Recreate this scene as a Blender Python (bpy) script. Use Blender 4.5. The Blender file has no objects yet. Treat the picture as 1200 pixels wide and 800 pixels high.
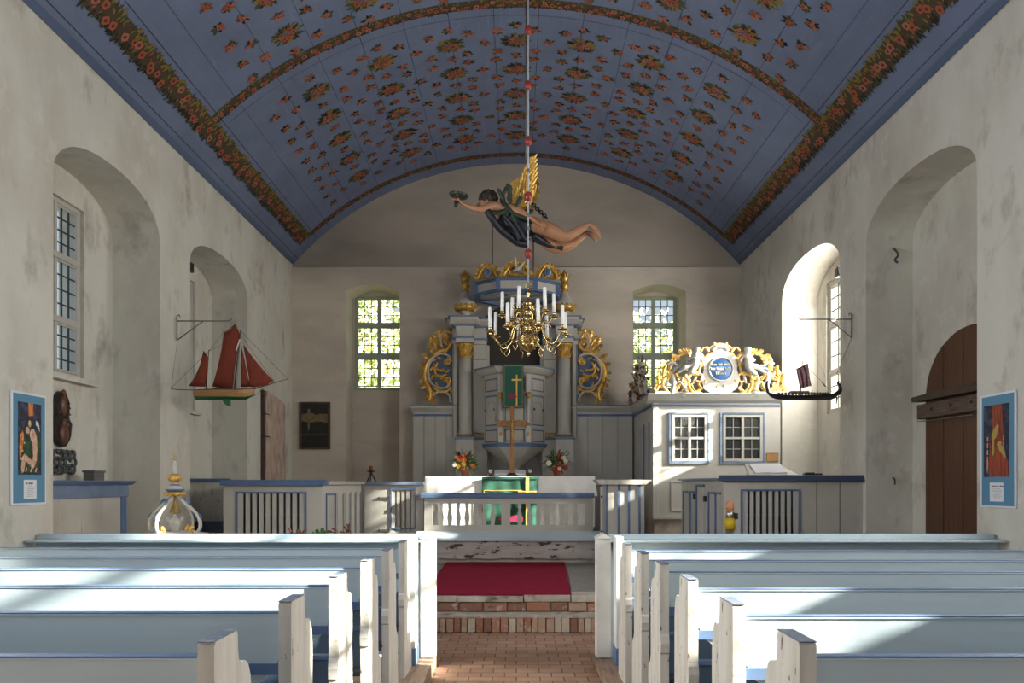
import bpy, bmesh, math, random
from mathutils import Vector, Matrix
random.seed(7)
C = bpy.context.scene
COL = C.collection
PI = math.pi

# ------------------------------------------------------------------ camera, world, sun, lights, exposure
F = 900.0
HC = 1.72                                  # camera height
cam_d = bpy.data.cameras.new('camera'); cam = bpy.data.objects.new('camera', cam_d); COL.objects.link(cam)
cam_d.sensor_width = 36.0; cam_d.lens = 27.0
cam_d.shift_x = -5/1200; cam_d.shift_y = 166/1200
cam.location = (0, 0, HC); cam.rotation_euler = (PI/2, 0, 0)
cam_d.clip_start = 0.05; cam_d.clip_end = 300
C.camera = cam
C.view_settings.view_transform = 'Standard'; C.view_settings.look = 'None'
C.view_settings.gamma = 1.0; C.view_settings.use_curve_mapping = False
C.view_settings.exposure = 0.0

w = bpy.data.worlds.new('sky'); C.world = w; w.use_nodes = True
nt = w.node_tree; bgn = nt.nodes['Background']
tc = nt.nodes.new('ShaderNodeTexCoord'); sx = nt.nodes.new('ShaderNodeSeparateXYZ'); rp = nt.nodes.new('ShaderNodeValToRGB')
nt.links.new(tc.outputs['Generated'], sx.inputs[0]); nt.links.new(sx.outputs['Z'], rp.inputs[0]); nt.links.new(rp.outputs[0], bgn.inputs[0])
rp.color_ramp.elements[0].position = 0.0; rp.color_ramp.elements[0].color = (0.62, 0.66, 0.66, 1)
rp.color_ramp.elements[1].position = 0.6; rp.color_ramp.elements[1].color = (0.42, 0.60, 0.90, 1)
bgn.inputs[1].default_value = 1.1

SUN_DIR = Vector((-1.0, 0.25, -0.44)).normalized()
sd = bpy.data.lights.new('sun', 'SUN'); so = bpy.data.objects.new('sun', sd); COL.objects.link(so)
sd.energy = 42.0; sd.color = (1.0, 0.93, 0.80); sd.angle = math.radians(1.0)
so.rotation_euler = SUN_DIR.to_track_quat('-Z', 'Y').to_euler(); so.location = (20, -4, 12)

def area(name, loc, direction, sx_, sy_, power, color):
    l = bpy.data.lights.new(name, 'AREA'); l.shape = 'RECTANGLE'; l.size = sx_; l.size_y = sy_; l.energy = power; l.color = color
    o = bpy.data.objects.new(name, l); COL.objects.link(o); o.location = loc
    o.rotation_euler = Vector(direction).to_track_quat('-Z', 'Z').to_euler()
    return o
SKYC = (0.93, 0.96, 1.0)
area('west_window_daylight', (0, -3.9, 3.3), (0, 1, -0.10), 3.0, 3.6, 40, SKYC)
for yy, pw in ((2.6, 135), (5.43, 180)):
    area('nave_left_daylight', (-5.0, yy, 3.8), (1, 0, -0.15), 1.1, 2.0, pw, SKYC)
    area('nave_right_daylight', (5.0, yy, 3.8), (-1, 0, -0.15), 1.1, 2.0, pw*1.0, (1.0, 0.96, 0.90))
area('chancel_right_daylight', (5.02, 11.8, 3.95), (-1, 0.1, 0), 1.5, 2.0, 150, (1.0, 0.95, 0.86))
def portal(name, loc, direction, a, b):
    o = area(name, loc, direction, a, b, 10, (1, 1, 1)); o.data.cycles.is_portal = True
portal('window_portal', (-5.25, 8.58, 3.95), (1, 0, 0), 1.2, 2.2)
portal('window_portal', (-5.25, 11.73, 3.95), (1, 0, 0), 1.2, 2.2)
portal('window_portal', (5.25, 11.73, 3.95), (-1, 0, 0), 1.2, 2.2)
portal('window_portal', (-2.88, 16.2, 4.7), (0, -1, 0), 1.1, 2.0)
portal('window_portal', (2.87, 16.2, 4.7), (0, -1, 0), 1.1, 2.0)

# ------------------------------------------------------------------ materials
MATS = {}
def mat(name, col, rough=0.6, metal=0.0, noise=None, bump=0.0, bscale=60, spec=0.5):
    """noise = list of (colour, scale, lo, hi, stretch): procedural stains mixed over the base colour"""
    m = bpy.data.materials.new(name); m.use_nodes = True; t = m.node_tree; b = t.nodes['Principled BSDF']
    b.inputs['Roughness'].default_value = rough; b.inputs['Metallic'].default_value = metal
    b.inputs['Specular IOR Level'].default_value = spec
    b.inputs['Base Color'].default_value = (*col, 1)
    tcn = t.nodes.new('ShaderNodeTexCoord')
    last = None
    for (c2, sc, lo, hi, st) in (noise or []):
        mp = t.nodes.new('ShaderNodeMapping'); mp.inputs['Scale'].default_value = st
        t.links.new(tcn.outputs['Object'], mp.inputs[0])
        n = t.nodes.new('ShaderNodeTexNoise'); n.inputs['Scale'].default_value = sc; n.inputs['Detail'].default_value = 6
        n.inputs['Roughness'].default_value = 0.6
        t.links.new(mp.outputs[0], n.inputs[0])
        r = t.nodes.new('ShaderNodeMapRange'); r.inputs[1].default_value = lo; r.inputs[2].default_value = hi
        t.links.new(n.outputs[0], r.inputs[0])
        mx = t.nodes.new('ShaderNodeMix'); mx.data_type = 'RGBA'
        t.links.new(r.outputs[0], mx.inputs[0])
        if last is None: mx.inputs[6].default_value = (*col, 1)
        else: t.links.new(last, mx.inputs[6])
        mx.inputs[7].default_value = (*c2, 1)
        last = mx.outputs[2]
    if last is not None: t.links.new(last, b.inputs['Base Color'])
    if bump:
        n = t.nodes.new('ShaderNodeTexNoise'); n.inputs['Scale'].default_value = bscale; n.inputs['Detail'].default_value = 5
        t.links.new(tcn.outputs['Object'], n.inputs[0])
        bp = t.nodes.new('ShaderNodeBump'); bp.inputs['Strength'].default_value = bump; bp.inputs['Distance'].default_value = 0.02
        t.links.new(n.outputs[0], bp.inputs['Height']); t.links.new(bp.outputs[0], b.inputs['Normal'])
    MATS[name] = m
    return m
U = (1, 1, 1)
mat('plaster', (0.64, 0.63, 0.56), 0.92, noise=[((0.50, 0.46, 0.40), 0.9, 0.42, 0.72, (1, 1, .55)), ((0.33, 0.30, 0.26), 2.6, 0.56, 0.78, (1, 1, .6)), ((0.70, 0.67, 0.61), 5, 0.55, 0.8, U)], bump=0.5, bscale=5, spec=.2)
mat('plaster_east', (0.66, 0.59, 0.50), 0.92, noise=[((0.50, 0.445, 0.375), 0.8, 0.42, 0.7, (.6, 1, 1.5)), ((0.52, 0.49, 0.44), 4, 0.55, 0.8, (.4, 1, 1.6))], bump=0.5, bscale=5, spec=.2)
mat('white_paint', (0.72, 0.715, 0.68), 0.45, noise=[((0.60, 0.59, 0.54), 3, 0.5, 0.8, (1, 1, 1)), ((0.22, 0.18, 0.14), 26, 0.715, 0.74, (1, 1, 1))], bump=0.08, bscale=20)
mat('clean_white', (0.50, 0.485, 0.44), 0.5, noise=[((0.42, 0.405, 0.36), 2.5, 0.5, 0.8, U)])
mat('pew_white', (0.46, 0.56, 0.62), 0.38, noise=[((0.39, 0.47, 0.52), 1.6, 0.45, 0.75, (.3, 1, 4)), ((0.16, 0.13, 0.11), 34, 0.725, 0.75, (.7, 1, 1))], bump=0.1, bscale=14)
mat('worn_white', (0.60, 0.58, 0.53), 0.55, noise=[((0.48, 0.455, 0.40), 7, 0.42, 0.7, (2, 2, .3)), ((0.13, 0.105, 0.085), 17, 0.645, 0.67, (1.4, 1.4, .6))], bump=0.2, bscale=18)
mat('peeling_white', (0.50, 0.46, 0.43), 0.8, noise=[((0.36, 0.32, 0.29), 5, 0.45, 0.7, (.4, 1, 2)), ((0.07, 0.055, 0.05), 7, 0.58, 0.60, (.6, 1, 1.5))], bump=0.4, bscale=14)
mat('blue_paint', (0.085, 0.15, 0.29), 0.5, noise=[((0.13, 0.20, 0.34), 6, 0.45, 0.8, U)])
mat('blue_dark', (0.045, 0.07, 0.13), 0.5)
mat('blue_grey', (0.17, 0.235, 0.34), 0.5, noise=[((0.12, 0.17, 0.26), 5, 0.45, 0.8, U)])
mat('worn_cap', (0.12, 0.15, 0.21), 0.6, noise=[((0.30, 0.32, 0.35), 20, 0.5, 0.7, U)])
mat('gold', (0.78, 0.47, 0.11), 0.36, 0.55, noise=[((0.42, 0.22, 0.05), 22, 0.45, 0.75, U)])
mat('gold_bright', (0.86, 0.55, 0.17), 0.42, 0.25, noise=[((0.60, 0.33, 0.09), 25, 0.5, 0.8, U)])
mat('gold_dark', (0.45, 0.29, 0.08), 0.5, 0.35, noise=[((0.18, 0.11, 0.04), 22, 0.45, 0.7, U)])
mat('brass', (0.62, 0.47, 0.22), 0.16, 1.0, noise=[((0.42, 0.30, 0.12), 12, 0.45, 0.8, U)])
mat('iron', (0.05, 0.048, 0.045), 0.5, 0.6)
mat('grey_iron', (0.17, 0.17, 0.16), 0.55, 0.4)
mat('steel', (0.55, 0.53, 0.50), 0.3, 0.9)
mat('seat_blue', (0.075, 0.115, 0.175), 0.5, noise=[((0.05, 0.08, 0.13), 5, 0.45, 0.8, U)])
mat('plaster_gable_shaded', (0.45, 0.40, 0.34), 0.92, noise=[((0.34, 0.31, 0.27), 0.8, 0.42, 0.7, (.6, 1, 1.5))], bump=0.3, bscale=5, spec=.2)  # gable plaster coloured darker to carry the dimmer light above the ledge
mat('art_beam', (0.33, 0.075, 0.03), 0.6, noise=[((0.17, 0.03, 0.015), 14, 0.45, 0.6, (1, 4, .4))])
mat('art_hand', (0.42, 0.30, 0.07), 0.6)
mat('wood_door', (0.10, 0.040, 0.016), 0.5, noise=[((0.065, 0.026, 0.012), 5, 0.42, 0.7, (6, 6, .35)), ((0.15, 0.065, 0.027), 9, 0.55, 0.8, (9, 9, .3))], bump=0.2, bscale=25)
mat('wood_dark', (0.075, 0.045, 0.03), 0.6, noise=[((0.03, 0.02, 0.015), 8, 0.45, 0.7, (.4, 1, 6))], bump=0.3)
mat('wood_beam', (0.13, 0.085, 0.06), 0.7, noise=[((0.05, 0.032, 0.022), 8, 0.42, 0.66, (6, .5, 6))], bump=0.4, bscale=20)
mat('wood_cross', (0.36, 0.16, 0.055), 0.42, noise=[((0.22, 0.09, 0.03), 12, 0.45, 0.7, (4, 4, .4))])
mat('wood_platform', (0.33, 0.22, 0.15), 0.7, noise=[((0.17, 0.11, 0.08), 5, 0.45, 0.7, (6, .6, 3))], bump=0.3)
mat('old_slab', (0.60, 0.46, 0.38), 0.9, noise=[((0.36, 0.26, 0.21), 9, 0.4, 0.66, (1, 1, .35)), ((0.46, 0.37, 0.32), 14, 0.55, 0.8, (1, 1, .3))], bump=0.8, bscale=12)
mat('skin', (0.42, 0.21, 0.11), 0.45, noise=[((0.40, 0.20, 0.10), 9, 0.45, 0.8, U)])
mat('hair', (0.035, 0.022, 0.016), 0.6)
mat('tunic', (0.010, 0.013, 0.024), 0.5)
mat('sash', (0.022, 0.035, 0.02), 0.6)
mat('shell', (0.05, 0.055, 0.05), 0.35, 0.4, noise=[((0.45, 0.40, 0.26), 30, 0.56, 0.68, U)])
mat('candle', (0.86, 0.86, 0.84), 0.4)
mat('bead_red', (0.26, 0.03, 0.02), 0.35)
mat('cord_pale', (0.36, 0.41, 0.47), 0.5)
mat('cloth_white', (0.80, 0.79, 0.76), 0.9, noise=[((0.70, 0.68, 0.65), 6, 0.5, 0.8, U)])
mat('cloth_green', (0.020, 0.095, 0.065), 0.9, noise=[((0.035, 0.13, 0.085), 60, 0.4, 0.7, U)])
mat('cloth_yellow', (0.75, 0.48, 0.13), 0.8)
mat('cloth_pink', (0.30, 0.015, 0.07), 0.8)
mat('fringe', (0.05, 0.16, 0.12), 0.9)
mat('carpet', (0.27, 0.012, 0.042), 0.95, noise=[((0.19, 0.008, 0.030), 50, 0.4, 0.7, (1, .4, 1)), ((0.24, 0.02, 0.045), 2, 0.5, 0.8, U)], bump=0.4, bscale=150, spec=.1)
mat('terracotta', (0.40, 0.12, 0.055), 0.7)
mat('leaf', (0.05, 0.13, 0.03), 0.6)
mat('leaf_bright', (0.16, 0.28, 0.04), 0.6)
mat('leaf_brown', (0.16, 0.06, 0.04), 0.6)
mat('flower_red', (0.45, 0.03, 0.025), 0.6)
mat('flower_orange', (0.75, 0.22, 0.05), 0.6)
mat('flower_yellow', (0.85, 0.62, 0.04), 0.6)
mat('flower_white', (0.85, 0.82, 0.72), 0.6)
mat('sail', (0.22, 0.038, 0.018), 0.85, noise=[((0.15, 0.025, 0.012), 14, 0.45, 0.75, (5, 1, .5))])
mat('hull_wood', (0.42, 0.23, 0.09), 0.45, noise=[((0.30, 0.15, 0.05), 10, 0.45, 0.7, (.5, 1, 8))])
mat('hull_green', (0.008, 0.12, 0.03), 0.4)
mat('hull_black', (0.012, 0.013, 0.012), 0.4)
mat('spar', (0.085, 0.05, 0.03), 0.6)
mat('sail_pink', (0.60, 0.42, 0.44), 0.8)
mat('sail_stripe', (0.24, 0.03, 0.075), 0.8)
mat('poster_blue', (0.10, 0.26, 0.40), 0.6)
mat('poster_rim', (0.72, 0.74, 0.78), 0.5)
mat('paper', (0.74, 0.76, 0.78), 0.7)
mat('ink', (0.06, 0.06, 0.07), 0.7)
mat('ink_soft', (0.30, 0.31, 0.34), 0.7)
mat('art_dark', (0.018, 0.022, 0.04), 0.6, noise=[((0.05, 0.07, 0.14), 14, 0.5, 0.6, U), ((0.10, 0.03, 0.02), 18, 0.6, 0.66, U)])
mat('art_green', (0.03, 0.085, 0.035), 0.6, noise=[((0.015, 0.03, 0.015), 20, 0.48, 0.56, U)])
mat('art_skin', (0.62, 0.36, 0.24), 0.6, noise=[((0.75, 0.55, 0.42), 16, 0.5, 0.6, U), ((0.28, 0.10, 0.07), 24, 0.6, 0.66, U)])
mat('art_orange', (0.70, 0.24, 0.07), 0.6, noise=[((0.42, 0.10, 0.03), 12, 0.5, 0.6, (1, 3, .5))])
mat('art_red', (0.36, 0.06, 0.03), 0.6, noise=[((0.16, 0.025, 0.015), 14, 0.48, 0.58, (1, 4, .4))])
mat('art_yellow', (0.72, 0.50, 0.12), 0.6)
mat('art_hair', (0.03, 0.045, 0.02), 0.6)
mat('canvas_dark', (0.012, 0.012, 0.010), 0.5, noise=[((0.04, 0.042, 0.03), 14, 0.5, 0.7, (1, 1, 3))])
mat('canvas_sand', (0.21, 0.155, 0.075), 0.6, noise=[((0.12, 0.085, 0.04), 12, 0.45, 0.65, (1, 1, 3))])
mat('relief_dark', (0.022, 0.014, 0.010), 0.35)
mat('relief_brown', (0.12, 0.045, 0.022), 0.4)
mat('lead_grey', (0.07, 0.075, 0.08), 0.5)
mat('tin_grey', (0.14, 0.14, 0.13), 0.6)
mat('plaque', (0.42, 0.22, 0.10), 0.5)
mat('label_yellow', (0.62, 0.43, 0.01), 0.5)
mat('orange_top', (0.62, 0.30, 0.14), 0.6)
mat('cart_blue', (0.045, 0.16, 0.42), 0.4)
mat('plate_blue', (0.085, 0.14, 0.25), 0.5)
mat('gilt_letter', (0.75, 0.66, 0.48), 0.5)
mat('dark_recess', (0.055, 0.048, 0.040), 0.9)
mat('came', (0.06, 0.065, 0.07), 0.5, 0.3)
mat('lattice', (0.42, 0.42, 0.41), 0.6)
mat('frame_green', (0.40, 0.46, 0.38), 0.55)
mat('asphalt_grass', (0.10, 0.14, 0.05), 0.95)
mat('foliage_a', (0.62, 0.68, 0.32), 0.8)
mat('foliage_b', (0.70, 0.60, 0.38), 0.8)
mat('foliage_c', (0.42, 0.54, 0.20), 0.8)
mat('bark', (0.12, 0.08, 0.05), 0.9)
mat('black_plastic', (0.012, 0.012, 0.013), 0.4)
mat('lamp_glass', (0.30, 0.36, 0.37), 0.2)
mat('stone', (0.38, 0.33, 0.27), 0.9, noise=[((0.55, 0.50, 0.43), 4, 0.45, 0.7, U), ((0.14, 0.11, 0.085), 7, 0.56, 0.7, U)], bump=0.8, bscale=14)
mat('slab_grey', (0.20, 0.19, 0.18), 0.85, noise=[((0.30, 0.28, 0.26), 5, 0.45, 0.75, (1, 3, 1))], bump=0.3)
for i, cc in enumerate([(0.33, 0.15, 0.09), (0.42, 0.28, 0.20), (0.50, 0.42, 0.33), (0.24, 0.12, 0.08), (0.40, 0.20, 0.13)]):
    mat('brick_%s' % 'abcde'[i], cc, 0.9, noise=[((0.55, 0.50, 0.42), 8, 0.56, 0.72, U), ((0.10, 0.07, 0.05), 10, 0.6, 0.75, U)], bump=0.7, bscale=22)
mat('mortar', (0.20, 0.155, 0.12), 0.95, bump=0.6, bscale=30)
mat('old_plinth', (0.52, 0.45, 0.38), 0.9, noise=[((0.35, 0.28, 0.23), 4, 0.48, 0.7, U)], bump=0.5, bscale=10)
# ceiling colours
mat('ceil_blue', (0.15, 0.188, 0.30), 0.8, noise=[((0.12, 0.15, 0.24), 1.2, 0.4, 0.7, U), ((0.175, 0.21, 0.31), 5, 0.55, 0.8, (4, .4, 1))])
mat('ceil_trim', (0.085, 0.125, 0.215), 0.6)
mat('ceil_seam', (0.025, 0.035, 0.07), 0.8)
mat('cl_green', (0.060, 0.070, 0.028), 0.8)
mat('cl_dark', (0.016, 0.014, 0.010), 0.8)
mat('cl_olive', (0.21, 0.155, 0.025), 0.8)
mat('cl_rose', (0.31, 0.085, 0.042), 0.8)
mat('cl_rose2', (0.36, 0.13, 0.085), 0.8)
mat('cl_core', (0.13, 0.018, 0.012), 0.8)
mat('cl_band', (0.070, 0.045, 0.025), 0.85)

# clay pavers for the aisle
m = mat('pavers', (0.4, 0.25, 0.17), 0.75)
t = m.node_tree; b = t.nodes['Principled BSDF']
tcn = t.nodes.new('ShaderNodeTexCoord'); br = t.nodes.new('ShaderNodeTexBrick')
br.offset = 0.5; br.inputs['Scale'].default_value = 1.0; br.inputs['Brick Width'].default_value = 0.21; br.inputs['Row Height'].default_value = 0.155
br.inputs['Mortar Size'].default_value = 0.006; br.inputs['Color1'].default_value = (0.36, 0.20, 0.135, 1); br.inputs['Color2'].default_value = (0.46, 0.285, 0.20, 1)
br.inputs['Mortar'].default_value = (0.13, 0.085, 0.06, 1); br.inputs['Mortar Smooth'].default_value = 0.3
ns = t.nodes.new('ShaderNodeTexNoise'); ns.inputs['Scale'].default_value = 3; ns.inputs['Detail'].default_value = 5
mx = t.nodes.new('ShaderNodeMix'); mx.data_type = 'RGBA'; mx.blend_type = 'MULTIPLY'; mx.inputs[0].default_value = 0.55
t.links.new(tcn.outputs['Object'], br.inputs['Vector']); t.links.new(tcn.outputs['Object'], ns.inputs['Vector'])
t.links.new(br.outputs['Color'], mx.inputs[6]); t.links.new(ns.outputs['Color'], mx.inputs[7]); 
cr = t.nodes.new('ShaderNodeHueSaturation'); cr.inputs['Saturation'].default_value = 0.0; cr.inputs['Value'].default_value = 1.6
t.links.new(ns.outputs['Color'], cr.inputs['Color']); t.links.new(cr.outputs[0], mx.inputs[7])
t.links.new(mx.outputs[2], b.inputs['Base Color'])
bp = t.nodes.new('ShaderNodeBump'); bp.inputs['Strength'].default_value = 0.5; bp.inputs['Distance'].default_value = 0.004; bp.invert = True
t.links.new(br.outputs['Fac'], bp.inputs['Height']); t.links.new(bp.outputs[0], b.inputs['Normal'])
# window glass: thin, clear, with a faint reflection
m = bpy.data.materials.new('glass'); m.use_nodes = True; t = m.node_tree; t.nodes.remove(t.nodes['Principled BSDF'])
tr = t.nodes.new('ShaderNodeBsdfTransparent'); gl = t.nodes.new('ShaderNodeBsdfGlossy'); ms = t.nodes.new('ShaderNodeMixShader')
tr.inputs[0].default_value = (0.93, 0.96, 0.95, 1); gl.inputs['Roughness'].default_value = 0.05; ms.inputs[0].default_value = 0.06
t.links.new(tr.outputs[0], ms.inputs[1]); t.links.new(gl.outputs[0], ms.inputs[2]); t.links.new(ms.outputs[0], t.nodes['Material Output'].inputs[0])
MATS['glass'] = m

# ------------------------------------------------------------------ mesh builder
def k(Z): return Z / F
def Q(px, py, Z):                          # a point of the photograph's frame taken at depth Z
    return Vector(((px-605)*Z/F, Z, HC + (566-py)*Z/F))
WL = {}
def wl(o): return WL.get(o.name, Vector((0, 0, 0)))

class MB:
    def __init__(self): self.v = []; self.f = []; self.m = []; self.s = []; self.mats = []
    def mi(self, m):
        if m not in self.mats: self.mats.append(m)
        return self.mats.index(m)
    def add(self, vs, fs, m, smooth=False, M=None):
        n = len(self.v); i = self.mi(m)
        for p in vs:
            p = Vector(p)
            self.v.append(M @ p if M else p)
        for f in fs: self.f.append([n+a for a in f]); self.m.append(i); self.s.append(smooth)
    def quad(self, a, b, c, d, m): self.add([a, b, c, d], [(0, 1, 2, 3)], m)
    def box(self, x0, x1, y0, y1, z0, z1, m, M=None):
        vs = [(x, y, z) for x in (x0, x1) for y in (y0, y1) for z in (z0, z1)]
        self.add(vs, [(0, 1, 3, 2), (4, 6, 7, 5), (0, 4, 5, 1), (2, 3, 7, 6), (0, 2, 6, 4), (1, 5, 7, 3)], m, False, M)
        return self
    def prism(self, poly, axis, a, b, m, smooth=False):
        """poly: 2D points; axis 'x' -> points are (y,z), 'y' -> (x,z), 'z' -> (x,y)"""
        def mk(p, t): return {'x': (t, p[0], p[1]), 'y': (p[0], t, p[1]), 'z': (p[0], p[1], t)}[axis]
        n = len(poly); vs = [mk(p, a) for p in poly] + [mk(p, b) for p in poly]
        self.add(vs, [tuple(range(n)), tuple(range(2*n-1, n-1, -1))], m)
        self.add(vs, [(i, (i+1) % n, n+(i+1) % n, n+i) for i in range(n)], m, smooth)
        return self
    def tube(self, pts, r, m, n=6, caps=True, smooth=True, M=None, flat=1.0):
        pts = [Vector(p) for p in pts]; L = len(pts)
        rs = r if isinstance(r, (list, tuple)) else [r]*L
        vs = []; up = None
        for i, p in enumerate(pts):
            d = (pts[min(i+1, L-1)] - pts[max(i-1, 0)])
            d = d.normalized() if d.length > 1e-9 else Vector((0, 0, 1))
            if up is None:
                up = Vector((0, 1, 0)) if abs(d.y) < 0.9 else Vector((1, 0, 0))
            a = d.cross(up); a = a.normalized() if a.length > 1e-6 else d.orthogonal().normalized()
            bb = a.cross(d).normalized(); up = bb
            for j in range(n):
                an = 2*PI*j/n
                vs.append(p + a*math.cos(an)*rs[i] + bb*math.sin(an)*rs[i]*flat)
        fs = [(i*n+j, i*n+(j+1) % n, (i+1)*n+(j+1) % n, (i+1)*n+j) for i in range(L-1) for j in range(n)]
        if caps: fs += [tuple(range(n-1, -1, -1)), tuple((L-1)*n+j for j in range(n))]
        self.add(vs, fs, m, smooth, M); return self
    def lathe(self, prof, c, m, n=20, M=None, smooth=True, a0=0, sx=1, sy=1):
        """prof: (radius, z) bottom to top"""
        vs = []
        for r, z in prof:
            for j in range(n):
                an = a0+2*PI*j/n
                vs.append((c[0]+r*math.cos(an)*sx, c[1]+r*math.sin(an)*sy, c[2]+z))
        L = len(prof)
        fs = [(i*n+j, i*n+(j+1) % n, (i+1)*n+(j+1) % n, (i+1)*n+j) for i in range(L-1) for j in range(n)]
        fs += [tuple(range(n-1, -1, -1)), tuple((L-1)*n+j for j in range(n))]
        self.add(vs, fs, m, smooth, M); return self
    def ball(self, c, r, m, n=10, M=None):
        r = r if isinstance(r, (tuple, list)) else (r, r, r)
        vs = []; c = Vector(c)
        for i in range(1, n):
            th = PI*i/n
            for j in range(n):
                ph = 2*PI*j/n
                vs.append((c.x+r[0]*math.sin(th)*math.cos(ph), c.y+r[1]*math.sin(th)*math.sin(ph), c.z-r[2]*math.cos(th)))
        q = len(vs); vs += [(c.x, c.y, c.z-r[2]), (c.x, c.y, c.z+r[2])]
        fs = [(i*n+j, i*n+(j+1) % n, (i+1)*n+(j+1) % n, (i+1)*n+j) for i in range(n-2) for j in range(n)]
        fs += [(q, (j+1) % n, j) for j in range(n)] + [(q+1, (n-2)*n+j, (n-2)*n+(j+1) % n) for j in range(n)]
        self.add(vs, fs, m, True, M); return self
    def leaf(self, base, d, nrm, L, W, m, curl=0.35, lobes=4):
        """carved acanthus leaf: serrated outline, raised rib, tip curling along nrm"""
        base = Vector(base); d = Vector(d).normalized(); nrm = Vector(nrm).normalized(); s = d.cross(nrm).normalized()
        n = lobes*2; vs = []
        for i in range(n+1):
            t_ = i/n
            wd = W*math.sin(PI*min(1, t_*0.92+0.08))**0.7*(1.0 if i % 2 else 0.72)*(1-t_*0.25)
            if i == n: wd = 0.01*W
            p = base + d*L*(math.sin(t_*1.5)/math.sin(1.5)) + nrm*(curl*L*t_*t_)
            vs += [p - s*wd*0.5, p + nrm*W*0.22*(1-t_*.6), p + s*wd*0.5, p - nrm*W*0.05]
        fs = []
        for i in range(n):
            a = i*4; b_ = a+4
            fs += [(a, a+1, b_+1, b_), (a+1, a+2, b_+2, b_+1), (a+2, a+3, b_+3, b_+2), (a+3, a, b_, b_+3)]
        self.add(vs, fs, m, False); return self
    def bounds(self):
        return (Vector([min(p[i] for p in self.v) for i in range(3)]), Vector([max(p[i] for p in self.v) for i in range(3)]))
    def build(self, name, parent=None, bevel=0.0, origin=None, sub=0):
        if parent is not None: org = wl(parent)
        elif origin is not None: org = Vector(origin)
        else:
            a, b_ = self.bounds(); org = Vector(((a.x+b_.x)/2, (a.y+b_.y)/2, a.z))
        me = bpy.data.meshes.new(name)
        me.from_pydata([p-org for p in self.v], [], self.f); me.update()
        for mm in self.mats: me.materials.append(MATS[mm])
        me.polygons.foreach_set('material_index', self.m); me.polygons.foreach_set('use_smooth', self.s)
        bm = bmesh.new(); bm.from_mesh(me); bmesh.ops.recalc_face_normals(bm, faces=bm.faces) if name not in NORECALC else None
        bm.to_mesh(me); bm.free()
        o = bpy.data.objects.new(name, me); COL.objects.link(o)
        if parent is None: o.location = org
        else: o.parent = parent
        WL[o.name] = org
        if bevel:
            bv = o.modifiers.new('bevel', 'BEVEL'); bv.width = bevel; bv.segments = 2; bv.limit_method = 'ANGLE'; bv.angle_limit = math.radians(40)
        if sub:
            s_ = o.modifiers.new('sub', 'SUBSURF'); s_.levels = sub; s_.render_levels = sub
        return o
NORECALC = {'ceiling', 'wall_left', 'wall_right', 'wall_east', 'wall_west'}

def tag(o, label=None, cat=None, group=None, kind=None):
    if label: o['label'] = label
    if cat: o['category'] = cat
    if group: o['group'] = group
    if kind: o['kind'] = kind
    return o
def struct(o): o['kind'] = 'structure'; return o
def thing(name, label, cat, loc=(0, 0, 0), group=None):
    o = bpy.data.objects.new(name, None); COL.objects.link(o); o.location = loc; o.empty_display_size = 0.1
    WL[o.name] = Vector(loc)
    return tag(o, label, cat, group)
def dup(root, loc, label=None, group=None, rotz=None):
    r = root.copy(); COL.objects.link(r); r.location = loc
    if rotz is not None: r.rotation_euler = (0, 0, rotz)
    if label: r['label'] = label
    if group: r['group'] = group
    for ch in list(root.children):
        c = ch.copy(); COL.objects.link(c); c.parent = r
        for g in ch.children:
            d = g.copy(); COL.objects.link(d); d.parent = c
    return r
def skin(name, verts, edges, radii, m, parent=None, sub=2):
    """one continuous skinned body: verts world positions, radii (rx, ry) per vertex, vertex 0 is the root"""
    org = wl(parent) if parent is not None else Vector(verts[0])
    me = bpy.data.meshes.new(name); me.from_pydata([Vector(v)-org for v in verts], edges, [])
    bm = bmesh.new(); bm.from_mesh(me); lay = bm.verts.layers.skin.verify()
    for i, v in enumerate(bm.verts):
        r = radii[i]; v[lay].radius = (r, r) if not isinstance(r, tuple) else r
        v[lay].use_root = (i == 0)
    bm.to_mesh(me); bm.free(); me.materials.append(MATS[m])
    o = bpy.data.objects.new(name, me); COL.objects.link(o)
    if parent is None: o.location = org
    else: o.parent = parent
    WL[o.name] = org
    s = o.modifiers.new('skin', 'SKIN'); s.use_smooth_shade = True; s.branch_smoothing = 0.6
    s2 = o.modifiers.new('sub', 'SUBSURF'); s2.levels = sub; s2.render_levels = sub
    return o
def frame_bars(mb, x0, x1, z0, z1, y0, y1, wd, m):
    """rectangular surround in a plane facing the nave"""
    mb.box(x0, x0+wd, y0, y1, z0, z1, m); mb.box(x1-wd, x1, y0, y1, z0, z1, m)
    mb.box(x0+wd, x1-wd, y0, y1, z1-wd, z1, m); mb.box(x0+wd, x1-wd, y0, y1, z0, z0+wd, m)
def frame_bars_x(mb, y0, y1, z0, z1, x0, x1, wd, m):
    mb.box(x0, x1, y0, y0+wd, z0, z1, m); mb.box(x0, x1, y1-wd, y1, z0, z1, m)
    mb.box(x0, x1, y0+wd, y1-wd, z1-wd, z1, m); mb.box(x0, x1, y0+wd, y1-wd, z0, z0+wd, m)
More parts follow.
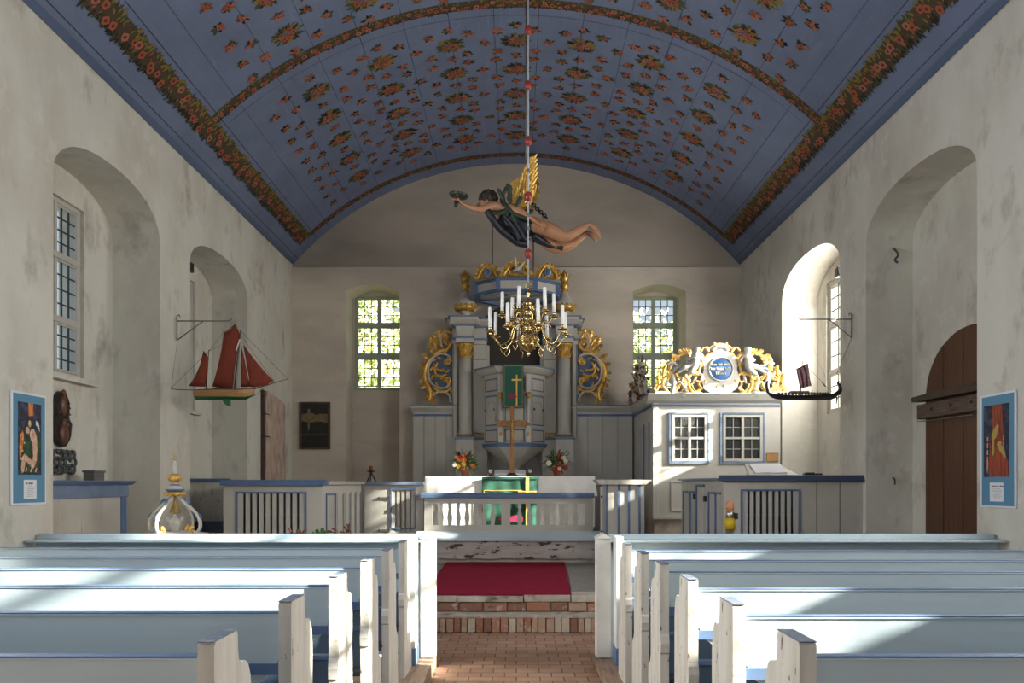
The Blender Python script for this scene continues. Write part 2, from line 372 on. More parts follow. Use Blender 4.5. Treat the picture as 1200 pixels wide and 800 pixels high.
# ------------------------------------------------------------------ the room
W = 4.5; WT = 6.20; BACK = 5.1; OUT = 5.4; YW = -4.0; YE = 15.4
def arch_z(y, y0, y1, sp, rise):
    c = (y0+y1)/2; h = (y1-y0)/2; t_ = max(-1, min(1, (y-c)/h))
    return sp + rise*(1-abs(t_)**2.3)**0.5
def side_wall(name, side, niches):
    mb = MB(); X = side*W; XB = side*BACK; XO = side*OUT; pm = 'plaster'
    def qd(a, b_, c, d): mb.quad(a, b_, c, d, pm)
    ys = YW
    for (y0, y1, sp, rise, win) in niches + [(YE+.2, None, 0, 0, None)]:
        n = max(1, int((y0-ys)/0.8))
        for i in range(n):
            a = ys+(y0-ys)*i/n; b_ = ys+(y0-ys)*(i+1)/n
            qd((X, a, 0), (X, b_, 0), (X, b_, WT), (X, a, WT))
        if y1 is None: break
        N = 20; yy = [y0+(y1-y0)*(0.5-0.5*math.cos(PI*i/N)) for i in range(N+1)]
        zz = [arch_z(y, y0, y1, sp, rise) for y in yy]
        for i in range(N):
            a, b_ = yy[i], yy[i+1]; za, zb = zz[i], zz[i+1]
            qd((X, a, za), (X, b_, zb), (X, b_, WT), (X, a, WT))
            mb.add([(X, a, za), (X, b_, zb), (XB, b_, zb), (XB, a, za)], [(0, 1, 2, 3)], pm, True)
        for y in (y0, y1): qd((X, y, 0), (X, y, sp), (XB, y, sp), (XB, y, 0))
        if win: wy0, wy1, wz0, wz1 = win
        else: wy0 = wy1 = (y0+y1)/2; wz0 = wz1 = 1.0
        cuts = sorted(set(yy+[wy0, wy1]))
        for a, b_ in zip(cuts[:-1], cuts[1:]):
            za, zb = arch_z(a, y0, y1, sp, rise), arch_z(b_, y0, y1, sp, rise)
            if win and a >= wy0-1e-6 and b_ <= wy1+1e-6:
                qd((XB, a, 0), (XB, b_, 0), (XB, b_, wz0), (XB, a, wz0))
                qd((XB, a, wz1), (XB, b_, wz1), (XB, b_, zb), (XB, a, za))
            else: qd((XB, a, 0), (XB, b_, 0), (XB, b_, zb), (XB, a, za))
        if win:
            qd((XB, wy0, wz0), (XB, wy0, wz1), (XO, wy0, wz1), (XO, wy0, wz0)); qd((XB, wy1, wz0), (XB, wy1, wz1), (XO, wy1, wz1), (XO, wy1, wz0))
            qd((XB, wy0, wz0), (XB, wy1, wz0), (XO, wy1, wz0), (XO, wy0, wz0)); qd((XB, wy0, wz1), (XB, wy1, wz1), (XO, wy1, wz1), (XO, wy0, wz1))
        ys = y1
    return struct(mb.build(name, origin=(0, 0, 0)))
WH = 0.50
LN = []; RN = []
for c in (-0.87, 2.28, 5.43, 8.58, 11.73):
    LN.append((c-1.12, c+1.12, 4.78, 0.46, (c-WH, c+WH, 2.93, 4.92)))
    if c == 8.58: RN.append((7.5, 9.88, 4.80, 0.5, None))
    elif c == 11.73: RN.append((10.68, 13.0, 4.80, 0.48, (11.0, 12.62, 2.85, 5.0)))
    elif c == 2.28: RN.append((1.45, 3.85, 5.0, 0.6, (1.87, 3.42, 2.64, 5.5)))
    elif c == 5.43: RN.append((4.45, 6.58, 5.0, 0.6, (4.93, 5.93, 2.50, 5.5)))
    else: RN.append((c-1.12, c+1.12, 4.78, 0.46, (c-.5, c+.5, 2.5, 5.0)))
LN[3] = (7.46, 9.70, 4.76, 0.50, (8.08, 9.06, 2.93, 4.92))
LN[4] = (10.60, 12.86, 4.80, 0.40, (11.24, 12.20, 2.85, 4.9))
side_wall('wall_left', -1, LN); side_wall('wall_right', 1, RN)

# east wall, with two window niches, and the plastered gable field above the ledge
mb = MB(); YB = 16.04; YO = 16.3; LEDGE = 6.05; pm = 'plaster_east'
EN = [(-3.42, -2.34, 5.56, 0.15, (-3.38, -2.36, 3.66, 5.62)), (2.34, 3.40, 5.56, 0.15, (2.38, 3.36, 3.66, 5.62))]
xs = -W
for (x0, x1, sp, rise, win) in EN + [(W, None, 0, 0, None)]:
    n = max(1, int((x0-xs)/0.8))
    for i in range(n):
        a = xs+(x0-xs)*i/n; b_ = xs+(x0-xs)*(i+1)/n
        mb.quad((a, YE, 0), (b_, YE, 0), (b_, YE, LEDGE), (a, YE, LEDGE), pm)
    if x1 is None: break
    N = 12; xx = [x0+(x1-x0)*(0.5-0.5*math.cos(PI*i/N)) for i in range(N+1)]
    def az(x): return sp + rise*(1-((x-(x0+x1)/2)/((x1-x0)/2))**2)
    for a, b_ in zip(xx[:-1], xx[1:]):
        mb.quad((a, YE, az(a)), (b_, YE, az(b_)), (b_, YE, LEDGE), (a, YE, LEDGE), pm)
        mb.quad((a, YE, az(a)), (b_, YE, az(b_)), (b_, YB, az(b_)), (a, YB, az(a)), pm)
    for x in (x0, x1): mb.quad((x, YE, 0), (x, YE, sp), (x, YB, sp), (x, YB, 0), pm)
    wx0, wx1, wz0, wz1 = win
    cuts = sorted(set(xx+[wx0, wx1]))
    for a, b_ in zip(cuts[:-1], cuts[1:]):
        if a >= wx0-1e-6 and b_ <= wx1+1e-6:
            mb.quad((a, YB, 0), (b_, YB, 0), (b_, YB, wz0), (a, YB, wz0), pm); mb.quad((a, YB, wz1), (b_, YB, wz1), (b_, YB, az(b_)), (a, YB, az(a)), pm)
        else: mb.quad((a, YB, 0), (b_, YB, 0), (b_, YB, az(b_)), (a, YB, az(a)), pm)
    mb.quad((wx0, YB, wz0), (wx0, YB, wz1), (wx0, YO, wz1), (wx0, YO, wz0), pm); mb.quad((wx1, YB, wz0), (wx1, YB, wz1), (wx1, YO, wz1), (wx1, YO, wz0), pm)
    mb.quad((wx0, YB, wz0), (wx1, YB, wz0), (wx1, YO, wz0), (wx0, YO, wz0), pm); mb.quad((wx0, YB, wz1), (wx1, YB, wz1), (wx1, YO, wz1), (wx0, YO, wz1), pm)
    xs = x1
# ledge and gable field
for i in range(24):
    a = -W+2*W*i/24; b_ = -W+2*W*(i+1)/24
    mb.quad((a, YE, LEDGE), (b_, YE, LEDGE), (b_, YE+.07, LEDGE), (a, YE+.07, LEDGE), pm)
    mb.quad((a, YE+.07, LEDGE), (b_, YE+.07, LEDGE), (b_, YE+.07, 8.4), (a, YE+.07, 8.4), 'plaster_gable_shaded')
struct(mb.build('wall_east', origin=(0, 0, 0)))
# west wall behind the camera with a tall window opening
mb = MB()
for a, b_, c, d in ((-W, -1.5, 0, 8.4), (1.5, W, 0, 8.4), (-1.5, 1.5, 0, 1.5), (-1.5, 1.5, 5.1, 8.4)):
    mb.quad((a, YW, c), (b_, YW, c), (b_, YW, d), (a, YW, d), 'plaster')
struct(mb.build('wall_west', origin=(0, 0, 0)))
# floor
mb = MB(); mb.box(-5.4, 5.4, YW-.2, 9.3, -0.2, 0, 'pavers'); struct(mb.build('floor', origin=(0, 0, 0)))

# ------------------------------------------------------------------ painted barrel ceiling
R = 6.0; ZC = 2.15; TH = math.asin(W/R)
def CP(s, y, off=0.0):                      # arc length from the crown, distance down the nave
    th = s/R; r = R-off
    return (r*math.sin(th), y, ZC+r*math.cos(th))
mb = MB(); NS = 56; SM = TH*R
yseg = [YW-.1 + (YE+.3-YW)*i/10 for i in range(11)]
for i in range(NS):
    a = -SM+2*SM*i/NS; b_ = -SM+2*SM*(i+1)/NS
    for y0, y1 in zip(yseg[:-1], yseg[1:]):
        mb.add([CP(a, y0), CP(b_, y0), CP(b_, y1), CP(a, y1)], [(0, 1, 2, 3)], 'ceil_blue', True)
def strip(s0, s1, y0, y1, off, m, ns=1):
    for i in range(ns):
        a = s0+(s1-s0)*i/ns; b_ = s0+(s1-s0)*(i+1)/ns
        mb.quad(CP(a, y0, off), CP(b_, y0, off), CP(b_, y1, off), CP(a, y1, off), m)
# board seams
sp_ = 0.62
for i in range(-7, 8):
    s = i*sp_+0.31
    if abs(s) < SM-.1: strip(s-.003, s+.003, 2, YE, .003, 'ceil_seam')
for sg in (-1, 1):
    for s in (4.36, 4.93): strip(sg*s-.005, sg*s+.005, 2, YE, .003, 'ceil_seam')
    strip(sg*(SM-.085), sg*SM, YW, YE, .012, 'ceil_trim', 2)
for y in (10.55,): strip(-4.3, 4.3, y-.003, y+.003, .003, 'ceil_seam', 40)
rnd = random.Random(3)
def petal(s, y, an, L, Wd, m, off, base=0.0):
    c, sn = math.cos(an), math.sin(an)
    pts = [(base, 0), (base+L*.4, Wd*.5), (base+L*.75, Wd*.33), (base+L, 0), (base+L*.75, -Wd*.33), (base+L*.4, -Wd*.5)]
    mb.add([CP(s+c*p[0]-sn*p[1], y+sn*p[0]+c*p[1], off) for p in pts], [(0, 1, 2, 3, 4, 5)], m)
def rose(s, y, r, off):
    n = 9; a0 = rnd.random()*6
    m = rnd.choice(['cl_rose', 'cl_rose2', 'cl_rose'])
    mb.add([CP(s+r*(1 if j % 2 else .8)*math.cos(a0+2*PI*j/n), y+r*(1 if j % 2 else .8)*math.sin(a0+2*PI*j/n), off) for j in range(n)], [tuple(range(n))], m)
    mb.add([CP(s+r*.38*math.cos(a0+2*PI*j/6), y+r*.38*math.sin(a0+2*PI*j/6), off+.002) for j in range(6)], [tuple(range(6))], 'cl_core')
def bouquet(s, y):
    for j in range(30):
        an = 2*PI*j/30+rnd.uniform(-.15, .15); ell = 1/math.sqrt((math.cos(an)/.25)**2+(math.sin(an)/.19)**2)
        petal(s, y, an, ell*rnd.uniform(.5, .75), .048, rnd.choice(['cl_green', 'cl_green', 'cl_dark', 'cl_olive']), .006+rnd.random()*.004, base=ell*.3)
    for j in range(14):
        an = rnd.random()*2*PI; rr = math.sqrt(rnd.random())*.7
        petal(s+.13*rr*math.cos(an), y+.10*rr*math.sin(an), an, .07, .03, rnd.choice(['cl_olive', 'cl_green', 'cl_rose']), .011+rnd.random()*.002)
    for j in range(9):
        an = 2*PI*j/8+rnd.uniform(-.3, .3); rr = .6+.4*rnd.random() if j < 8 else 0
        rose(s+.125*rr*math.cos(an), y+.09*rr*math.sin(an), rnd.uniform(.032, .046), .014+.0005*j)
def sprig(s, y):
    rot = rnd.uniform(-.6, .6)
    for j in range(9):
        an = rot + j*2*PI/9+rnd.uniform(-.35, .35)
        petal(s, y, an, rnd.uniform(.045, .085)*(1+.35*abs(math.cos(an))), .042, rnd.choice(['cl_green', 'cl_dark', 'cl_rose', 'cl_green', 'cl_rose2']), .006+rnd.random()*.004, base=.012)
    rose(s+rnd.uniform(-.01, .01), y, rnd.uniform(.036, .046), .012)
    if rnd.random() < .6: rose(s+rnd.uniform(.03, .05)*rnd.choice([-1, 1]), y+rnd.uniform(-.02, .02), .032, .0125)
COLS = [-3.03, -1.98, -.96, 0, .96, 1.98, 3.03]
def field(rows, dy):
    for y in rows:
        for s in COLS:
            bouquet(s, y)
            sprig(s, y+dy/2+rnd.uniform(-.02, .02))
        for i in range(-4, 4):
            s = (i+.5)*.98 if abs(i+.5) < 3.2 else math.copysign(3.72, i+.5)
            sprig(s+rnd.uniform(-.04, .04), y+rnd.uniform(-.03, .03))
            if abs(s) < 3.4:
                for q in (-1, 1): sprig(s+q*.21+rnd.uniform(-.03, .03), y+.25+rnd.uniform(-.03, .03))
                if dy > .7:
                    for q in (-1, 1): sprig(s+q*.21+rnd.uniform(-.03, .03), y-.25+rnd.uniform(-.03, .03))
            else:
                sprig(s-math.copysign(.30, s), y+.13+rnd.uniform(-.03, .03)); sprig(s-math.copysign(.24, s), y-.22+rnd.uniform(-.03, .03)); sprig(s-math.copysign(.02, s), y+.38)
field([11.15+.757*i for i in range(5)], .757)
field([9.72-.757*i for i in range(7)], .757)
for s in COLS: sprig(s, 10.78)
def garland(along, c0, wd, a0, a1, dens, sign=1):
    """painted leaf garland; along='y' runs down the nave at s=c0, along='s' crosses it at y=c0; sign: side of the yellow edge"""
    def T(u, v): return (v, u) if along == 'y' else (u, v)
    n = 1 if along == 'y' else 60
    for i in range(int(n)):
        a = a0+(a1-a0)*i/n; b_ = a0+(a1-a0)*(i+1)/n
        if along == 'y': strip(c0-wd*.36, c0+wd*.36, a, b_, .004, 'cl_band')
        else: strip(a, b_, c0-wd*.40, c0+wd*.40, .004, 'cl_band')
    N = int((a1-a0)*dens)
    for i in range(N):
        u = rnd.uniform(a0, a1); t_ = rnd.uniform(-.5, .5); v = c0+t_*wd*.62
        q = t_*sign
        m = rnd.choice(['cl_olive', 'cl_olive', 'cl_green']) if q > .12 else (rnd.choice(['cl_dark', 'cl_dark', 'cl_green']) if q < -.15 else rnd.choice(['cl_green', 'cl_band', 'cl_rose', 'cl_olive']))
        an = (PI/2 if t_ > 0 else -PI/2)+rnd.uniform(-.7, .7)
        if along == 'y': an = (0 if t_ > 0 else PI)+rnd.uniform(-.7, .7)
        s, y = T(u, v)
        petal(s, y, an, wd*rnd.uniform(.16, .27), wd*.075, m, .006+rnd.random()*.006)
    for i in range(int((a1-a0)/wd*2.6)):
        u = a0+(a1-a0)*(i+rnd.random())/((a1-a0)/wd*2.6); v = c0-sign*wd*.04+rnd.uniform(-.24, .24)*wd
        s, y = T(u, v); rose(s, y, min(.06, wd*rnd.uniform(.13, .21)), .0135+rnd.random()*.002)
garland('y', -4.575, .36, 3.2, 15.05, 170, 1)
garland('y', 4.575, .36, 3.2, 15.05, 170, -1)
garland('s', 10.285, .235, -4.5, 4.5, 130, -1)
garland('s', 15.02, .20, -4.5, 4.5, 120, -1)
cl = struct(mb.build('ceiling', origin=(0, 0, 0)))

# ------------------------------------------------------------------ windows
WN = [0]
def window(plane, side, c, w_, secs, colsx, rowsn, fm, z0, z1):
    """plane 'x': in a side wall at x=side*5.16; plane 'y': in the east wall. secs: list of (zlo, zhi) glazed sections"""
    WN[0] += 1
    mb = MB(); d0 = 0.0; fw = .055
    def bx(u0, u1, a, b_, zz0, zz1, m):
        if plane == 'x':
            xa, xb = sorted((side*(BACK+.04+a), side*(BACK+.04+b_))); mb.box(xa, xb, c+u0, c+u1, zz0, zz1, m)
        else: mb.box(c+u0, c+u1, YB+.03+a, YB+.03+b_, zz0, zz1, m)
    h = w_/2
    bx(-h, -h+fw, 0, .09, z0, z1, fm); bx(h-fw, h, 0, .09, z0, z1, fm); bx(-h+fw, h-fw, 0, .09, z0, z0+fw, fm); bx(-h+fw, h-fw, 0, .09, z1-fw, z1, fm)
    bx(-.022, .022, -.005, .075, z0+fw, z1-fw, fm)
    for (a, b_), (c_, d_) in zip(secs[:-1], secs[1:]): bx(-h+fw, h-fw, -.015, .08, b_, c_, fm)
    frame = mb.build('window_%d' % WN[0], bevel=.004); struct(frame)
    mb = MB()
    for (a, b_) in secs:
        for s0, s1 in ((-h+fw, -.022), (.022, h-fw)):
            bx(s0, s0+.018, .005, .055, a, b_, fm); bx(s1-.018, s1, .005, .055, a, b_, fm)
            bx(s0+.018, s1-.018, .005, .055, a, a+.02, fm); bx(s0+.018, s1-.018, .005, .055, b_-.02, b_, fm)
            for i in range(1, colsx):
                u = s0+(s1-s0)*i/colsx; bx(u-.0075, u+.0075, .022, .040, a+.02, b_-.02, 'came')
            for j in range(1, rowsn):
                z = a+(b_-a)*j/rowsn; bx(s0+.018, s1-.018, .024, .038, z-.0075, z+.0075, 'came')
    o = mb.build('window_casement', parent=frame)
    mb = MB()
    if plane == 'x':
        x = side*(BACK+.073); mb.quad((x, c-h+fw, z0+fw), (x, c+h-fw, z0+fw), (x, c+h-fw, z1-fw), (x, c-h+fw, z1-fw), 'glass')
    else:
        y = YB+.063; mb.quad((c-h+fw, y, z0+fw), (c+h-fw, y, z0+fw), (c+h-fw, y, z1-fw), (c-h+fw, y, z1-fw), 'glass')
    mb.build('window_glass', parent=frame)
    return frame
S3 = lambda z0, z1: [(z0+.06, z0+.06+(z1-z0)*.27), (z0+.12+(z1-z0)*.27, z0+.12+(z1-z0)*.60), (z0+.18+(z1-z0)*.60, z1-.06)]
for i, n_ in enumerate(LN):
    wy0, wy1, wz0, wz1 = n_[4]
    f_ = window('x', -1, (wy0+wy1)/2, wy1-wy0, S3(wz0, wz1), 3, 4 if i == 3 else 3, 'clean_white', wz0, wz1)
for n_ in RN:
    if n_[4]:
        wy0, wy1, wz0, wz1 = n_[4]
        window('x', 1, (wy0+wy1)/2, wy1-wy0, S3(wz0, wz1), 3, 3, 'clean_white', wz0, wz1)
for n_ in EN:
    wx0, wx1, wz0, wz1 = n_[4]
    window('y', 1, (wx0+wx1)/2, wx1-wx0, [(3.74, 4.32), (4.42, 4.98), (5.06, 5.58)], 3, 3, 'frame_green', wz0, wz1)
# curtain bar over the left window and small sills
mb = MB(); mb.box(-5.12, -5.0, 7.9, 9.2, 2.87, 2.93, 'plaster'); mb.box(-5.12, -5.02, 11.1, 12.3, 2.80, 2.85, 'plaster')
struct(mb.build('trim_1'))

# ------------------------------------------------------------------ outside: ground, trees beyond the east windows
mb = MB(); mb.box(-30, 30, 16.6, 60, -.3, 0.0, 'asphalt_grass'); struct(mb.build('ground'))
def tree(x, y, h, r, label, mix, seed):
    rr = random.Random(seed); t_ = thing('tree', label, 'tree', (x, y, 0), 'trees outside the east windows')
    mb = MB(); mb.tube([(x, y, 0), (x+.1, y, h*.4), (x-.1, y+.1, h*.8)], [.16, .12, .04], 'bark', 8)
    for i in range(7):
        an = rr.random()*6.28; z = h*(.35+.06*i); mb.tube([(x, y, z), (x+math.cos(an)*r*.6, y+math.sin(an)*r*.6, z+h*.16)], [.05, .015], 'bark', 5)
    mb.build('trunk', parent=t_)
    mb = MB()
    for i in range(5200):
        u = rr.uniform(-1, 1); an = rr.random()*6.28; q = rr.random()**.4
        p = Vector((x+r*q*math.sqrt(1-u*u)*math.cos(an), y+r*q*math.sqrt(1-u*u)*math.sin(an), h*.58+h*.46*q*u))
        a = Vector((rr.uniform(-1, 1), rr.uniform(-1, 1), rr.uniform(-1, 1))).normalized(); b_ = a.orthogonal().normalized(); L = rr.uniform(.14, .26)
        mb.add([p, p+a*L*.5+b_*L*.4, p+a*L, p+a*L*.5-b_*L*.4], [(0, 1, 2, 3)], rr.choice(mix))
    mb.build('foliage', parent=t_)
tree(-4.4, 22.0, 8.0, 2.4, 'yellow-green tree seen through the left east window', ['foliage_a', 'foliage_b', 'foliage_c', 'foliage_a'], 1)
tree(3.7, 23.0, 6.6, 2.4, 'pale green tree seen through the right east window', ['foliage_a', 'foliage_a', 'foliage_c', 'foliage_b'], 2)

t_ = thing('tree', 'unseen tree added outside the right chancel window, its broad trunk shading the communion rail', 'tree', (9.0, 10.5, 0), 'added shade trees outside the south windows')  # tree added out of view so its trunk shades the communion rail
mb = MB(); mb.tube([(9.0, 10.5, -.2), (8.98, 10.48, 2), (9.0, 10.51, 4.5), (9.0, 10.5, 7.6), (9.1, 10.55, 10)], [.42, .32, .31, .29, .1], 'bark', 12); mb.build('trunk', parent=t_)
mb = MB(); rr = random.Random(8)
for i in range(3000):
    u = rr.uniform(-1, 1); an = rr.random()*6.28; q = rr.random()**.4
    p = Vector((9+2.6*q*math.sqrt(1-u*u)*math.cos(an), 10.86+2.6*q*math.sqrt(1-u*u)*math.sin(an), 11.4+2.2*q*u))
    a = Vector((rr.uniform(-1, 1), rr.uniform(-1, 1), rr.uniform(-1, 1))).normalized(); b_ = a.orthogonal().normalized(); L = rr.uniform(.10, .2)
    mb.add([p, p+a*L*.5+b_*L*.3, p+a*L, p+a*L*.5-b_*L*.3], [(0, 1, 2, 3)], 'foliage_c')
mb.build('foliage', parent=t_)
# ------------------------------------------------------------------ steps, chancel floor, pew platforms
mb = MB()
mb.box(-5.08, 5.08, 9.32, YE-.01, .0, .39, 'mortar')
mb.box(-W+.01, W-.01, 9.06, 9.32, 0, .32, 'mortar')
mb.box(-5.08, 5.08, 9.50, YE-.01, .39, .40, 'slab_grey')
x = -W+.02; rr = random.Random(5)
while x < W-.3:                              # edging stones
    L = rr.uniform(.35, 1.1); L = min(L, W-.02-x)
    dz = rr.uniform(-.006, .006); dy = rr.uniform(-.02, .015)
    mb.box(x+.004, x+L-.006, 9.03+dy, 9.5, .325, .398+dz, 'stone'); x += L
x = -W+.02
while x < W-.3:                              # brick course under the edging
    L = rr.uniform(.2, .3); mb.box(x+.006, min(x+L, W-.02)-.006, 9.045+rr.uniform(-.01, .01), 9.2, .215, .32, 'brick_'+rr.choice('abdea')); x += L
chf = struct(mb.build('floor_chancel', bevel=.008))
mb = MB(); mb.box(-W+.02, W-.02, 8.83, 9.06, 0.0, .175, 'mortar'); mb.box(-W+.02, W-.02, 8.80, 9.06, .175, .205, 'stone')
x = -W+.02
while x < W-.1:                              # soldier course of old bricks
    L = rr.uniform(.072, .10); mb.box(x+.005, x+L-.005, 8.79+rr.uniform(-.012, .012), 8.9, .012, .175+rr.uniform(-.006, .003), 'brick_'+rr.choice('abcdebca')); x += L
struct(mb.build('trim_2', bevel=.006))
for sg, a, b_ in ((-1, -W+.01, -.75), (1, .735, W-.01)):
    mb = MB(); mb.box(a, b_, -3.9, 7.28, 0, .11, 'wood_platform')
    struct(mb.build('floor_platform', bevel=.006))
# rug and the grey slab edge
mb = MB(); n = 10
pl = [Q(505, 697.5, 9.05), Q(669.5, 697.5, 9.05)]
mb.prism([(-1.12, 9.06), (.648, 9.06), (.80, 12.75), (-1.15, 12.75)], 'z', .402, .416, 'carpet')
tag(mb.build('carpet', bevel=.004), 'dark red carpet laid on the chancel floor in front of the communion rail', 'carpet')
mb = MB(); mb.prism([(.67, 9.35), (1.35, 9.35), (1.35, 12.75), (.83, 12.75)], 'z', .401, .407, 'slab_grey')
tag(mb.build('floor_mat'), 'grey slab lying right of the dark red carpet', 'floor mat')

# ------------------------------------------------------------------ pews
def pew_profile(y):                           # aisle end board seen from the side
    pts = [(0, .11), (0, .70), (-.010, .705), (-.016, .76), (-.008, .80), (0, .815), (0, 1.225), (.012, 1.236), (.185, 1.236), (.198, 1.225),
           (.20, 1.17), (.208, 1.135), (.235, 1.118), (.268, 1.12), (.295, 1.105), (.318, 1.06), (.328, .99), (.33, .62), (.36, .57), (.42, .54), (.43, .11)]
    return [(y+a, b_) for a, b_ in pts]
def back_outline(xi, xo, sg, z0, z1, r):
    """upper back plank, aisle side at xi with a large rounded lower corner"""
    pts = [(xi, z1)]
    for i in range(9):
        a = i/8*PI/2
        pts.append((xi+sg*(r-r*math.cos(a)), z0+r-r*math.sin(a)))
    pts += [(xo, z0), (xo, z1)]
    return pts
def make_pew(sg, xa, Zb, label, n):
    t_ = thing('pew', label, 'pew', (sg*2.6, Zb, .11), 'white pews left of the aisle' if sg < 0 else 'white pews right of the aisle')
    x0 = sg*xa; x1 = sg*(xa+.052); xw = sg*4.47
    mb = MB(); mb.prism(pew_profile(Zb), 'x', x0, x1, 'worn_white'); 
    mb.box(min(x0, x1)-.001, max(x0, x1)+.001, Zb-.002, Zb+.198, 1.234, 1.239, 'worn_cap')
    mb.build('end_board', t_, bevel=.007)
    mb = MB(); mb.prism(pew_profile(Zb), 'x', xw-sg*.05, xw, 'worn_white'); mb.build('end_board', t_, bevel=.006)
    mb = MB(); mb.prism(back_outline(x1, xw-sg*.05, sg, .86, 1.172, .2), 'y', Zb+.035, Zb+.065, 'pew_white')
    mb.box(*sorted((x1, xw-sg*.05)), Zb+.030, Zb+.07, 1.172, 1.181, 'pew_white'); mb.box(*sorted((x1, xw-sg*.05)), Zb+.029, Zb+.071, 1.181, 1.187, 'blue_paint')
    mb.build('backrest', t_, bevel=.003)
    mb = MB(); mb.box(*sorted((x1, xw-sg*.05)), Zb+.07, Zb+.11, .56, .80, 'seat_blue'); mb.box(*sorted((x1, xw-sg*.05)), Zb+.062, Zb+.115, .79, .812, 'blue_paint'); mb.build('lower_back', t_, bevel=.003)
    mb = MB(); mb.box(*sorted((x1, xw-sg*.05)), Zb+.09, Zb+.43, .52, .555, 'seat_blue'); mb.box(*sorted((x1, xw-sg*.05)), Zb+.40, Zb+.425, .42, .52, 'blue_paint'); mb.build('seat', t_, bevel=.003)
    mb = MB(); mb.box(*sorted((x1, xw-sg*.05)), Zb-.13, Zb+.0, .93, .95, 'seat_blue'); mb.box(*sorted((x1, xw-sg*.05)), Zb-.14, Zb-.12, .93, .975, 'blue_paint')
    o = mb.build('book_ledge', t_)
    o.location.y = 0.165
    mb = MB(); mb.box(*sorted((x1, xw-sg*.05)), Zb+.5, Zb+.62, .20, .23, 'seat_blue'); mb.build('footrest', t_)
    return t_
order = ['nearest', 'second', 'third', 'fourth', 'fifth', 'sixth']
LZ = [2.34, 3.14, 3.98, 4.79, 5.55, 6.33]; RZ = [2.34, 3.06, 3.86, 4.60, 5.30, 6.06]
desc = ['dark-capped end board', 'scratched end board and broad flat back', 'chipped end board', 'with a rounded armrest moulding', 'mostly hidden behind nearer pews', 'just behind the front screen']
for i in range(6):
    make_pew(-1, .92, LZ[i], '%s white pew from the camera on the left, %s' % (order[i], desc[i]), i)
    make_pew(1, .863, RZ[i], '%s white pew from the camera on the right, %s' % (order[i], desc[i]), i)
def front_screen(sg, xa, label):
    t_ = thing('pew_front_screen', label, 'pew screen', (sg*2.6, 7.1, .11), 'screens before the front pews')
    xw = sg*4.46
    mb = MB(); mb.box(*sorted((sg*(xa+.12), xw)), 7.12, 7.16, .11, 1.175, 'pew_white'); mb.build('panel', t_, bevel=.003)
    mb = MB(); mb.box(*sorted((sg*(xa+.13), xw)), 6.99, 7.2, 1.18, 1.20, 'pew_white'); mb.box(*sorted((sg*(xa+.13), xw)), 7.165, 7.215, 1.20, 1.245, 'pew_white'); mb.box(*sorted((sg*(xa+.13), xw)), 7.215, 7.222, 1.2, 1.247, 'blue_grey')
    mb.build('cap_ledge', t_, bevel=.004)
    mb = MB(); a, b_ = sorted((sg*xa, sg*(xa+.135))); mb.box(a, b_, 7.04, 7.18, .12, 1.215, 'white_paint')
    mb.prism([(a-.012, 1.215), (b_+.012, 1.215), ((a+b_)/2, 1.262)], 'y', 7.02, 7.20, 'white_paint'); mb.build('end_post', t_, bevel=.005)
    mb = MB(); a, b_ = sorted((sg*(xa+.15), sg*(xa+.215))); mb.prism([(6.78, .26), (6.78, 1.2), (6.80, 1.245), (6.96, 1.245), (7.0, 1.2), (7.0, .26)], 'x', a, b_, 'white_paint'); mb.build('end_board', t_, bevel=.005)
    mb = MB(); mb.box(a-.006, b_+.006, 6.76, 7.02, .11, .26, 'blue_paint'); mb.build('plinth', t_, bevel=.004)
    return t_
front_screen(-1, .745, 'white screen with sunlit ledge in front of the left pews')
front_screen(1, .735, 'white screen with long ledge in front of the right pews')
# ------------------------------------------------------------------ carving helpers
def scroll(mb, c, Y, r0, turns, a0, sgn, wd, m, dep=.03, tail=None):
    """spiral volute in a plane facing the nave, ending at radius 0.18*r0; tail: extra points before it"""
    pts = [Vector(p) for p in (tail or [])]; rs = [wd*(.55+.45*i/max(1, len(pts))) for i in range(len(pts))]
    n = int(14*turns)
    for i in range(n+1):
        t_ = i/n; r = r0*(1-.80*t_); a = a0+sgn*2*PI*turns*t_
        pts.append(Vector((c[0]+r*math.cos(a), Y-dep*t_*.6, c[1]+r*math.sin(a)))); rs.append(wd*(1-.35*t_))
    mb.tube(pts, rs, m, 7)
    mb.ball(pts[-1], wd*1.25, m, 7)
def curve(mb, pts, wd, m, n=7, sub=6):
    """smooth tube through the points (Catmull-Rom), thick in the middle"""
    P_ = [Vector(p) for p in pts]; P_ = [P_[0]*2-P_[1]] + P_ + [P_[-1]*2-P_[-2]]
    out = []
    for i in range(1, len(P_)-2):
        for j in range(sub):
            t_ = j/sub; a, b_, c, d = P_[i-1], P_[i], P_[i+1], P_[i+2]
            out.append(0.5*((2*b_)+(-a+c)*t_+(2*a-5*b_+4*c-d)*t_*t_+(-a+3*b_-3*c+d)*t_**3))
    out.append(P_[-2]); L = len(out)
    w0, w1 = wd if isinstance(wd, tuple) else (wd, wd)
    mb.tube(out, [(w0+(w1-w0)*i/(L-1)) for i in range(L)], m, n)
    return out
def leaves(mb, specs, m, curl=.3):
    for (p, an, L, Wd) in specs:
        mb.leaf(p, (math.cos(an), 0, math.sin(an)), (0, -1, 0), L, Wd, m if isinstance(m, str) else random.choice(m), curl)

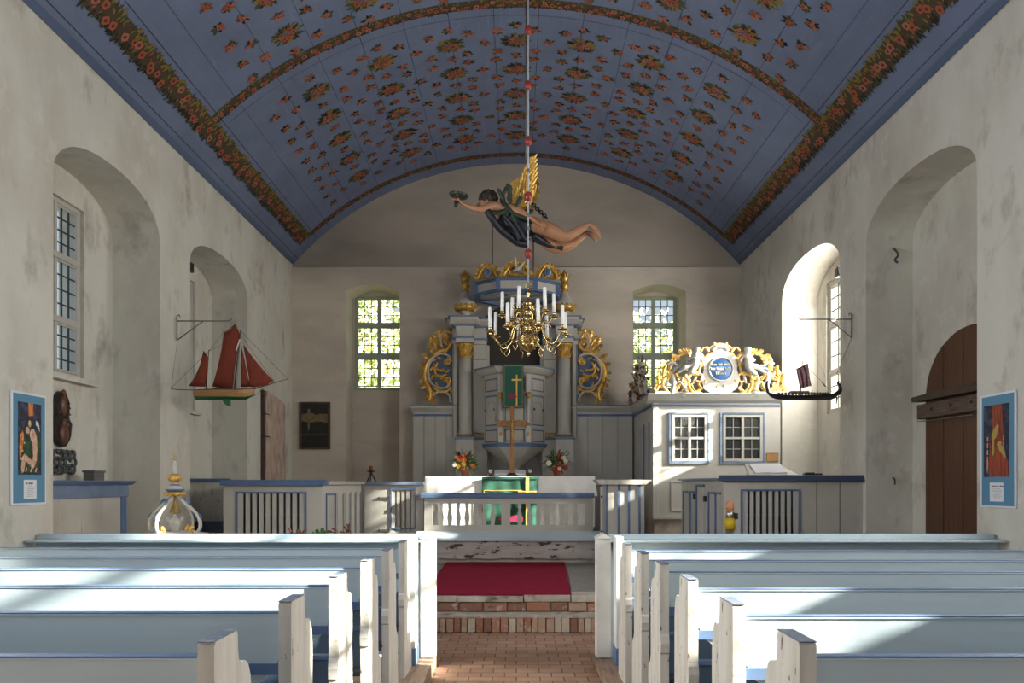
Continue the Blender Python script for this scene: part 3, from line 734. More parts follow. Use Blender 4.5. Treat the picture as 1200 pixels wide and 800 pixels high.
# ------------------------------------------------------------------ chancel stalls
def slat_front(t_, x0, x1, Y, zb, zt, ox0, ox1, oz0, oz1, n, capm='blue_paint', seam=()):
    """board front facing the nave with a blue-framed opening filled by white slats"""
    mb = MB()
    mb.box(x0, ox0, Y, Y+.04, zb, zt, 'clean_white'); mb.box(ox1, x1, Y, Y+.04, zb, zt, 'clean_white')
    mb.box(ox0, ox1, Y, Y+.04, oz1, zt, 'clean_white'); mb.box(ox0, ox1, Y, Y+.04, zb, oz0, 'clean_white')
    for s in seam: mb.box(s-.005, s+.005, Y-.002, Y+.01, zb+.02, zt, 'dark_recess')
    mb.build('front_panel', t_, bevel=.003)
    mb = MB(); frame_bars(mb, ox0, ox1, oz0, oz1, Y-.015, Y+.02, .025, 'blue_paint'); mb.build('opening_frame', t_)
    mb = MB(); wd = (ox1-ox0-.05)/(n+1)
    for i in range(n+1):
        a = ox0+.025+wd*i; mb.box(a+(.017 if i else 0), a+wd-(.017 if i < n else 0), Y+.006, Y+.028, oz0+.02, oz1-.02, 'clean_white')
    mb.build('slats', t_)
    mb = MB(); mb.box(x0+.1, x1-.1, Y+.30, Y+.33, .80, zt-.04, 'seat_blue'); mb.box(x0+.1, x1-.1, Y+.12, Y+.33, 1.28, 1.30, 'seat_blue'); mb.build('dark_backing', t_)  # dark boards added behind the slats so the slits look dark
CF = .40
# left stall
t_ = thing('chancel_stall', 'white slatted stall with blue cap rail left of the altar, corner nearest the left pews', 'choir stall', (-3.2, 11.6, CF))
slat_front(t_, -3.93, -2.6, 10.3, CF, 1.70, -3.765, -2.815, 1.01, 1.606, 9)
mb = MB(); mb.prism([(10.22, 1.69), (10.22, 1.70), (10.26, 1.765), (10.42, 1.765), (10.42, 1.69)], 'x', -3.95, -2.56, 'blue_paint')
mb.build('cap_rail', t_, bevel=.004)
mb = MB()                                     # side towards the aisle: framed narrow panels
mb.box(-2.64, -2.60, 10.34, 12.86, CF, 1.70, 'clean_white')
mb.build('side_panel', t_)
mb = MB()
for i, (a, b_) in enumerate(((10.48, 11.0), (11.12, 11.5), (11.62, 11.95), (12.07, 12.35), (12.45, 12.75))):
    frame_bars_x(mb, a, b_, .62, 1.58, -2.60, -2.585, .028, 'blue_paint' if i == 0 else 'clean_white')
    mb.box(-2.592, -2.58, b_-.018, b_, .62, 1.58, 'blue_dark')
    for j in range(4 if i == 0 else 0): mb.box(-2.60, -2.59, a+.09+.1*j, a+.11+.1*j, .66, 1.54, 'worn_white')
mb.build('panel_moulding', t_)
mb = MB(); mb.box(-2.68, -2.54, 10.42, 12.9, 1.70, 1.735, 'clean_white'); mb.box(-2.70, -2.52, 10.42, 12.9, 1.735, 1.75, 'clean_white'); mb.build('side_cap', t_, bevel=.004)
mb = MB(); mb.box(-3.93, -3.89, 10.34, 12.9, CF, 1.70, 'clean_white'); mb.box(-3.97, -3.87, 10.42, 12.9, 1.70, 1.745, 'clean_white'); mb.build('far_side', t_)
mb = MB(); mb.box(-3.88, -2.66, 11.7, 12.1, .80, .84, 'blue_grey'); mb.box(-3.88, -2.66, 12.1, 12.14, CF, 1.5, 'clean_white'); mb.build('bench', t_)
# its return with gate towards the altar
t_ = thing('stall_gate', 'sunlit white gate with iron hinges and four-slat opening left of the communion rail', 'gate', (-2.1, 12.95, CF))
mb = MB(); mb.box(-2.56, -1.58, 12.95, 12.99, CF, .9, 'clean_white'); mb.box(-2.56, -2.08, 12.95, 12.99, .9, 1.69, 'clean_white'); mb.box(-1.74, -1.58, 12.95, 12.99, .9, 1.69, 'clean_white'); mb.box(-2.08, -1.74, 12.95, 12.99, 1.60, 1.69, 'clean_white')
mb.build('board', t_, bevel=.003)
mb = MB(); frame_bars(mb, -2.12, -1.69, .95, 1.63, 12.935, 12.97, .02, 'blue_paint'); mb.build('opening_frame', t_)
mb = MB()
for i in range(5): mb.box(-2.10+i*.082, -2.10+i*.082+.052, 12.955, 12.975, .9, 1.62, 'clean_white')
mb.build('slats', t_)
mb = MB(); mb.box(-2.60, -1.56, 12.90, 13.02, 1.69, 1.735, 'blue_grey'); mb.box(-2.60, -1.56, 12.9, 13.02, 1.735, 1.745, 'clean_white'); mb.build('cap_rail', t_, bevel=.004)
for z in (.93, 1.47):
    mb = MB(); mb.box(-2.30, -2.14, 12.93, 12.952, z-.016, z+.016, 'grey_iron'); mb.box(-2.16, -2.12, 12.93, 12.952, z-.03, z+.03, 'grey_iron'); mb.ball((-2.30, 12.94, z), .022, 'grey_iron', 6); mb.build('hinge', t_)
# right stall
t_ = thing('chancel_stall', 'white stall with dark blue rail under the viking ship, slatted opening in its front', 'choir stall', (3.6, 11.4, CF))
slat_front(t_, 2.69, 4.5, 9.97, CF, 1.745, 2.914, 3.69, 1.02, 1.642, 8, seam=(3.90, 4.20))
mb = MB(); mb.prism([(9.90, 1.745), (9.90, 1.76), (9.94, 1.825), (10.1, 1.825), (10.1, 1.745)], 'x', 2.66, 4.495, 'blue_dark'); mb.build('cap_rail', t_, bevel=.004)
mb = MB(); mb.box(2.69, 2.73, 10.01, 12.5, CF, 1.76, 'clean_white'); mb.build('side_panel', t_)
mb = MB()
for i, (a, b_) in enumerate(((10.08, 10.35), (10.42, 10.72), (10.95, 11.45), (11.6, 11.85), (12.0, 12.35))):
    zt = 1.60 if i != 2 else 1.70
    mb.box(2.672, 2.69, b_-.03, b_, .62, zt, 'blue_paint'); mb.box(2.672, 2.69, a, b_, zt-.03, zt, 'blue_paint'); mb.box(2.68, 2.69, a, a+.02, .62, zt, 'clean_white'); mb.box(2.675, 2.69, a, b_, .62, .64, 'blue_grey')
    if i == 2:
        for j in range(5): mb.box(2.68, 2.69, a+.06+.08*j, a+.075+.08*j, .66, zt-.05, 'worn_white')
mb.build('panel_moulding', t_)
for y, z in ((10.88, 1.50), (10.88, .86), (11.53, 1.52), (11.53, .90)):
    mb = MB(); mb.box(2.655, 2.69, y-.035, y+.035, z-.04, z+.04, 'iron'); mb.build('hinge', t_)
mb = MB(); mb.box(2.63, 2.78, 10.1, 12.5, 1.76, 1.79, 'blue_grey'); mb.build('side_cap', t_, bevel=.004)
mb = MB(); mb.box(2.75, 4.4, 11.2, 11.6, .80, .84, 'blue_grey'); mb.box(2.75, 4.4, 11.6, 11.64, CF, 1.5, 'clean_white'); mb.build('bench', t_)
# boarded desk right of the rail
t_ = thing('boarded_desk', 'white boarded desk with blue battens and flat ledge right of the communion rail', 'desk', (1.72, 12.1, CF))
mb = MB(); mb.box(1.40, 2.0, 12.0, 12.04, CF, 1.70, 'clean_white'); mb.box(1.96, 2.0, 12.04, 12.45, CF, 1.70, 'clean_white'); mb.box(1.40, 1.44, 12.04, 12.45, CF, 1.70, 'clean_white'); mb.build('boards', t_, bevel=.003)
mb = MB()
for x in (1.415, 1.60, 1.76, 1.925): mb.box(x-.016, x+.016, 11.985, 12.0, CF, 1.70, 'blue_paint')
mb.build('battens', t_)
mb = MB(); mb.prism([(1.30, 1.70), (2.02, 1.70), (2.12, 1.775), (1.24, 1.775)], 'y', 11.93, 12.5, 'worn_white'); mb.build('ledge', t_, bevel=.004)
t_ = thing('chancel_door', 'low cream door on black strap hinges between rail and boarded desk', 'gate', (1.4, 12.7, CF))
mb = MB(); mb.box(1.40, 1.62, 12.74, 12.78, CF, 1.66, 'white_paint'); mb.build('board', t_)
for z in (.92, 1.50):
    mb = MB(); mb.prism([(1.40, z-.012), (1.46, z-.03), (1.50, z-.012), (1.60, z-.03), (1.60, z+.03), (1.50, z+.012), (1.46, z+.03), (1.40, z+.012)], 'y', 12.715, 12.74, 'iron'); mb.build('strap_hinge', t_)
# panelled pew in the left niche
t_ = thing('niche_pew', 'white boarded pew wall with broad blue cornice in the left window niche', 'pew', (-4.75, 8.3, 0))
mb = MB(); mb.box(-4.74, -4.70, 7.5, 9.2, .0, 1.62, 'clean_white')
for y in (7.9, 8.3, 8.7): mb.box(-4.701, -4.697, y-.004, y+.004, .1, 1.6, 'worn_white')
mb.build('boards', t_)
mb = MB(); mb.box(-4.745, -4.685, 9.12, 9.24, 0, 1.62, 'blue_paint'); mb.build('post', t_, bevel=.004)
mb = MB(); mb.box(-4.76, -4.67, 7.49, 9.26, 1.56, 1.70, 'blue_grey'); mb.prism([(-4.78, 1.70), (-4.65, 1.70), (-4.60, 1.735), (-4.60, 1.75), (-4.78, 1.75)], 'y', 7.48, 9.30, 'blue_paint'); mb.build('cornice', t_, bevel=.004)
mb = MB(); mb.box(-5.08, -4.78, 7.5, 9.2, 1.70, 1.745, 'clean_white'); mb.build('shelf', t_)
# old bench in the second left niche
t_ = thing('old_bench', 'white bench with blue top and dark seat in the second left niche', 'bench', (-4.5, 11.3, CF))
mb = MB(); mb.box(-4.95, -4.30, 11.40, 11.44, CF, 1.74, 'worn_white'); mb.build('backrest', t_)
mb = MB(); mb.box(-4.97, -4.26, 11.37, 11.47, 1.74, 1.79, 'blue_paint'); mb.build('cap_rail', t_, bevel=.004)
mb = MB(); mb.box(-4.95, -4.1, 11.0, 11.39, 1.12, 1.16, 'blue_dark'); mb.box(-4.95, -4.1, 11.0, 11.03, 1.02, 1.12, 'blue_dark'); mb.box(-4.9, -4.86, 11.02, 11.38, CF, 1.12, 'worn_white'); mb.box(-4.2, -4.16, 11.02, 11.38, CF, 1.12, 'worn_white'); mb.build('seat', t_)

# ------------------------------------------------------------------ predella, communion rail, altar
mb = MB(); mb.box(-1.72, 1.42, 12.72, 15.0, CF, .74, 'old_plinth'); struct(mb.build('floor_altar', bevel=.01))
mb = MB(); pts = []
rr = random.Random(9)
for i in range(41):
    x = -1.66+3.04*i/40; pts.append((x, .475+rr.uniform(-.012, .016)))
mb.prism(pts+[(1.38, .765), (-1.66, .765)], 'y', 12.65, 12.71, 'peeling_white')
tag(mb.build('kneeler_board', bevel=.003), 'weathered plank with peeling white paint under the communion rail', 'board')
t_ = thing('communion_rail', 'white baluster rail with dark blue top in front of the altar', 'communion rail', (-.13, 12.8, .765))
mb = MB(); mb.prism([(12.60, .768), (12.60, .782), (12.83, .92), (12.83, .768)], 'x', -1.66, 1.42, 'pew_white'); mb.build('kneeler', t_, bevel=.004)
X0, X1 = -1.54, 1.283
mb = MB(); za, zb, zc, zd = .92, 1.05, 1.388, 1.475
mb.box(X0, X1, 12.83, 12.87, .77, zb-.03, 'clean_white'); mb.box(X0, X1, 12.83, 12.87, zc-.01, zd, 'clean_white')
ea, eb, m0, m1 = -1.40, 1.15, -.25, -.10
for a, b_ in ((X0, ea), (eb, X1), (m0, m1)): mb.box(a, b_, 12.83, 12.87, zb-.03, zc-.01, 'clean_white')
mb.build('rail_frame', t_, bevel=.003)
def baluster_poly(x, hw):
    prof = [(0, .75), (.06, .75), (.10, 1.0), (.14, .55), (.18, .95), (.35, 1.15), (.5, .95), (.65, .62), (.80, .55), (.84, .95), (.90, .55), (.94, .8), (1, .8)]
    zs = [zb-.03+(zc-.01-zb+.03)*p[0] for p in prof]
    return [(x-hw*p[1], z) for p, z in zip(prof, zs)] + [(x+hw*p[1], z) for p, z in reversed(list(zip(prof, zs)))]
for n, a, b_ in ((7, ea, m0), (7, m1, eb)):
    st = (b_-a)/(n+1)
    for i in range(1, n+1):
        mb = MB(); mb.prism(baluster_poly(a+st*i, .038), 'y', 12.838, 12.862, 'clean_white'); mb.build('baluster', t_)
mb = MB(); mb.prism([(12.79, 1.475), (12.79, 1.53), (12.82, 1.560), (12.93, 1.560), (12.93, 1.475)], 'x', X0-.05, X1+.02, 'blue_paint'); mb.build('top_rail', t_, bevel=.004)

t_ = thing('altar', 'altar table on the step behind the communion rail', 'altar', (-.1, 14.1, .74))
mb = MB(); mb.box(-1.555, 1.325, 13.53, 14.42, .741, 1.825, 'old_plinth'); mb.build('table_body', t_)
# white cloth with a hanging front and slanting ends
mb = MB(); nx = 48
top = []; 
def wv(x, q): return .012*math.sin(x*9)*q+.008*math.sin(x*23+1)*q
rows_ = [(14.44, 1.842, 0), (13.52, 1.845, 0), (13.505, 1.838, .2), (13.50, 1.55, .7), (13.50, 1.22, 1.2), (13.50, .95, 1.6)]
vs = []
for (y, z, q) in rows_:
    for i in range(nx+1):
        x = -1.60+2.98*i/nx; vs.append((x, y-wv(x, q), z))
fs = [(r*(nx+1)+i, r*(nx+1)+i+1, (r+1)*(nx+1)+i+1, (r+1)*(nx+1)+i) for r in range(len(rows_)-1) for i in range(nx)]
mb.add(vs, fs, 'cloth_white', True)
for sg, x in ((-1, -1.60), (1, 1.38)):
    mb.add([(x, 14.44, 1.842), (x, 13.505, 1.842), (x+sg*.05, 13.5, 1.5), (x+sg*.05, 14.44, 1.5)], [(0, 1, 2, 3)], 'cloth_white')
    mb.add([(x, 13.505, 1.842), (x+sg*.05, 13.5, 1.5), (x-sg*.02, 13.495, 1.5)], [(0, 1, 2)], 'cloth_white')
tag(mb.build('altar_cloth'), 'white linen cloth hanging over the altar front', 'tablecloth')
t_ = thing('antependium', 'green cloth with yellow cross hanging down the front of the altar', 'cloth', (-.1, 13.47, .95))
mb = MB(); xa_, xb_ = -.60, .39; n = 24; vs = []
for z, q in ((1.835, .2), (1.5, .8), (1.2, 1.2), (.96, 1.6)):
    for i in range(n+1):
        x = xa_+(xb_-xa_)*i/n; vs.append((x, 13.472-wv(x, q), z))
mb.add(vs, [(r*(n+1)+i, r*(n+1)+i+1, (r+1)*(n+1)+i+1, (r+1)*(n+1)+i) for r in range(3) for i in range(n)], 'cloth_green', True); mb.build('green_cloth', t_)
mb = MB()
for i in range(34):
    x = xa_+(xb_-xa_)*(i+.5)/34; mb.box(x-.009, x+.009, 13.455, 13.463, 1.79, 1.835, 'fringe')
mb.build('fringe', t_)
mb = MB(); mb.box(.165, .225, 13.442, 13.452, .98, 1.82, 'cloth_yellow'); mb.box(.03, .36, 13.443, 13.451, 1.565, 1.585, 'cloth_yellow'); mb.box(xa_+.03, xa_+.04, 13.445, 13.453, 1.0, 1.6, 'cloth_yellow'); mb.box(xa_+.03, .1, 13.445, 13.453, 1.59, 1.60, 'cloth_yellow'); mb.build('cross_stripe', t_)
mb = MB(); mb.prism([(-.33, 1.10), (-.22, 1.17), (-.10, 1.14), (0.0, 1.17), (.12, 1.13), (.12, 1.05), (-.05, 1.04), (-.20, 1.03)], 'y', 13.438, 13.45, 'cloth_pink'); mb.build('pink_flames', t_)

TZ = 1.846                                     # altar top
# crucifix
t_ = thing('crucifix', 'tall wooden altar crucifix with small gilt corpus', 'crucifix', (-.075, 13.99, TZ))
Yc = 13.99; kk = Yc/F; cx = (600-605)*kk
mb = MB(); mb.box(cx-.038, cx+.038, Yc-.02, Yc+.02, TZ+.05, Q(0, 476, Yc).z, 'wood_cross'); mb.build('upright', t_, bevel=.003)
mb = MB(); mb.box(Q(581.5, 0, Yc).x, Q(617, 0, Yc).x, Yc-.022, Yc+.022, Q(0, 499, Yc).z, Q(0, 492.5, Yc).z, 'wood_cross'); mb.build('crossbar', t_, bevel=.003)
mb = MB(); mb.lathe([(.12, 0), (.12, .02), (.09, .035), (.06, .06), (.0, .065)], (cx, Yc, TZ), 'wood_dark', 16, sy=.5); mb.build('foot', t_)
zt = Q(0, 494, Yc).z
V = [(cx, Yc-.055, zt-.18), (cx, Yc-.055, zt-.06), (cx, Yc-.06, zt-.02), (cx+.008, Yc-.07, zt+.04), (cx-.07, Yc-.045, zt-.005), (cx-.15, Yc-.035, zt+.04), (cx+.07, Yc-.045, zt-.005), (cx+.15, Yc-.035, zt+.04), (cx+.012, Yc-.06, zt-.30), (cx, Yc-.04, zt-.44)]
skin('corpus', V, [(0, 1), (1, 2), (2, 3), (2, 4), (4, 5), (2, 6), (6, 7), (0, 8), (8, 9)], [.028, .033, .02, .022, .014, .009, .014, .009, .026, .014], 'gold_dark', t_, 1)
# open book on stand
t_ = thing('altar_book', 'open book lying on a low stand before the crucifix', 'book', (-.1, 14.08, TZ))
xL, xR = -.40, .17; xm = (xL+xR)/2
mb = MB(); mb.prism([(13.96, TZ), (14.17, TZ), (14.17, TZ+.10), (13.96, TZ+.02)], 'x', xL-.02, xR+.02, 'wood_platform'); mb.build('book_stand', t_)
mb = MB()
for a, b_ in ((xL, xm), (xm, xR)):
    n = 6
    for i in range(n):
        u = a+(b_-a)*i/n; v = a+(b_-a)*(i+1)/n
        h = lambda x: .018+.014*math.sin(PI*abs(x-xm)/(xm-xL+.001))
        mb.quad((u, 13.97, TZ+.02+h(u)), (v, 13.97, TZ+.02+h(v)), (v, 14.16, TZ+.095+h(v)), (u, 14.16, TZ+.095+h(u)), 'paper')
        mb.quad((u, 13.97, TZ+.02+h(u)), (v, 13.97, TZ+.02+h(v)), (v, 13.97, TZ+.02), (u, 13.97, TZ+.02), 'paper')
mb.build('pages', t_)
for px, lab in ((575, 'left'), (621, 'right')):
    p = Q(px, 558, 14.2)
    t_ = thing('altar_candle', 'short white candle in a brass holder on the altar, %s of the open book' % lab, 'candle', (p.x, 14.2, TZ), 'candles on the altar')
    mb = MB(); mb.lathe([(.05, 0), (.05, .01), (.03, .02), (.022, .05), (.045, .06), (.045, .068)], (p.x, 14.2, TZ), 'brass', 12); mb.build('holder', t_)
    mb = MB(); mb.lathe([(.035, .068), (.035, .13), (0, .13)], (p.x, 14.2, TZ), 'candle', 12); mb.build('wax', t_)
def bouquet3(px, mix, seed, label, rr_):
    Yb = 14.15; p = Q(px, 0, Yb); rr = random.Random(seed)
    t_ = thing('flower_vase', label, 'flowers', (p.x, Yb, TZ), 'flower vases on the altar')
    mb = MB(); mb.lathe([(.045, 0), (.06, .01), (.085, .12), (.09, .14), (.078, .14), (.07, .11), (0, .10)], (p.x, Yb, TZ), 'terracotta', 14); mb.build('pot', t_)
    mb = MB(); c = Vector((p.x, Yb, TZ+.26))
    for i in range(130):
        d = Vector((rr.gauss(0, 1), rr.gauss(0, .8), rr.gauss(.1, .7))).normalized()
        b0 = c+d*rr.uniform(.02, .17)
        mb.leaf(b0, d, d.orthogonal(), rr.uniform(.07, .13), rr.uniform(.03, .05), rr.choice(['leaf', 'leaf', 'leaf_bright', 'leaf_brown']), .3, 2)
    for i in range(14):
        d = Vector((rr.gauss(0, 1), rr.gauss(0, .6), rr.gauss(.2, .6))).normalized(); e = c+d*rr.uniform(.24, .30)
        mb.tube([c, c+d*.15+Vector((0, 0, .02)), e], .003, 'leaf', 4)
        mb.leaf(e-d*.02, d, d.orthogonal(), .05, .02, 'leaf_bright', .3, 2)
    mb.build('foliage', t_)
    for i in range(15):
        an = rr.random()*6.28; q = math.sqrt(rr.random())*.19
        f = Vector((p.x+q*1.15*math.cos(an), Yb-.10-rr.random()*.05, TZ+.25+q*.75*math.sin(an)))
        mm = rr.choice(mix); mb = MB(); r = rr.uniform(.026, .045)
        for j in range(9):
            a = 2*PI*j/9; mb.leaf(f, (math.cos(a), -.35, math.sin(a)), (0, -1, 0), r*1.35, r*.8, mm, .35, 1)
        for j in range(6):
            a = 2*PI*j/6; mb.leaf(f+Vector((0, -.01, 0)), (math.cos(a), -.9, math.sin(a)), (0, -1, 0), r*.8, r*.6, mm, .3, 1)
        mb.ball(f+Vector((0, -.012, 0)), r*.3, 'flower_yellow' if mm != 'flower_yellow' else 'flower_orange', 6)
        mb.build('flower', t_)
bouquet3(545, ['flower_yellow', 'flower_red', 'flower_yellow', 'flower_orange', 'flower_white'], 4, 'bouquet with yellow and red flowers in a terracotta pot, left on the altar', 0)
bouquet3(653, ['flower_red', 'flower_white', 'flower_red', 'flower_white', 'flower_orange'], 8, 'darker bouquet of red and white flowers in a terracotta pot, right on the altar', 0)

# ------------------------------------------------------------------ screens beside the retable
def end_screen(x0, x1, label, grp):
    t_ = thing('altar_screen', label, 'screen', ((x0+x1)/2, 15.1, CF), grp)
    mb = MB(); n = 4
    for i in range(n):
        a = x0+(x1-x0)*i/n; b_ = x0+(x1-x0)*(i+1)/n; mb.box(a+.004, b_-.004, 15.03+.004*(i % 2), 15.06, CF, 3.12, 'clean_white')
    mb.box(x0, x1, 15.06, 15.36, CF, 3.12, 'clean_white'); mb.build('boards', t_)
    mb = MB(); mb.box(x0, x1, 15.01, 15.05, 3.03, 3.07, 'blue_paint'); mb.build('blue_moulding', t_)
    mb = MB(); mb.prism([(15.03, 3.12), (14.96, 3.19), (14.95, 3.24), (15.36, 3.24), (15.36, 3.12)], 'x', x0-.03, x1+.02, 'clean_white'); mb.box(x0-.03, x1+.02, 14.945, 15.3, 3.225, 3.245, 'blue_grey'); mb.build('cornice', t_, bevel=.003)
end_screen(-2.02, -1.15, 'white boarded screen left of the retable below the gilt scrollwork', 'boarded screens beside the retable')
end_screen(1.10, 2.28, 'white boarded screen between the retable and the glazed booth', 'boarded screens beside the retable')

# ------------------------------------------------------------------ retable
XC = -.03
t_ = thing('retable', 'white and blue columned altarpiece with gilt capitals framing the pulpit', 'altarpiece', (XC, 15.1, .715))
mb = MB(); 
for sg in (-1, 1):
    a, b_ = sorted((XC+sg*.50, XC+sg*1.22)); mb.box(a, b_, 15.06, 15.36, CF, 4.42, 'clean_white')
mb.box(XC-.5, XC+.5, 15.20, 15.36, CF, 2.55, 'clean_white'); mb.build('back_boards', t_)
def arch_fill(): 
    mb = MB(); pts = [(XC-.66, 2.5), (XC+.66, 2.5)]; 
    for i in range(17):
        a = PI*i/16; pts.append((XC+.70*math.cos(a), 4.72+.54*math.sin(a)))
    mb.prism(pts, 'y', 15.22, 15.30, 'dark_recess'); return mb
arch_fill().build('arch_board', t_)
for sg in (-1, 1):
    xo = XC+sg*.96; xp = XC+sg*.69; xf = XC+sg*1.17
    # pedestals
    mb = MB(); mb.box(xo-.17, xo+.17, 14.72, 15.06, CF+.3, 2.58, 'clean_white'); mb.box(*sorted((xp-.16, xp+.16)), 14.9, 15.06, CF+.3, 2.58, 'clean_white')
    mb.box(xo-.19, xo+.19, 14.70, 15.06, 2.56, 2.61, 'blue_grey'); mb.box(xp-.17, xp+.17, 14.88, 15.06, 2.56, 2.61, 'blue_paint'); mb.build('pedestal', t_, bevel=.004)
    mb = MB(); mb.lathe([(.155, 2.61), (.16, 2.64), (.145, 2.66)], (xo, 14.88, 0), 'gold_dark', 20); mb.lathe([(.145, 2.66), (.15, 2.68), (.13, 2.72), (.124, 2.74), (.126, 3.2), (.118, 3.7), (.105, 4.14)], (xo, 14.88, 0), 'clean_white', 20); mb.build('column', t_)
    mb = MB(); mb.lathe([(.105, 4.14), (.118, 4.15), (.118, 4.165), (.107, 4.175), (.11, 4.27), (.14, 4.36), (.16, 4.385), (.165, 4.41)], (xo, 14.88, 0), 'gold', 16)
    for i in range(12):
        a = 2*PI*i/12; d = Vector((math.cos(a), math.sin(a), 0))
        mb.leaf(Vector((xo, 14.88, 4.17+.09*(i % 2)))+d*.105, (d.x*.25, d.y*.25, 1), d, .13, .07, 'gold', .45, 3)
    mb.build('capital', t_)
    mb = MB(); mb.box(xp-.12, xp+.12, 14.98, 15.08, 2.70, 4.20, 'clean_white'); mb.box(xp-.13, xp+.13, 14.97, 15.08, 2.61, 2.68, 'gold_dark'); mb.box(xp-.13, xp+.13, 14.97, 15.08, 4.36, 4.385, 'gold'); mb.box(xp-.125, xp+.125, 14.975, 15.08, 4.12, 4.135, 'gold_dark'); mb.box(xp-.12, xp+.12, 14.98, 15.08, 4.2, 4.42, 'clean_white'); mb.build('pilaster', t_, bevel=.003)
    mb = MB(); mb.box(xf-.045, xf+.045, 14.96, 15.08, 2.61, 4.42, 'clean_white'); mb.box(xf+sg*.03-.006, xf+sg*.03+.006, 14.955, 14.97, 2.61, 4.42, 'blue_dark'); mb.build('side_strip', t_)
    # entablature: architrave, frieze, cornice with breaks over the column
    mb = MB()
    a, b_ = sorted((XC+sg*.55, XC+sg*1.22))
    mb.box(a, b_, 14.94, 15.36, 4.42, 4.52, 'clean_white'); mb.box(xo-.17, xo+.17, 14.72, 14.94, 4.42, 4.52, 'clean_white'); mb.box(xo-.185, xo+.185, 14.70, 14.95, 4.50, 4.545, 'blue_grey'); mb.box(a-.02, b_+.02, 14.925, 15.36, 4.50, 4.54, 'blue_grey')
    mb.build('architrave', t_, bevel=.004)
    mb = MB(); mb.box(a, b_, 14.96, 15.36, 4.54, 4.74, 'clean_white'); mb.prism([(xo-.14, 4.545), (xo+.14, 4.545), (xo+.18, 4.74), (xo-.18, 4.74)], 'y', 14.74, 14.96, 'clean_white'); mb.build('frieze', t_)
    mb = MB()
    for (x0_, x1_, yf) in ((a, b_, 14.90), (xo-.18, xo+.18, 14.68)):
        mb.box(x0_-.04, x1_+.04, yf, 15.36, 4.74, 4.77, 'blue_grey')
        mb.prism([(yf-.01, 4.77), (yf-.09, 4.84), (yf-.10, 4.88), (15.36, 4.88), (15.36, 4.77)], 'x', x0_-.09, x1_+.09, 'clean_white')
        mb.box(x0_-.13, x1_+.13, yf-.12, 15.36, 4.88, 4.905, 'blue_grey')
    mb.build('cornice', t_, bevel=.004)
    # urn
for sg, lab in ((-1, 'left'), (1, 'right')):
    xo = XC+sg*.965+.0
    u = thing('urn', 'white urn with gilt acanthus band and flame finial on the %s column of the altarpiece' % lab, 'urn', (xo, 14.95, 4.905), 'urns on the altarpiece')
    mb = MB(); c = (xo, 14.95, 4.905)
    mb.lathe([(.11, 0), (.12, .02), (.07, .05), (.06, .08), (.14, .14), (.20, .20), (.215, .26), (.18, .34), (.11, .42), (.075, .50), (.07, .54)], c, 'worn_white', 20); mb.build('body', u)
    mb = MB()
    mb.lathe([(.105, .0), (.125, .012), (.118, .025)], c, 'gold', 18); mb.lathe([(.15, .14), (.205, .19), (.22, .23), (.21, .255)], c, 'gold', 20)
    for i in range(14):
        a = 2*PI*i/14; d = Vector((math.cos(a), math.sin(a), 0)); mb.leaf(Vector(c)+Vector((0, 0, .16))+d*.175, (d.x*.5, d.y*.5, 1), d, .13, .075, 'gold', .2, 2)
    mb.build('gilt_band', u)
    mb = MB(); mb.lathe([(.075, .53), (.085, .55), (.07, .57), (.06, .60), (.09, .64), (.095, .67), (.07, .70), (.05, .72), (.085, .77), (.09, .82), (.06, .88), (.02, .95), (0, .98)], c, 'gold', 14)
    for i in range(8):
        a = 2*PI*i/8; d = Vector((math.cos(a), math.sin(a), 0)); mb.leaf(Vector(c)+Vector((0, 0, .72))+d*.055, (d.x*.3, d.y*.3, 1), d, .17, .06, 'gold_dark', .15, 2)
    mb.build('finial', u)

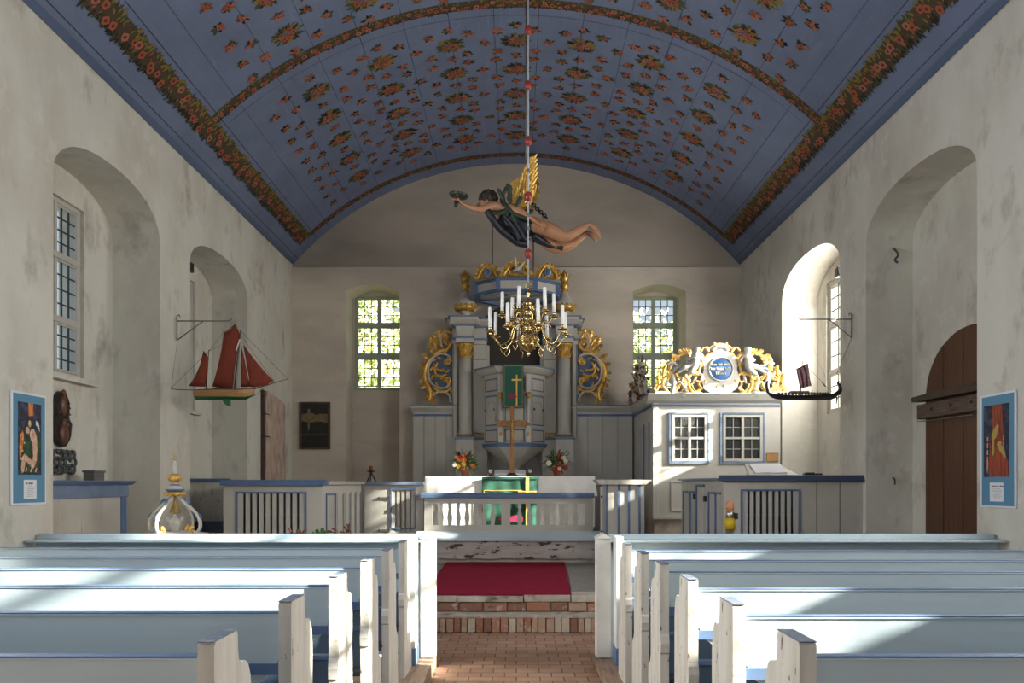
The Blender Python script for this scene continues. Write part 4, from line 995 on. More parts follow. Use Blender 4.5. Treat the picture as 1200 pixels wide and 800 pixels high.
# gilt scroll wings beside the retable: drawn once in local units (px of the left one), mirrored for the right
def wing(sg, label):
    t_ = thing('scroll_wing', label, 'carved ornament', (XC+sg*1.45, 15.08, 3.25), 'gilt scroll wings beside the altarpiece')
    Y = 15.05; kk = Y/F
    def L_(px, py, dy=0): # px measured on the left wing; mirrored about the retable axis
        x = (px-603.2)*kk
        return Vector((XC+(-sg)*x, Y-dy, HC+(566-py)*kk))
    # blue backing board
    mb = MB(); out = [(530, 470), (530, 396), (522, 398), (514, 410), (506, 425), (500, 437), (500, 452), (508, 462), (512, 456), (522, 458), (528, 470)]
    mb.prism([(L_(*p).x, L_(*p).z) for p in out], 'y', Y, Y+.04, 'plate_blue'); mb.build('backing', t_)
    mb = MB()
    curve(mb, [L_(529, 424, .03), L_(526, 417, .05), L_(516, 415, .06), L_(507, 420, .06), L_(502, 432, .06), L_(504, 446, .06), L_(511, 453, .06), L_(521, 455, .06), L_(528, 450, .05)], (.027, .024), 'clean_white')
    curve(mb, [L_(508, 471, .03), L_(508, 464, .04), L_(514, 459, .05), L_(521, 459, .05), L_(527, 464, .04), L_(528, 471, .03)], .024, 'clean_white')
    curve(mb, [L_(497, 455, .03), L_(502, 455, .04), L_(503, 461, .04), L_(501, 466, .03)], .022, 'clean_white')
    curve(mb, [L_(530, 392, .03), L_(523, 389, .05), L_(518, 393, .05), L_(517, 401, .05), L_(521, 410, .03)], (.02, .014), 'clean_white')
    mb.build('white_scrolls', t_)
    mb = MB()
    for c, r, a0, s_ in (((524, 424), 4.5, 0, 1), ((524, 446), 4.5, 0, -1)):
        cc = L_(*c); scroll(mb, (cc.x, cc.z), Y-.06, r*kk, 1.4, PI/2 if s_ > 0 else -PI/2, s_*sg, .028, 'gold')
    for pts, wd in (([(530, 399), (524, 410), (517, 411), (508, 416)], (.03, .05)), ([(512, 416), (502, 424), (498, 436), (500, 449)], (.03, .05)), ([(513, 425), (511, 431), (515, 434), (521, 434)], (.02, .03)), ([(509, 430), (511, 438), (517, 441), (524, 439)], (.02, .03)), ([(500, 449), (504, 456), (505, 464), (503, 470)], (.05, .04)), ([(516, 389), (512, 390), (511, 392)], (.03, .02)), ([(530, 391), (520, 387), (514, 390)], (.03, .02)), ([(507, 453), (515, 459), (524, 458), (529, 454)], (.03, .03))):
        curve(mb, [L_(*p, .05) for p in pts], wd, 'gold')
    rr = random.Random(11)
    for (px, py, an, L, Wd) in ((514, 405, 120, .22, .12), (510, 412, 140, .2, .12), (506, 405, 100, .16, .1), (503, 420, 150, .16, .11), (500, 428, 170, .15, .1), (499, 436, 190, .15, .1), (500, 444, 200, .15, .1), (501, 450, 215, .16, .1), (498, 452, 160, .08, .06), (504, 457, 250, .15, .09), (503, 464, 260, .13, .09), (502, 466, 200, .08, .06), (516, 402, 100, .26, .1), (520, 398, 80, .2, .1), (513, 396, 60, .16, .09), (512, 402, 150, .14, .09), (509, 426, 290, .1, .06), (507, 438, 320, .12, .06), (515, 448, 20, .12, .06), (528, 410, 100, .2, .09), (526, 404, 130, .16, .09), (529, 462, 90, .14, .07), (505, 470, 90, .1, .08), (525, 456, 30, .1, .06)):
        p = L_(px, py, .04); a = math.radians(an); a = a if sg < 0 else PI-a
        mb.leaf(p, (math.cos(a), 0, math.sin(a)), (0, -1, 0), L, Wd, rr.choice(['gold', 'gold', 'gold_dark']), .3, 4)
    for i in range(34):                         # frilled outer edge and foliage filling between the scrolls
        f_ = i/33; px = [519, 507, 499, 496, 498, 500, 504][min(6, int(f_*7))]+rr.uniform(-1.5, 2.5); py = 396+74*f_
        a = math.radians(110+150*f_+rr.uniform(-30, 30)); a = a if sg < 0 else PI-a
        mb.leaf(L_(px+4, py, .045), (math.cos(a), 0, math.sin(a)), (0, -1, 0), rr.uniform(.07, .12), .075, rr.choice(['gold', 'gold', 'gold_dark']), .4, 3)
    for (px, py, an) in ((512, 421, 200), (508, 430, 230), (507, 440, 260), (511, 448, 300), (518, 421, 160), (522, 436, 20), (516, 444, 10), (524, 414, 150), (519, 408, 120), (509, 458, 240), (515, 461, 100), (508, 466, 270)):
        a = math.radians(an); a = a if sg < 0 else PI-a
        mb.leaf(L_(px, py, .055), (math.cos(a), 0, math.sin(a)), (0, -1, 0), .10, .06, 'gold', .4, 3)
    mb.build('gilt_leaves', t_)
wing(-1, 'gilt and blue carved scroll wing left of the altarpiece')
wing(1, 'gilt and blue carved scroll wing right of the altarpiece')

# ------------------------------------------------------------------ pulpit in the altarpiece
t_ = thing('pulpit', 'white polygonal pulpit with blue-framed panels set above the altar', 'pulpit', (XC, 14.7, 2.0))
def ring(wf, ws, yf, ys_, yb=15.1):
    """half-octagon plan: front half width wf at yf, side half width ws at ys_"""
    return [(XC-ws, yb), (XC-ws, ys_), (XC-wf, yf), (XC+wf, yf), (XC+ws, ys_), (XC+ws, yb)]
def loft(mb, rings, m):
    vs = []; 
    for rg, z in rings: vs += [(p[0], p[1], z) for p in rg]
    n = len(rings[0][0]); fs = [(i*n+j, i*n+j+1, (i+1)*n+j+1, (i+1)*n+j) for i in range(len(rings)-1) for j in range(n-1)]
    fs += [tuple(range(n)), tuple((len(rings)-1)*n+j for j in range(n))]
    mb.add(vs, fs, m)
A = ring(.25, .58, 14.2, 14.62); 
mb = MB(); loft(mb, [(A, 2.46), (A, 3.76)], 'clean_white'); mb.build('body', t_)
mb = MB(); loft(mb, [(ring(.30, .60, 14.16, 14.6), 2.40), (ring(.31, .62, 14.13, 14.58), 2.46)], 'blue_paint'); mb.build('lower_moulding', t_)
mb = MB(); loft(mb, [(ring(.06, .10, 14.62, 14.75), 1.98), (ring(.10, .17, 14.56, 14.72), 2.06), (ring(.16, .36, 14.38, 14.66), 2.22), (ring(.29, .58, 14.18, 14.61), 2.40)], 'clean_white'); mb.build('funnel', t_)
mb = MB(); loft(mb, [(ring(.29, .64, 14.15, 14.6), 3.76), (ring(.36, .74, 14.08, 14.56), 3.84), (ring(.36, .74, 14.08, 14.56), 3.86)], 'clean_white'); loft(mb, [(ring(.37, .76, 14.06, 14.55), 3.86), (ring(.37, .76, 14.06, 14.55), 3.885)], 'blue_grey'); mb.build('cornice', t_)
# panel mouldings on front and two side facets
def facet_bar(mb, p0, p1, u0, u1, z0, z1, off, th, m):
    a = Vector((p0[0], p0[1], 0)); b_ = Vector((p1[0], p1[1], 0)); d = (b_-a); n = Vector((d.y, -d.x, 0)).normalized()
    q0 = a+d*u0; q1 = a+d*u1
    vs = []
    for q in (q0, q1):
        for o_ in (off, off+th):
            for z in (z0, z1): vs.append((q+n*o_)+Vector((0, 0, z)))
    mb.add(vs, [(0, 1, 3, 2), (4, 6, 7, 5), (0, 4, 5, 1), (2, 3, 7, 6), (0, 2, 6, 4), (1, 5, 7, 3)], m)
def fframe(mb, p0, p1, u0, u1, z0, z1, wd, m):
    L = (Vector(p1)-Vector(p0)).length; du = wd/L
    for (a, b_, c, d) in ((u0, u0+du, z0, z1), (u1-du, u1, z0, z1), (u0, u1, z0, z0+wd), (u0, u1, z1-wd, z1)): facet_bar(mb, p0, p1, a, b_, c, d, -.004, .014, m)
fc = [(A[1], A[2]), (A[2], A[3]), (A[3], A[4])]
for i, (p0, p1) in enumerate(fc):
    u0, u1 = (.08, .80) if i == 0 else ((.14, .86) if i == 1 else (.20, .92))
    mb = MB(); fframe(mb, p0, p1, u0, u1, 3.44, 3.68, .02, 'blue_paint'); fframe(mb, p0, p1, u0, u1, 2.80, 3.36, .02, 'blue_paint'); fframe(mb, p0, p1, u0, u1, 2.49, 2.72, .02, 'blue_paint')
    facet_bar(mb, p0, p1, 0, 1, 3.385, 3.42, 0, .03, 'clean_white'); facet_bar(mb, p0, p1, 0, 1, 2.74, 2.785, 0, .03, 'clean_white')
    if i != 1:
        for u in (.10, .62) if i == 0 else (.34, .86): facet_bar(mb, p0, p1, u-.03, u+.03, 3.08, 3.12, .0, .02, 'blue_dark')
        # arched field
        a = Vector((*p0, 0)); b_ = Vector((*p1, 0)); d = b_-a; n = Vector((d.y, -d.x, 0)).normalized(); pts = []
        for j in range(13):
            th = PI*j/12; u = (u0+u1)/2-.22*math.cos(th); pts.append(a+d*u+n*.008+Vector((0, 0, 3.12+.13*math.sin(th))))
        mb.tube([pts[0]-Vector((0, 0, .25))]+pts+[pts[-1]-Vector((0, 0, .25))], .009, 'clean_white', 5)
    mb.build('panel', t_)
for sg in (-1, 1):
    x = XC+sg*.255
    mb = MB(); mb.lathe([(.042, 2.79), (.045, 2.82), (.033, 2.85), (.036, 3.1), (.03, 3.30)], (x, 14.18, 0), 'clean_white', 12); mb.box(x-.045, x+.045, 14.13, 14.24, 3.40, 3.72, 'clean_white'); mb.box(x-.045, x+.045, 14.13, 14.24, 2.47, 2.78, 'clean_white')
    mb.lathe([(.045, 2.80), (.048, 2.815), (.045, 2.83)], (x, 14.18, 0), 'gold', 12)
    mb.build('colonnette', t_)
    mb = MB(); mb.lathe([(.03, 3.29), (.05, 3.33), (.058, 3.385)], (x, 14.18, 0), 'gold', 10)
    for j in range(8):
        a = 2*PI*j/8; d = Vector((math.cos(a), math.sin(a), 0)); mb.leaf(Vector((x, 14.18, 3.30))+d*.03, (d.x*.3, d.y*.3, 1), d, .08, .04, 'gold', .3, 2)
    mb.ball((x, 14.12, 2.62), (.03, .012, .04), 'gold', 8); mb.build('gilt_capital', t_)
mb = MB(); mb.box(XC-.05, XC+.05, 14.6, 14.9, 1.86, 2.06, 'clean_white'); mb.build('stem', t_)
t_ = thing('pulpit_cloth', 'dark green hanging with yellow cross on the pulpit front', 'cloth', (XC-.03, 14.05, 3.1))
Yp = 14.04; kk = Yp/F; x0, x1 = Q(589.5, 0, Yp).x, Q(613.5, 0, Yp).x; z1, z0 = 3.895, Q(0, 478, Yp).z
mb = MB(); mb.box(x0, x1, Yp-.008, Yp+.004, z0, z1, 'cloth_green'); mb.box(x0, x1, Yp-.008, Yp+.35, z1-.004, z1+.004, 'cloth_green'); mb.build('green_cloth', t_)
mb = MB(); frame_bars(mb, x0+.02, x1-.02, z0+.02, z1-.03, Yp-.011, Yp-.007, .004, 'cloth_yellow'); mb.build('border', t_)
mb = MB(); xm = Q(605.5, 0, Yp).x; mb.box(xm-.013, xm+.013, Yp-.016, Yp-.008, Q(0, 475, Yp).z, Q(0, 439, Yp).z, 'cloth_yellow'); mb.box(xm-.09, xm+.09, Yp-.017, Yp-.009, Q(0, 446, Yp).z, Q(0, 444, Yp).z, 'cloth_yellow'); mb.build('cross', t_)
mb = MB(); mb.prism([(Q(594.5, 465.5, Yp).x, Q(0, 466, Yp).z), (Q(597, 0, Yp).x, Q(0, 462, Yp).z), (Q(601, 0, Yp).x, Q(0, 461, Yp).z), (Q(606, 0, Yp).x, Q(0, 464.5, Yp).z), (Q(604, 0, Yp).x, Q(0, 466.5, Yp).z)], 'y', Yp-.02, Yp-.009, 'cloth_pink'); mb.build('pink_emblem', t_)

# ------------------------------------------------------------------ sounding board
t_ = thing('sounding_board', 'blue and white eight-sided sounding board hanging above the pulpit', 'sounding board', (.01, 14.6, 5.24))
cx0 = .01
OC = [(cx0-.345, 13.95), (cx0+.345, 13.95), (cx0+.78, 14.33), (cx0+.78, 14.85), (cx0+.36, 15.22), (cx0-.36, 15.22), (cx0-.78, 14.85), (cx0-.78, 14.33)]
def sc(poly, f_): return [(cx0+(p[0]-cx0)*f_, 14.6+(p[1]-14.6)*f_) for p in poly]
mb = MB(); mb.prism(sc(OC, .96), 'z', 5.26, 5.42, 'clean_white'); mb.build('white_panels', t_)
mb = MB()
def rim(mb, f0, f1, z0, z1, m):
    a = sc(OC, f0); b_ = sc(OC, f1); n = 8; vs = [(p[0], p[1], z0) for p in a]+[(p[0], p[1], z1) for p in a]+[(p[0], p[1], z0) for p in b_]+[(p[0], p[1], z1) for p in b_]
    fs = []
    for i in range(n):
        j = (i+1) % n; fs += [(i, j, 8+j, 8+i), (16+i, 16+j, 24+j, 24+i), (i, j, 16+j, 16+i), (8+i, 8+j, 24+j, 24+i)]
    mb.add(vs, fs, m)
rim(mb, 1.0, .88, 5.22, 5.262, 'blue_paint'); rim(mb, 1.0, .9, 5.41, 5.45, 'blue_paint'); rim(mb, 1.03, .95, 5.44, 5.46, 'blue_paint')
for p in sc(OC, .985): mb.box(p[0]-.04, p[0]+.04, p[1]-.03, p[1]+.03, 5.24, 5.43, 'blue_paint')
mb.build('blue_frame', t_)
mb = MB()
for p in sc(OC, .9): mb.tube([(cx0, 14.6, 5.245), (p[0], p[1], 5.245)], .012, 'blue_grey', 4)
mb.lathe([(.22, 5.225), (.24, 5.24), (.22, 5.255)], (cx0, 14.6, 0), 'clean_white', 18); mb.build('underside_ribs', t_)
def crest(px, py0, hw, h, Yk, cen, nm):
    """gilt leaf crest standing on the rim; px centre, py0 foot"""
    kk = Yk/F; mb = MB(); rr = random.Random(int(px)); c0 = Q(px, py0, Yk)
    N = 26
    for i in range(N):
        a = PI*i/(N-1); p = c0+Vector((-hw*kk*math.cos(a)*.72, -.02, h*kk*math.sin(a)*.62))
        mb.leaf(p, (-math.cos(a)+rr.uniform(-.5, .5), 0, math.sin(a)+rr.uniform(-.3, .5)), (0, -1, 0), h*kk*.42, .07, rr.choice(['gold', 'gold', 'gold_dark']), .4, 3)
        p = c0+Vector((-hw*kk*math.cos(a)*.45, -.01, h*kk*math.sin(a)*.35)); mb.leaf(p, (rr.uniform(-1, 1), 0, rr.uniform(.0, 1)), (0, -1, 0), .08, .05, 'gold_dark', .4, 2)
    for sg in (-1, 1):
        curve(mb, [c0+Vector((sg*hw*kk*.95, -.02, .01)), c0+Vector((sg*hw*kk*.75, -.03, h*kk*.35)), c0+Vector((sg*hw*kk*.4, -.03, h*kk*.75)), c0+Vector((sg*hw*kk*.1, -.03, h*kk*.95))], (.03, .02), 'gold')
    mb.prism([(c0.x-hw*kk*.8, c0.z-.0), (c0.x+hw*kk*.8, c0.z), (c0.x+hw*kk*.5, c0.z+h*kk*.6), (c0.x, c0.z+h*kk*.8), (c0.x-hw*kk*.5, c0.z+h*kk*.6)], 'y', Yk, Yk+.03, 'gold_dark')
    o = mb.build('crest', t_)
    mb = MB()
    if cen == 'oval':
        c = c0+Vector((0, -.05, h*kk*.42)); mb.ball(c, (.062, .02, .078), 'clean_white', 12); mb.ball(c-Vector((0, .008, 0)), (.048, .02, .064), 'cart_blue', 12); mb.build('oval_shield', o)
    else:
        c = c0+Vector((.0, -.06, h*kk*.35))
        mb.ball(c, (.075, .02, .05), 'plate_blue', 10)
        mb.ball(c+Vector((.0, -.03, .02)), (.06, .03, .035), 'clean_white', 8, M=None)
        mb.leaf(c+Vector((-.03, -.03, .02)), (-.1, -.1, 1), (0, -1, 0), .20, .07, 'clean_white', .1, 3); mb.leaf(c+Vector((.01, -.04, .02)), (.8, -.1, .8), (0, -1, 0), .17, .06, 'clean_white', .1, 3)
        mb.leaf(c+Vector((0, -.03, .0)), (-.9, -.1, -.25), (0, -1, 0), .09, .05, 'clean_white', .1, 2); mb.ball(c+Vector((.06, -.04, .03)), .02, 'clean_white', 6); mb.build('dove', o)
crest(571.5, 327.5, 12.5, 18, 14.14, 'oval', 'l'); crest(642, 327.5, 12.5, 18, 14.14, 'oval', 'r'); crest(606.5, 323.5, 17.5, 17.5, 13.98, 'dove', 'm')
for px, pt in ((577, 262), (625, 281)):
    p = Q(px, pt, 15.0)
    mb = MB(); mb.tube([(p.x, 15.0, 5.44), (p.x, 15.0, p.z), (p.x, 15.08, p.z+.1), (p.x, 15.44, p.z+.12)], .012, 'iron', 6); mb.build('hanging_rod', t_)

# ------------------------------------------------------------------ glazed booth on the right
t_ = thing('glazed_booth', 'tall white booth with two leaded windows under the carved crest, right of the altar', 'booth', (3.4, 14.2, 1.11))
BX0, BX1, BY = 2.31, 4.47, 13.0
mb = MB(); kz = BY/F
wins = [(Q(787, 0, BY).x, Q(828.5, 0, BY).x), (Q(847, 0, BY).x, Q(893.5, 0, BY).x)]; wz0, wz1 = Q(0, 540.5, BY).z, Q(0, 486, BY).z
xs = [BX0, wins[0][0], wins[0][1], wins[1][0], wins[1][1], BX1]
for i in (0, 2, 4): mb.box(xs[i], xs[i+1], BY, BY+.04, 1.11, 3.08, 'clean_white')
for i in (1, 3): mb.box(xs[i], xs[i+1], BY, BY+.04, 1.11, wz0, 'clean_white'); mb.box(xs[i], xs[i+1], BY, BY+.04, wz1, 3.08, 'clean_white')
mb.build('front_wall', t_)
mb = MB()
ys_ = [BY+.04, 13.32, 13.62, 13.85, 14.2, 15.38]
for i in (0, 2, 4): mb.box(BX0, BX0+.04, ys_[i], ys_[i+1], 1.11, 3.08, 'clean_white')
for i in (1, 3): mb.box(BX0, BX0+.04, ys_[i], ys_[i+1], 1.11, 1.75, 'clean_white'); mb.box(BX0, BX0+.04, ys_[i], ys_[i+1], 2.75, 3.08, 'clean_white')
mb.box(BX1-.04, BX1, BY+.04, 15.38, 1.11, 3.08, 'clean_white'); mb.box(BX0, BX1, BY+.04, 15.38, 3.04, 3.08, 'clean_white'); mb.box(BX0+.04, BX1-.04, BY+.5, BY+.52, 1.11, 3.04, 'dark_recess')
mb.build('side_wall', t_)
mb = MB()
for i in (1, 3): frame_bars_x(mb, ys_[i], ys_[i+1], 1.75, 2.75, BX0-.015, BX0+.02, .03, 'clean_white'); mb.box(BX0-.02, BX0, ys_[i]-.03, ys_[i], 1.72, 2.78, 'blue_paint'); mb.box(BX0-.01, BX0+.02, (ys_[i]+ys_[i+1])/2-.01, (ys_[i]+ys_[i+1])/2+.01, 1.75, 2.75, 'clean_white')
mb.build('side_window', t_)
for (a, b_) in wins:
    mb = MB(); frame_bars(mb, a-.05, b_+.03, wz0-.04, wz1+.04, BY-.03, BY, .03, 'blue_grey')
    frame_bars(mb, a, b_, wz0, wz1, BY-.025, BY+.03, .045, 'clean_white')
    xm = (a+b_)/2; zm = (wz0+wz1)/2; mb.box(xm-.022, xm+.022, BY-.02, BY+.025, wz0, wz1, 'clean_white'); mb.box(a, b_, BY-.018, BY+.025, zm-.018, zm+.018, 'clean_white')
    o = mb.build('window_frame', t_, bevel=.003)
    mb = MB()
    for (u, v) in ((a+.045, xm-.022), (xm+.022, b_-.045)):
        for (p, q) in ((wz0+.045, zm-.018), (zm+.018, wz1-.045)):
            mb.box((u+v)/2-.005, (u+v)/2+.005, BY, BY+.012, p, q, 'lattice'); mb.box(u, v, BY, BY+.012, (p+q)/2-.005, (p+q)/2+.005, 'lattice')
            n = 14
            for i in range(n): x = u+(v-u)*(i+.5)/n; mb.box(x-.003, x+.003, BY+.02, BY+.024, p, q, 'lead_grey')
            n = 14
            for i in range(n): z = p+(q-p)*(i+.5)/n; mb.box(u, v, BY+.019, BY+.023, z-.003, z+.003, 'lead_grey')
    mb.build('lattice', o)
    mb = MB(); mb.quad((a, BY+.015, wz0), (b_, BY+.015, wz0), (b_, BY+.015, wz1), (a, BY+.015, wz1), 'glass'); mb.build('pane', o)
mb = MB()
for a, b_ in ((Q(786, 0, BY).x, Q(829, 0, BY).x), (Q(847, 0, BY).x, Q(905, 0, BY).x)): frame_bars(mb, a, b_, 1.25, 1.76, BY-.015, BY, .025, 'clean_white')
mb.box(BX0, BX0+.09, BY-.02, BY, 1.11, 3.08, 'clean_white'); mb.box(BX0, BX1, BY-.03, BY, 1.11, 1.17, 'clean_white'); mb.build('front_moulding', t_, bevel=.003)
mb = MB(); mb.box(BX0-.02, BX1, BY-.025, BY, 3.02, 3.055, 'blue_paint'); mb.box(BX0-.025, BX0, BY, 15.38, 3.02, 3.055, 'blue_paint')
mb.prism([(BY, 3.07), (BY-.07, 3.12), (BY-.12, 3.19), (BY-.13, 3.21), (BY+.1, 3.21), (BY+.1, 3.07)], 'x', BX0-.10, BX1+.01, 'clean_white'); mb.prism([(BX0, 3.07), (BX0-.06, 3.12), (BX0-.10, 3.19), (BX0-.10, 3.21), (BX0+.1, 3.21), (BX0+.1, 3.07)], 'y', BY, 15.38, 'clean_white')
mb.box(BX0-.11, BX1+.01, BY-.14, 15.38, 3.21, 3.225, 'blue_grey'); mb.build('cornice', t_, bevel=.003)
mb = MB(); mb.box(BX0+.02, BX1-.02, BY+.03, 15.38, CF, 1.11, 'old_plinth'); struct(mb.build('trim_3', bevel=.015))
p = Q(905, 535.5, BY); mb = MB(); mb.box(p.x-.10, p.x+.10, BY-.012, BY-.002, p.z-.072, p.z+.072, 'plaque'); frame_bars(mb, p.x-.10, p.x+.10, p.z-.072, p.z+.072, BY-.016, BY-.008, .008, 'gold_dark'); tag(mb.build('plaque'), 'small copper-brown plaque on the booth right of its windows', 'plaque')

# crest on the booth
def put(px, py, dy=0, Yk=BY-.03): return Vector(((px-605)*Yk/F, Yk-dy, HC+(566-py)*Yk/F))
t_ = thing('carved_crest', 'white and gold carved crest with blue text oval and cherubs on the booth', 'carved ornament', tuple(put(843, 463)))
Yk = BY-.03
mb = MB(); out = [(803, 463), (814, 440), (822, 432), (826, 418), (831, 409), (843, 405), (855, 409), (860, 418), (864, 432), (872, 440), (882, 463)]
out2 = [(820, 444), (824, 434), (823, 424), (828, 416), (836, 412), (843, 409), (850, 412), (858, 416), (863, 424), (862, 434), (866, 444), (862, 456), (854, 461), (843, 462), (832, 461), (824, 456)]
mb.prism([(put(*p).x, put(*p).z) for p in out2], 'y', Yk-.07, Yk, 'clean_white'); c = put(843.5, 433, .07)
mb.lathe([(.215, 0), (.215, .02), (.192, .03), (.185, .0)], (0, 0, 0), 'clean_white', 24, M=Matrix.Translation(c) @ Matrix.Rotation(PI/2, 4, 'X') @ Matrix.Diagonal((1, 1.0, 1, 1)))
mb.build('cartouche', t_, bevel=.01)
mb = MB(); mb.ball(c, (.187, .03, .187), 'cart_blue', 20)
mb.build('blue_oval', t_)
mb = MB(); rr = random.Random(6)
for z_, ws in ((.075, (4, 3, 5)), (.0, (3, 5, 4)), (-.075, (6,))):  # gilt blackletter lines
    tot = sum(ws)+len(ws)-1; st = .026 if tot > 8 else .032; x = c.x-tot*st/2*.95
    for wn in ws:
        for j in range(wn):
            h = rr.choice([.026, .036, .026, .044]) if j else .046
            mb.box(x, x+.007, c.y-.040, c.y-.027, c.z+z_-.02, c.z+z_-.02+h, 'gilt_letter'); mb.box(x+.011, x+.018, c.y-.040, c.y-.027, c.z+z_-.02, c.z+z_-.02+.026, 'gilt_letter')
            if rr.random() < .6: mb.box(x, x+.02, c.y-.040, c.y-.027, c.z+z_+rr.choice([-.02, .0]), c.z+z_+rr.choice([-.014, .007]), 'gilt_letter')
            x += st*.95
        x += st*.8
mb.build('gilt_inscription', t_)
def mir(pts): return [(2*843-p[0], p[1]) for p in pts]
W1 = [([(818, 436), (822, 424), (829, 416), (838, 413)], (.035, .03)), ([(812, 463), (806, 452), (807, 441), (816, 437), (822, 441), (820, 447), (815, 447)], (.05, .022)), ([(822, 462), (813, 458), (809, 450)], (.03, .03)), ([(828, 410), (836, 405), (843, 404)], (.025, .035)), ([(797, 462), (801, 452), (798, 444), (792, 441), (787, 444)], (.035, .025)), ([(782, 459), (776, 452), (777, 444), (782, 440), (787, 437)], (.035, .025)), ([(770, 461), (766, 456), (769, 451), (774, 453)], (.04, .025)), ([(821, 455), (818, 450), (822, 446), (826, 449)], (.03, .02)), ([(836, 461), (836, 455), (841, 452), (843, 458)], (.022, .016)), ([(788, 424), (794, 418), (802, 414), (808, 417)], (.04, .035)), ([(820, 412), (824, 408), (829, 411)], (.035, .02))]
W2 = [([(786, 463), (789, 452), (787, 441), (791, 433), (797, 430)], (.04, .035)), ([(798, 463), (804, 461), (797, 449), (792, 452), (795, 456)], (.045, .02)), ([(766, 462), (780, 461), (800, 462), (820, 462)], (.035, .03)), ([(806, 436), (800, 441), (798, 452)], (.03, .03)), ([(781, 428), (787, 425), (793, 430)], (.035, .025)), ([(823, 463), (832, 463), (843, 463)], (.03, .03)), ([(834, 412), (838, 407), (843, 406)], (.03, .04))]
for side_ in (0, 1):
    mb = MB(); rr = random.Random(20)
    for pts, wd in W1:
        pts = mir(pts) if side_ else pts; curve(mb, [put(*p, .05) for p in pts], (wd[0]*.72, wd[1]*.72), 'gold_bright')
    for (px, py, an, L, Wd) in ((772, 450, 100, .16, .1), (776, 442, 80, .2, .1), (783, 436, 70, .14, .09), (781, 446, 60, .2, .09), (790, 459, 60, .16, .1), (795, 446, 120, .14, .08), (803, 458, 100, .18, .1), (808, 448, 130, .16, .1), (811, 455, 200, .14, .08), (818, 440, 160, .16, .09), (822, 430, 140, .12, .08), (824, 421, 130, .14, .08), (830, 413, 120, .1, .07), (837, 408, 100, .1, .06), (796, 421, 160, .16, .12), (802, 416, 150, .14, .1), (768, 458, 60, .12, .08), (826, 452, 100, .1, .06), (790, 428, 130, .12, .09), (838, 459, 80, .12, .05), (815, 459, 30, .12, .07)):
        a = math.radians(an); px_ = px
        if side_: px_ = 2*843-px; a = PI-a
        mb.leaf(put(px_, py, .06), (math.cos(a), 0, math.sin(a)), (0, -1, 0), L, Wd, rr.choice(['gold_bright', 'gold_bright', 'gold']), .35, 4)
    mb.build('gilt_scrollwork', t_)
    mb = MB()
    for pts, wd in W2:
        pts = mir(pts) if side_ else pts; curve(mb, [put(*p, .045) for p in pts], (wd[0]*1.25, wd[1]*1.35), 'clean_white')
    for (px, py, an, L, Wd) in ((785, 450, 95, .16, .09), (790, 443, 110, .16, .09), (800, 455, 60, .14, .09), (806, 443, 110, .16, .09), (779, 457, 80, .14, .09), (793, 436, 150, .16, .08), (812, 450, 70, .14, .07), (786, 433, 170, .14, .08)):
        a = math.radians(an); px_ = px
        if side_: px_ = 2*843-px; a = PI-a
        mb.leaf(put(px_, py, .03), (math.cos(a), 0, math.sin(a)), (0, -1, 0), L, Wd, 'clean_white', .3, 4)
    mb.build('white_scrollwork', t_)
    # cherub
    def J(px, py, dy): return put(2*843-px if side_ else px, py, dy)
    V = [J(812, 425, .16), J(814, 419, .16), J(814, 414.5, .16), J(813.5, 411, .18), J(813.5, 408.5, .18), J(809, 420, .12), J(804, 425, .13), J(818, 419, .12), J(822, 426, .12), J(808, 430, .12), J(801, 431, .15), J(795, 436, .12), J(791, 438, .12), J(813, 430, .14), J(808, 437, .16), J(802, 439, .13)]
    E = [(0, 1), (1, 2), (2, 3), (3, 4), (1, 5), (5, 6), (1, 7), (7, 8), (0, 9), (9, 10), (10, 11), (11, 12), (0, 13), (13, 14), (14, 15)]
    skin('cherub', V, E, [.072, .078, .034, .075, .066, .042, .032, .042, .032, .064, .05, .034, .024, .064, .05, .034], 'clean_white', t_, 1)
    mb = MB()
    for q in range(5):
        a = math.radians(150-q*16); a = a if not side_ else PI-a
        mb.leaf(J(808, 418, .03), (math.cos(a), 0, math.sin(a)), (0, -1, 0), .20-.02*q, .06, 'gold_bright', .1, 4)
    mb.build('cherub_wing', t_)
# blue ribbons and right tail, dipping behind the ship
mb = MB(); curve(mb, [put(888, 437, .05), put(893, 432, .06), put(899, 436, .06), put(903, 443, .05)], (.05, .03), 'blue_grey'); mb.build('blue_ribbon', t_)
mb = MB(); curve(mb, [put(784, 441, .05), put(787, 433, .06), put(792, 429, .06)], (.02, .035), 'blue_grey'); mb.build('blue_ribbon', t_)
mb = MB()
for pts, wd in (([(903, 444), (907, 436), (912, 436), (912, 441), (908, 441)], (.035, .02)), ([(901, 458), (908, 452), (912, 444)], (.03, .03)), ([(894, 426), (899, 419), (903, 424), (899, 428)], (.045, .025)), ([(906, 462), (911, 458), (915, 452)], (.03, .02))): curve(mb, [put(*p, .04) for p in pts], wd, 'gold_bright')
for (px, py, an) in ((899, 428, 300), (906, 446, 40), (908, 455, 20), (911, 460, 60), (904, 452, 320)): mb.leaf(put(px, py, .05), (math.cos(math.radians(an)), 0, math.sin(math.radians(an))), (0, -1, 0), .13, .08, 'gold_bright', .3, 3)
mb.build('gilt_scrollwork', t_)
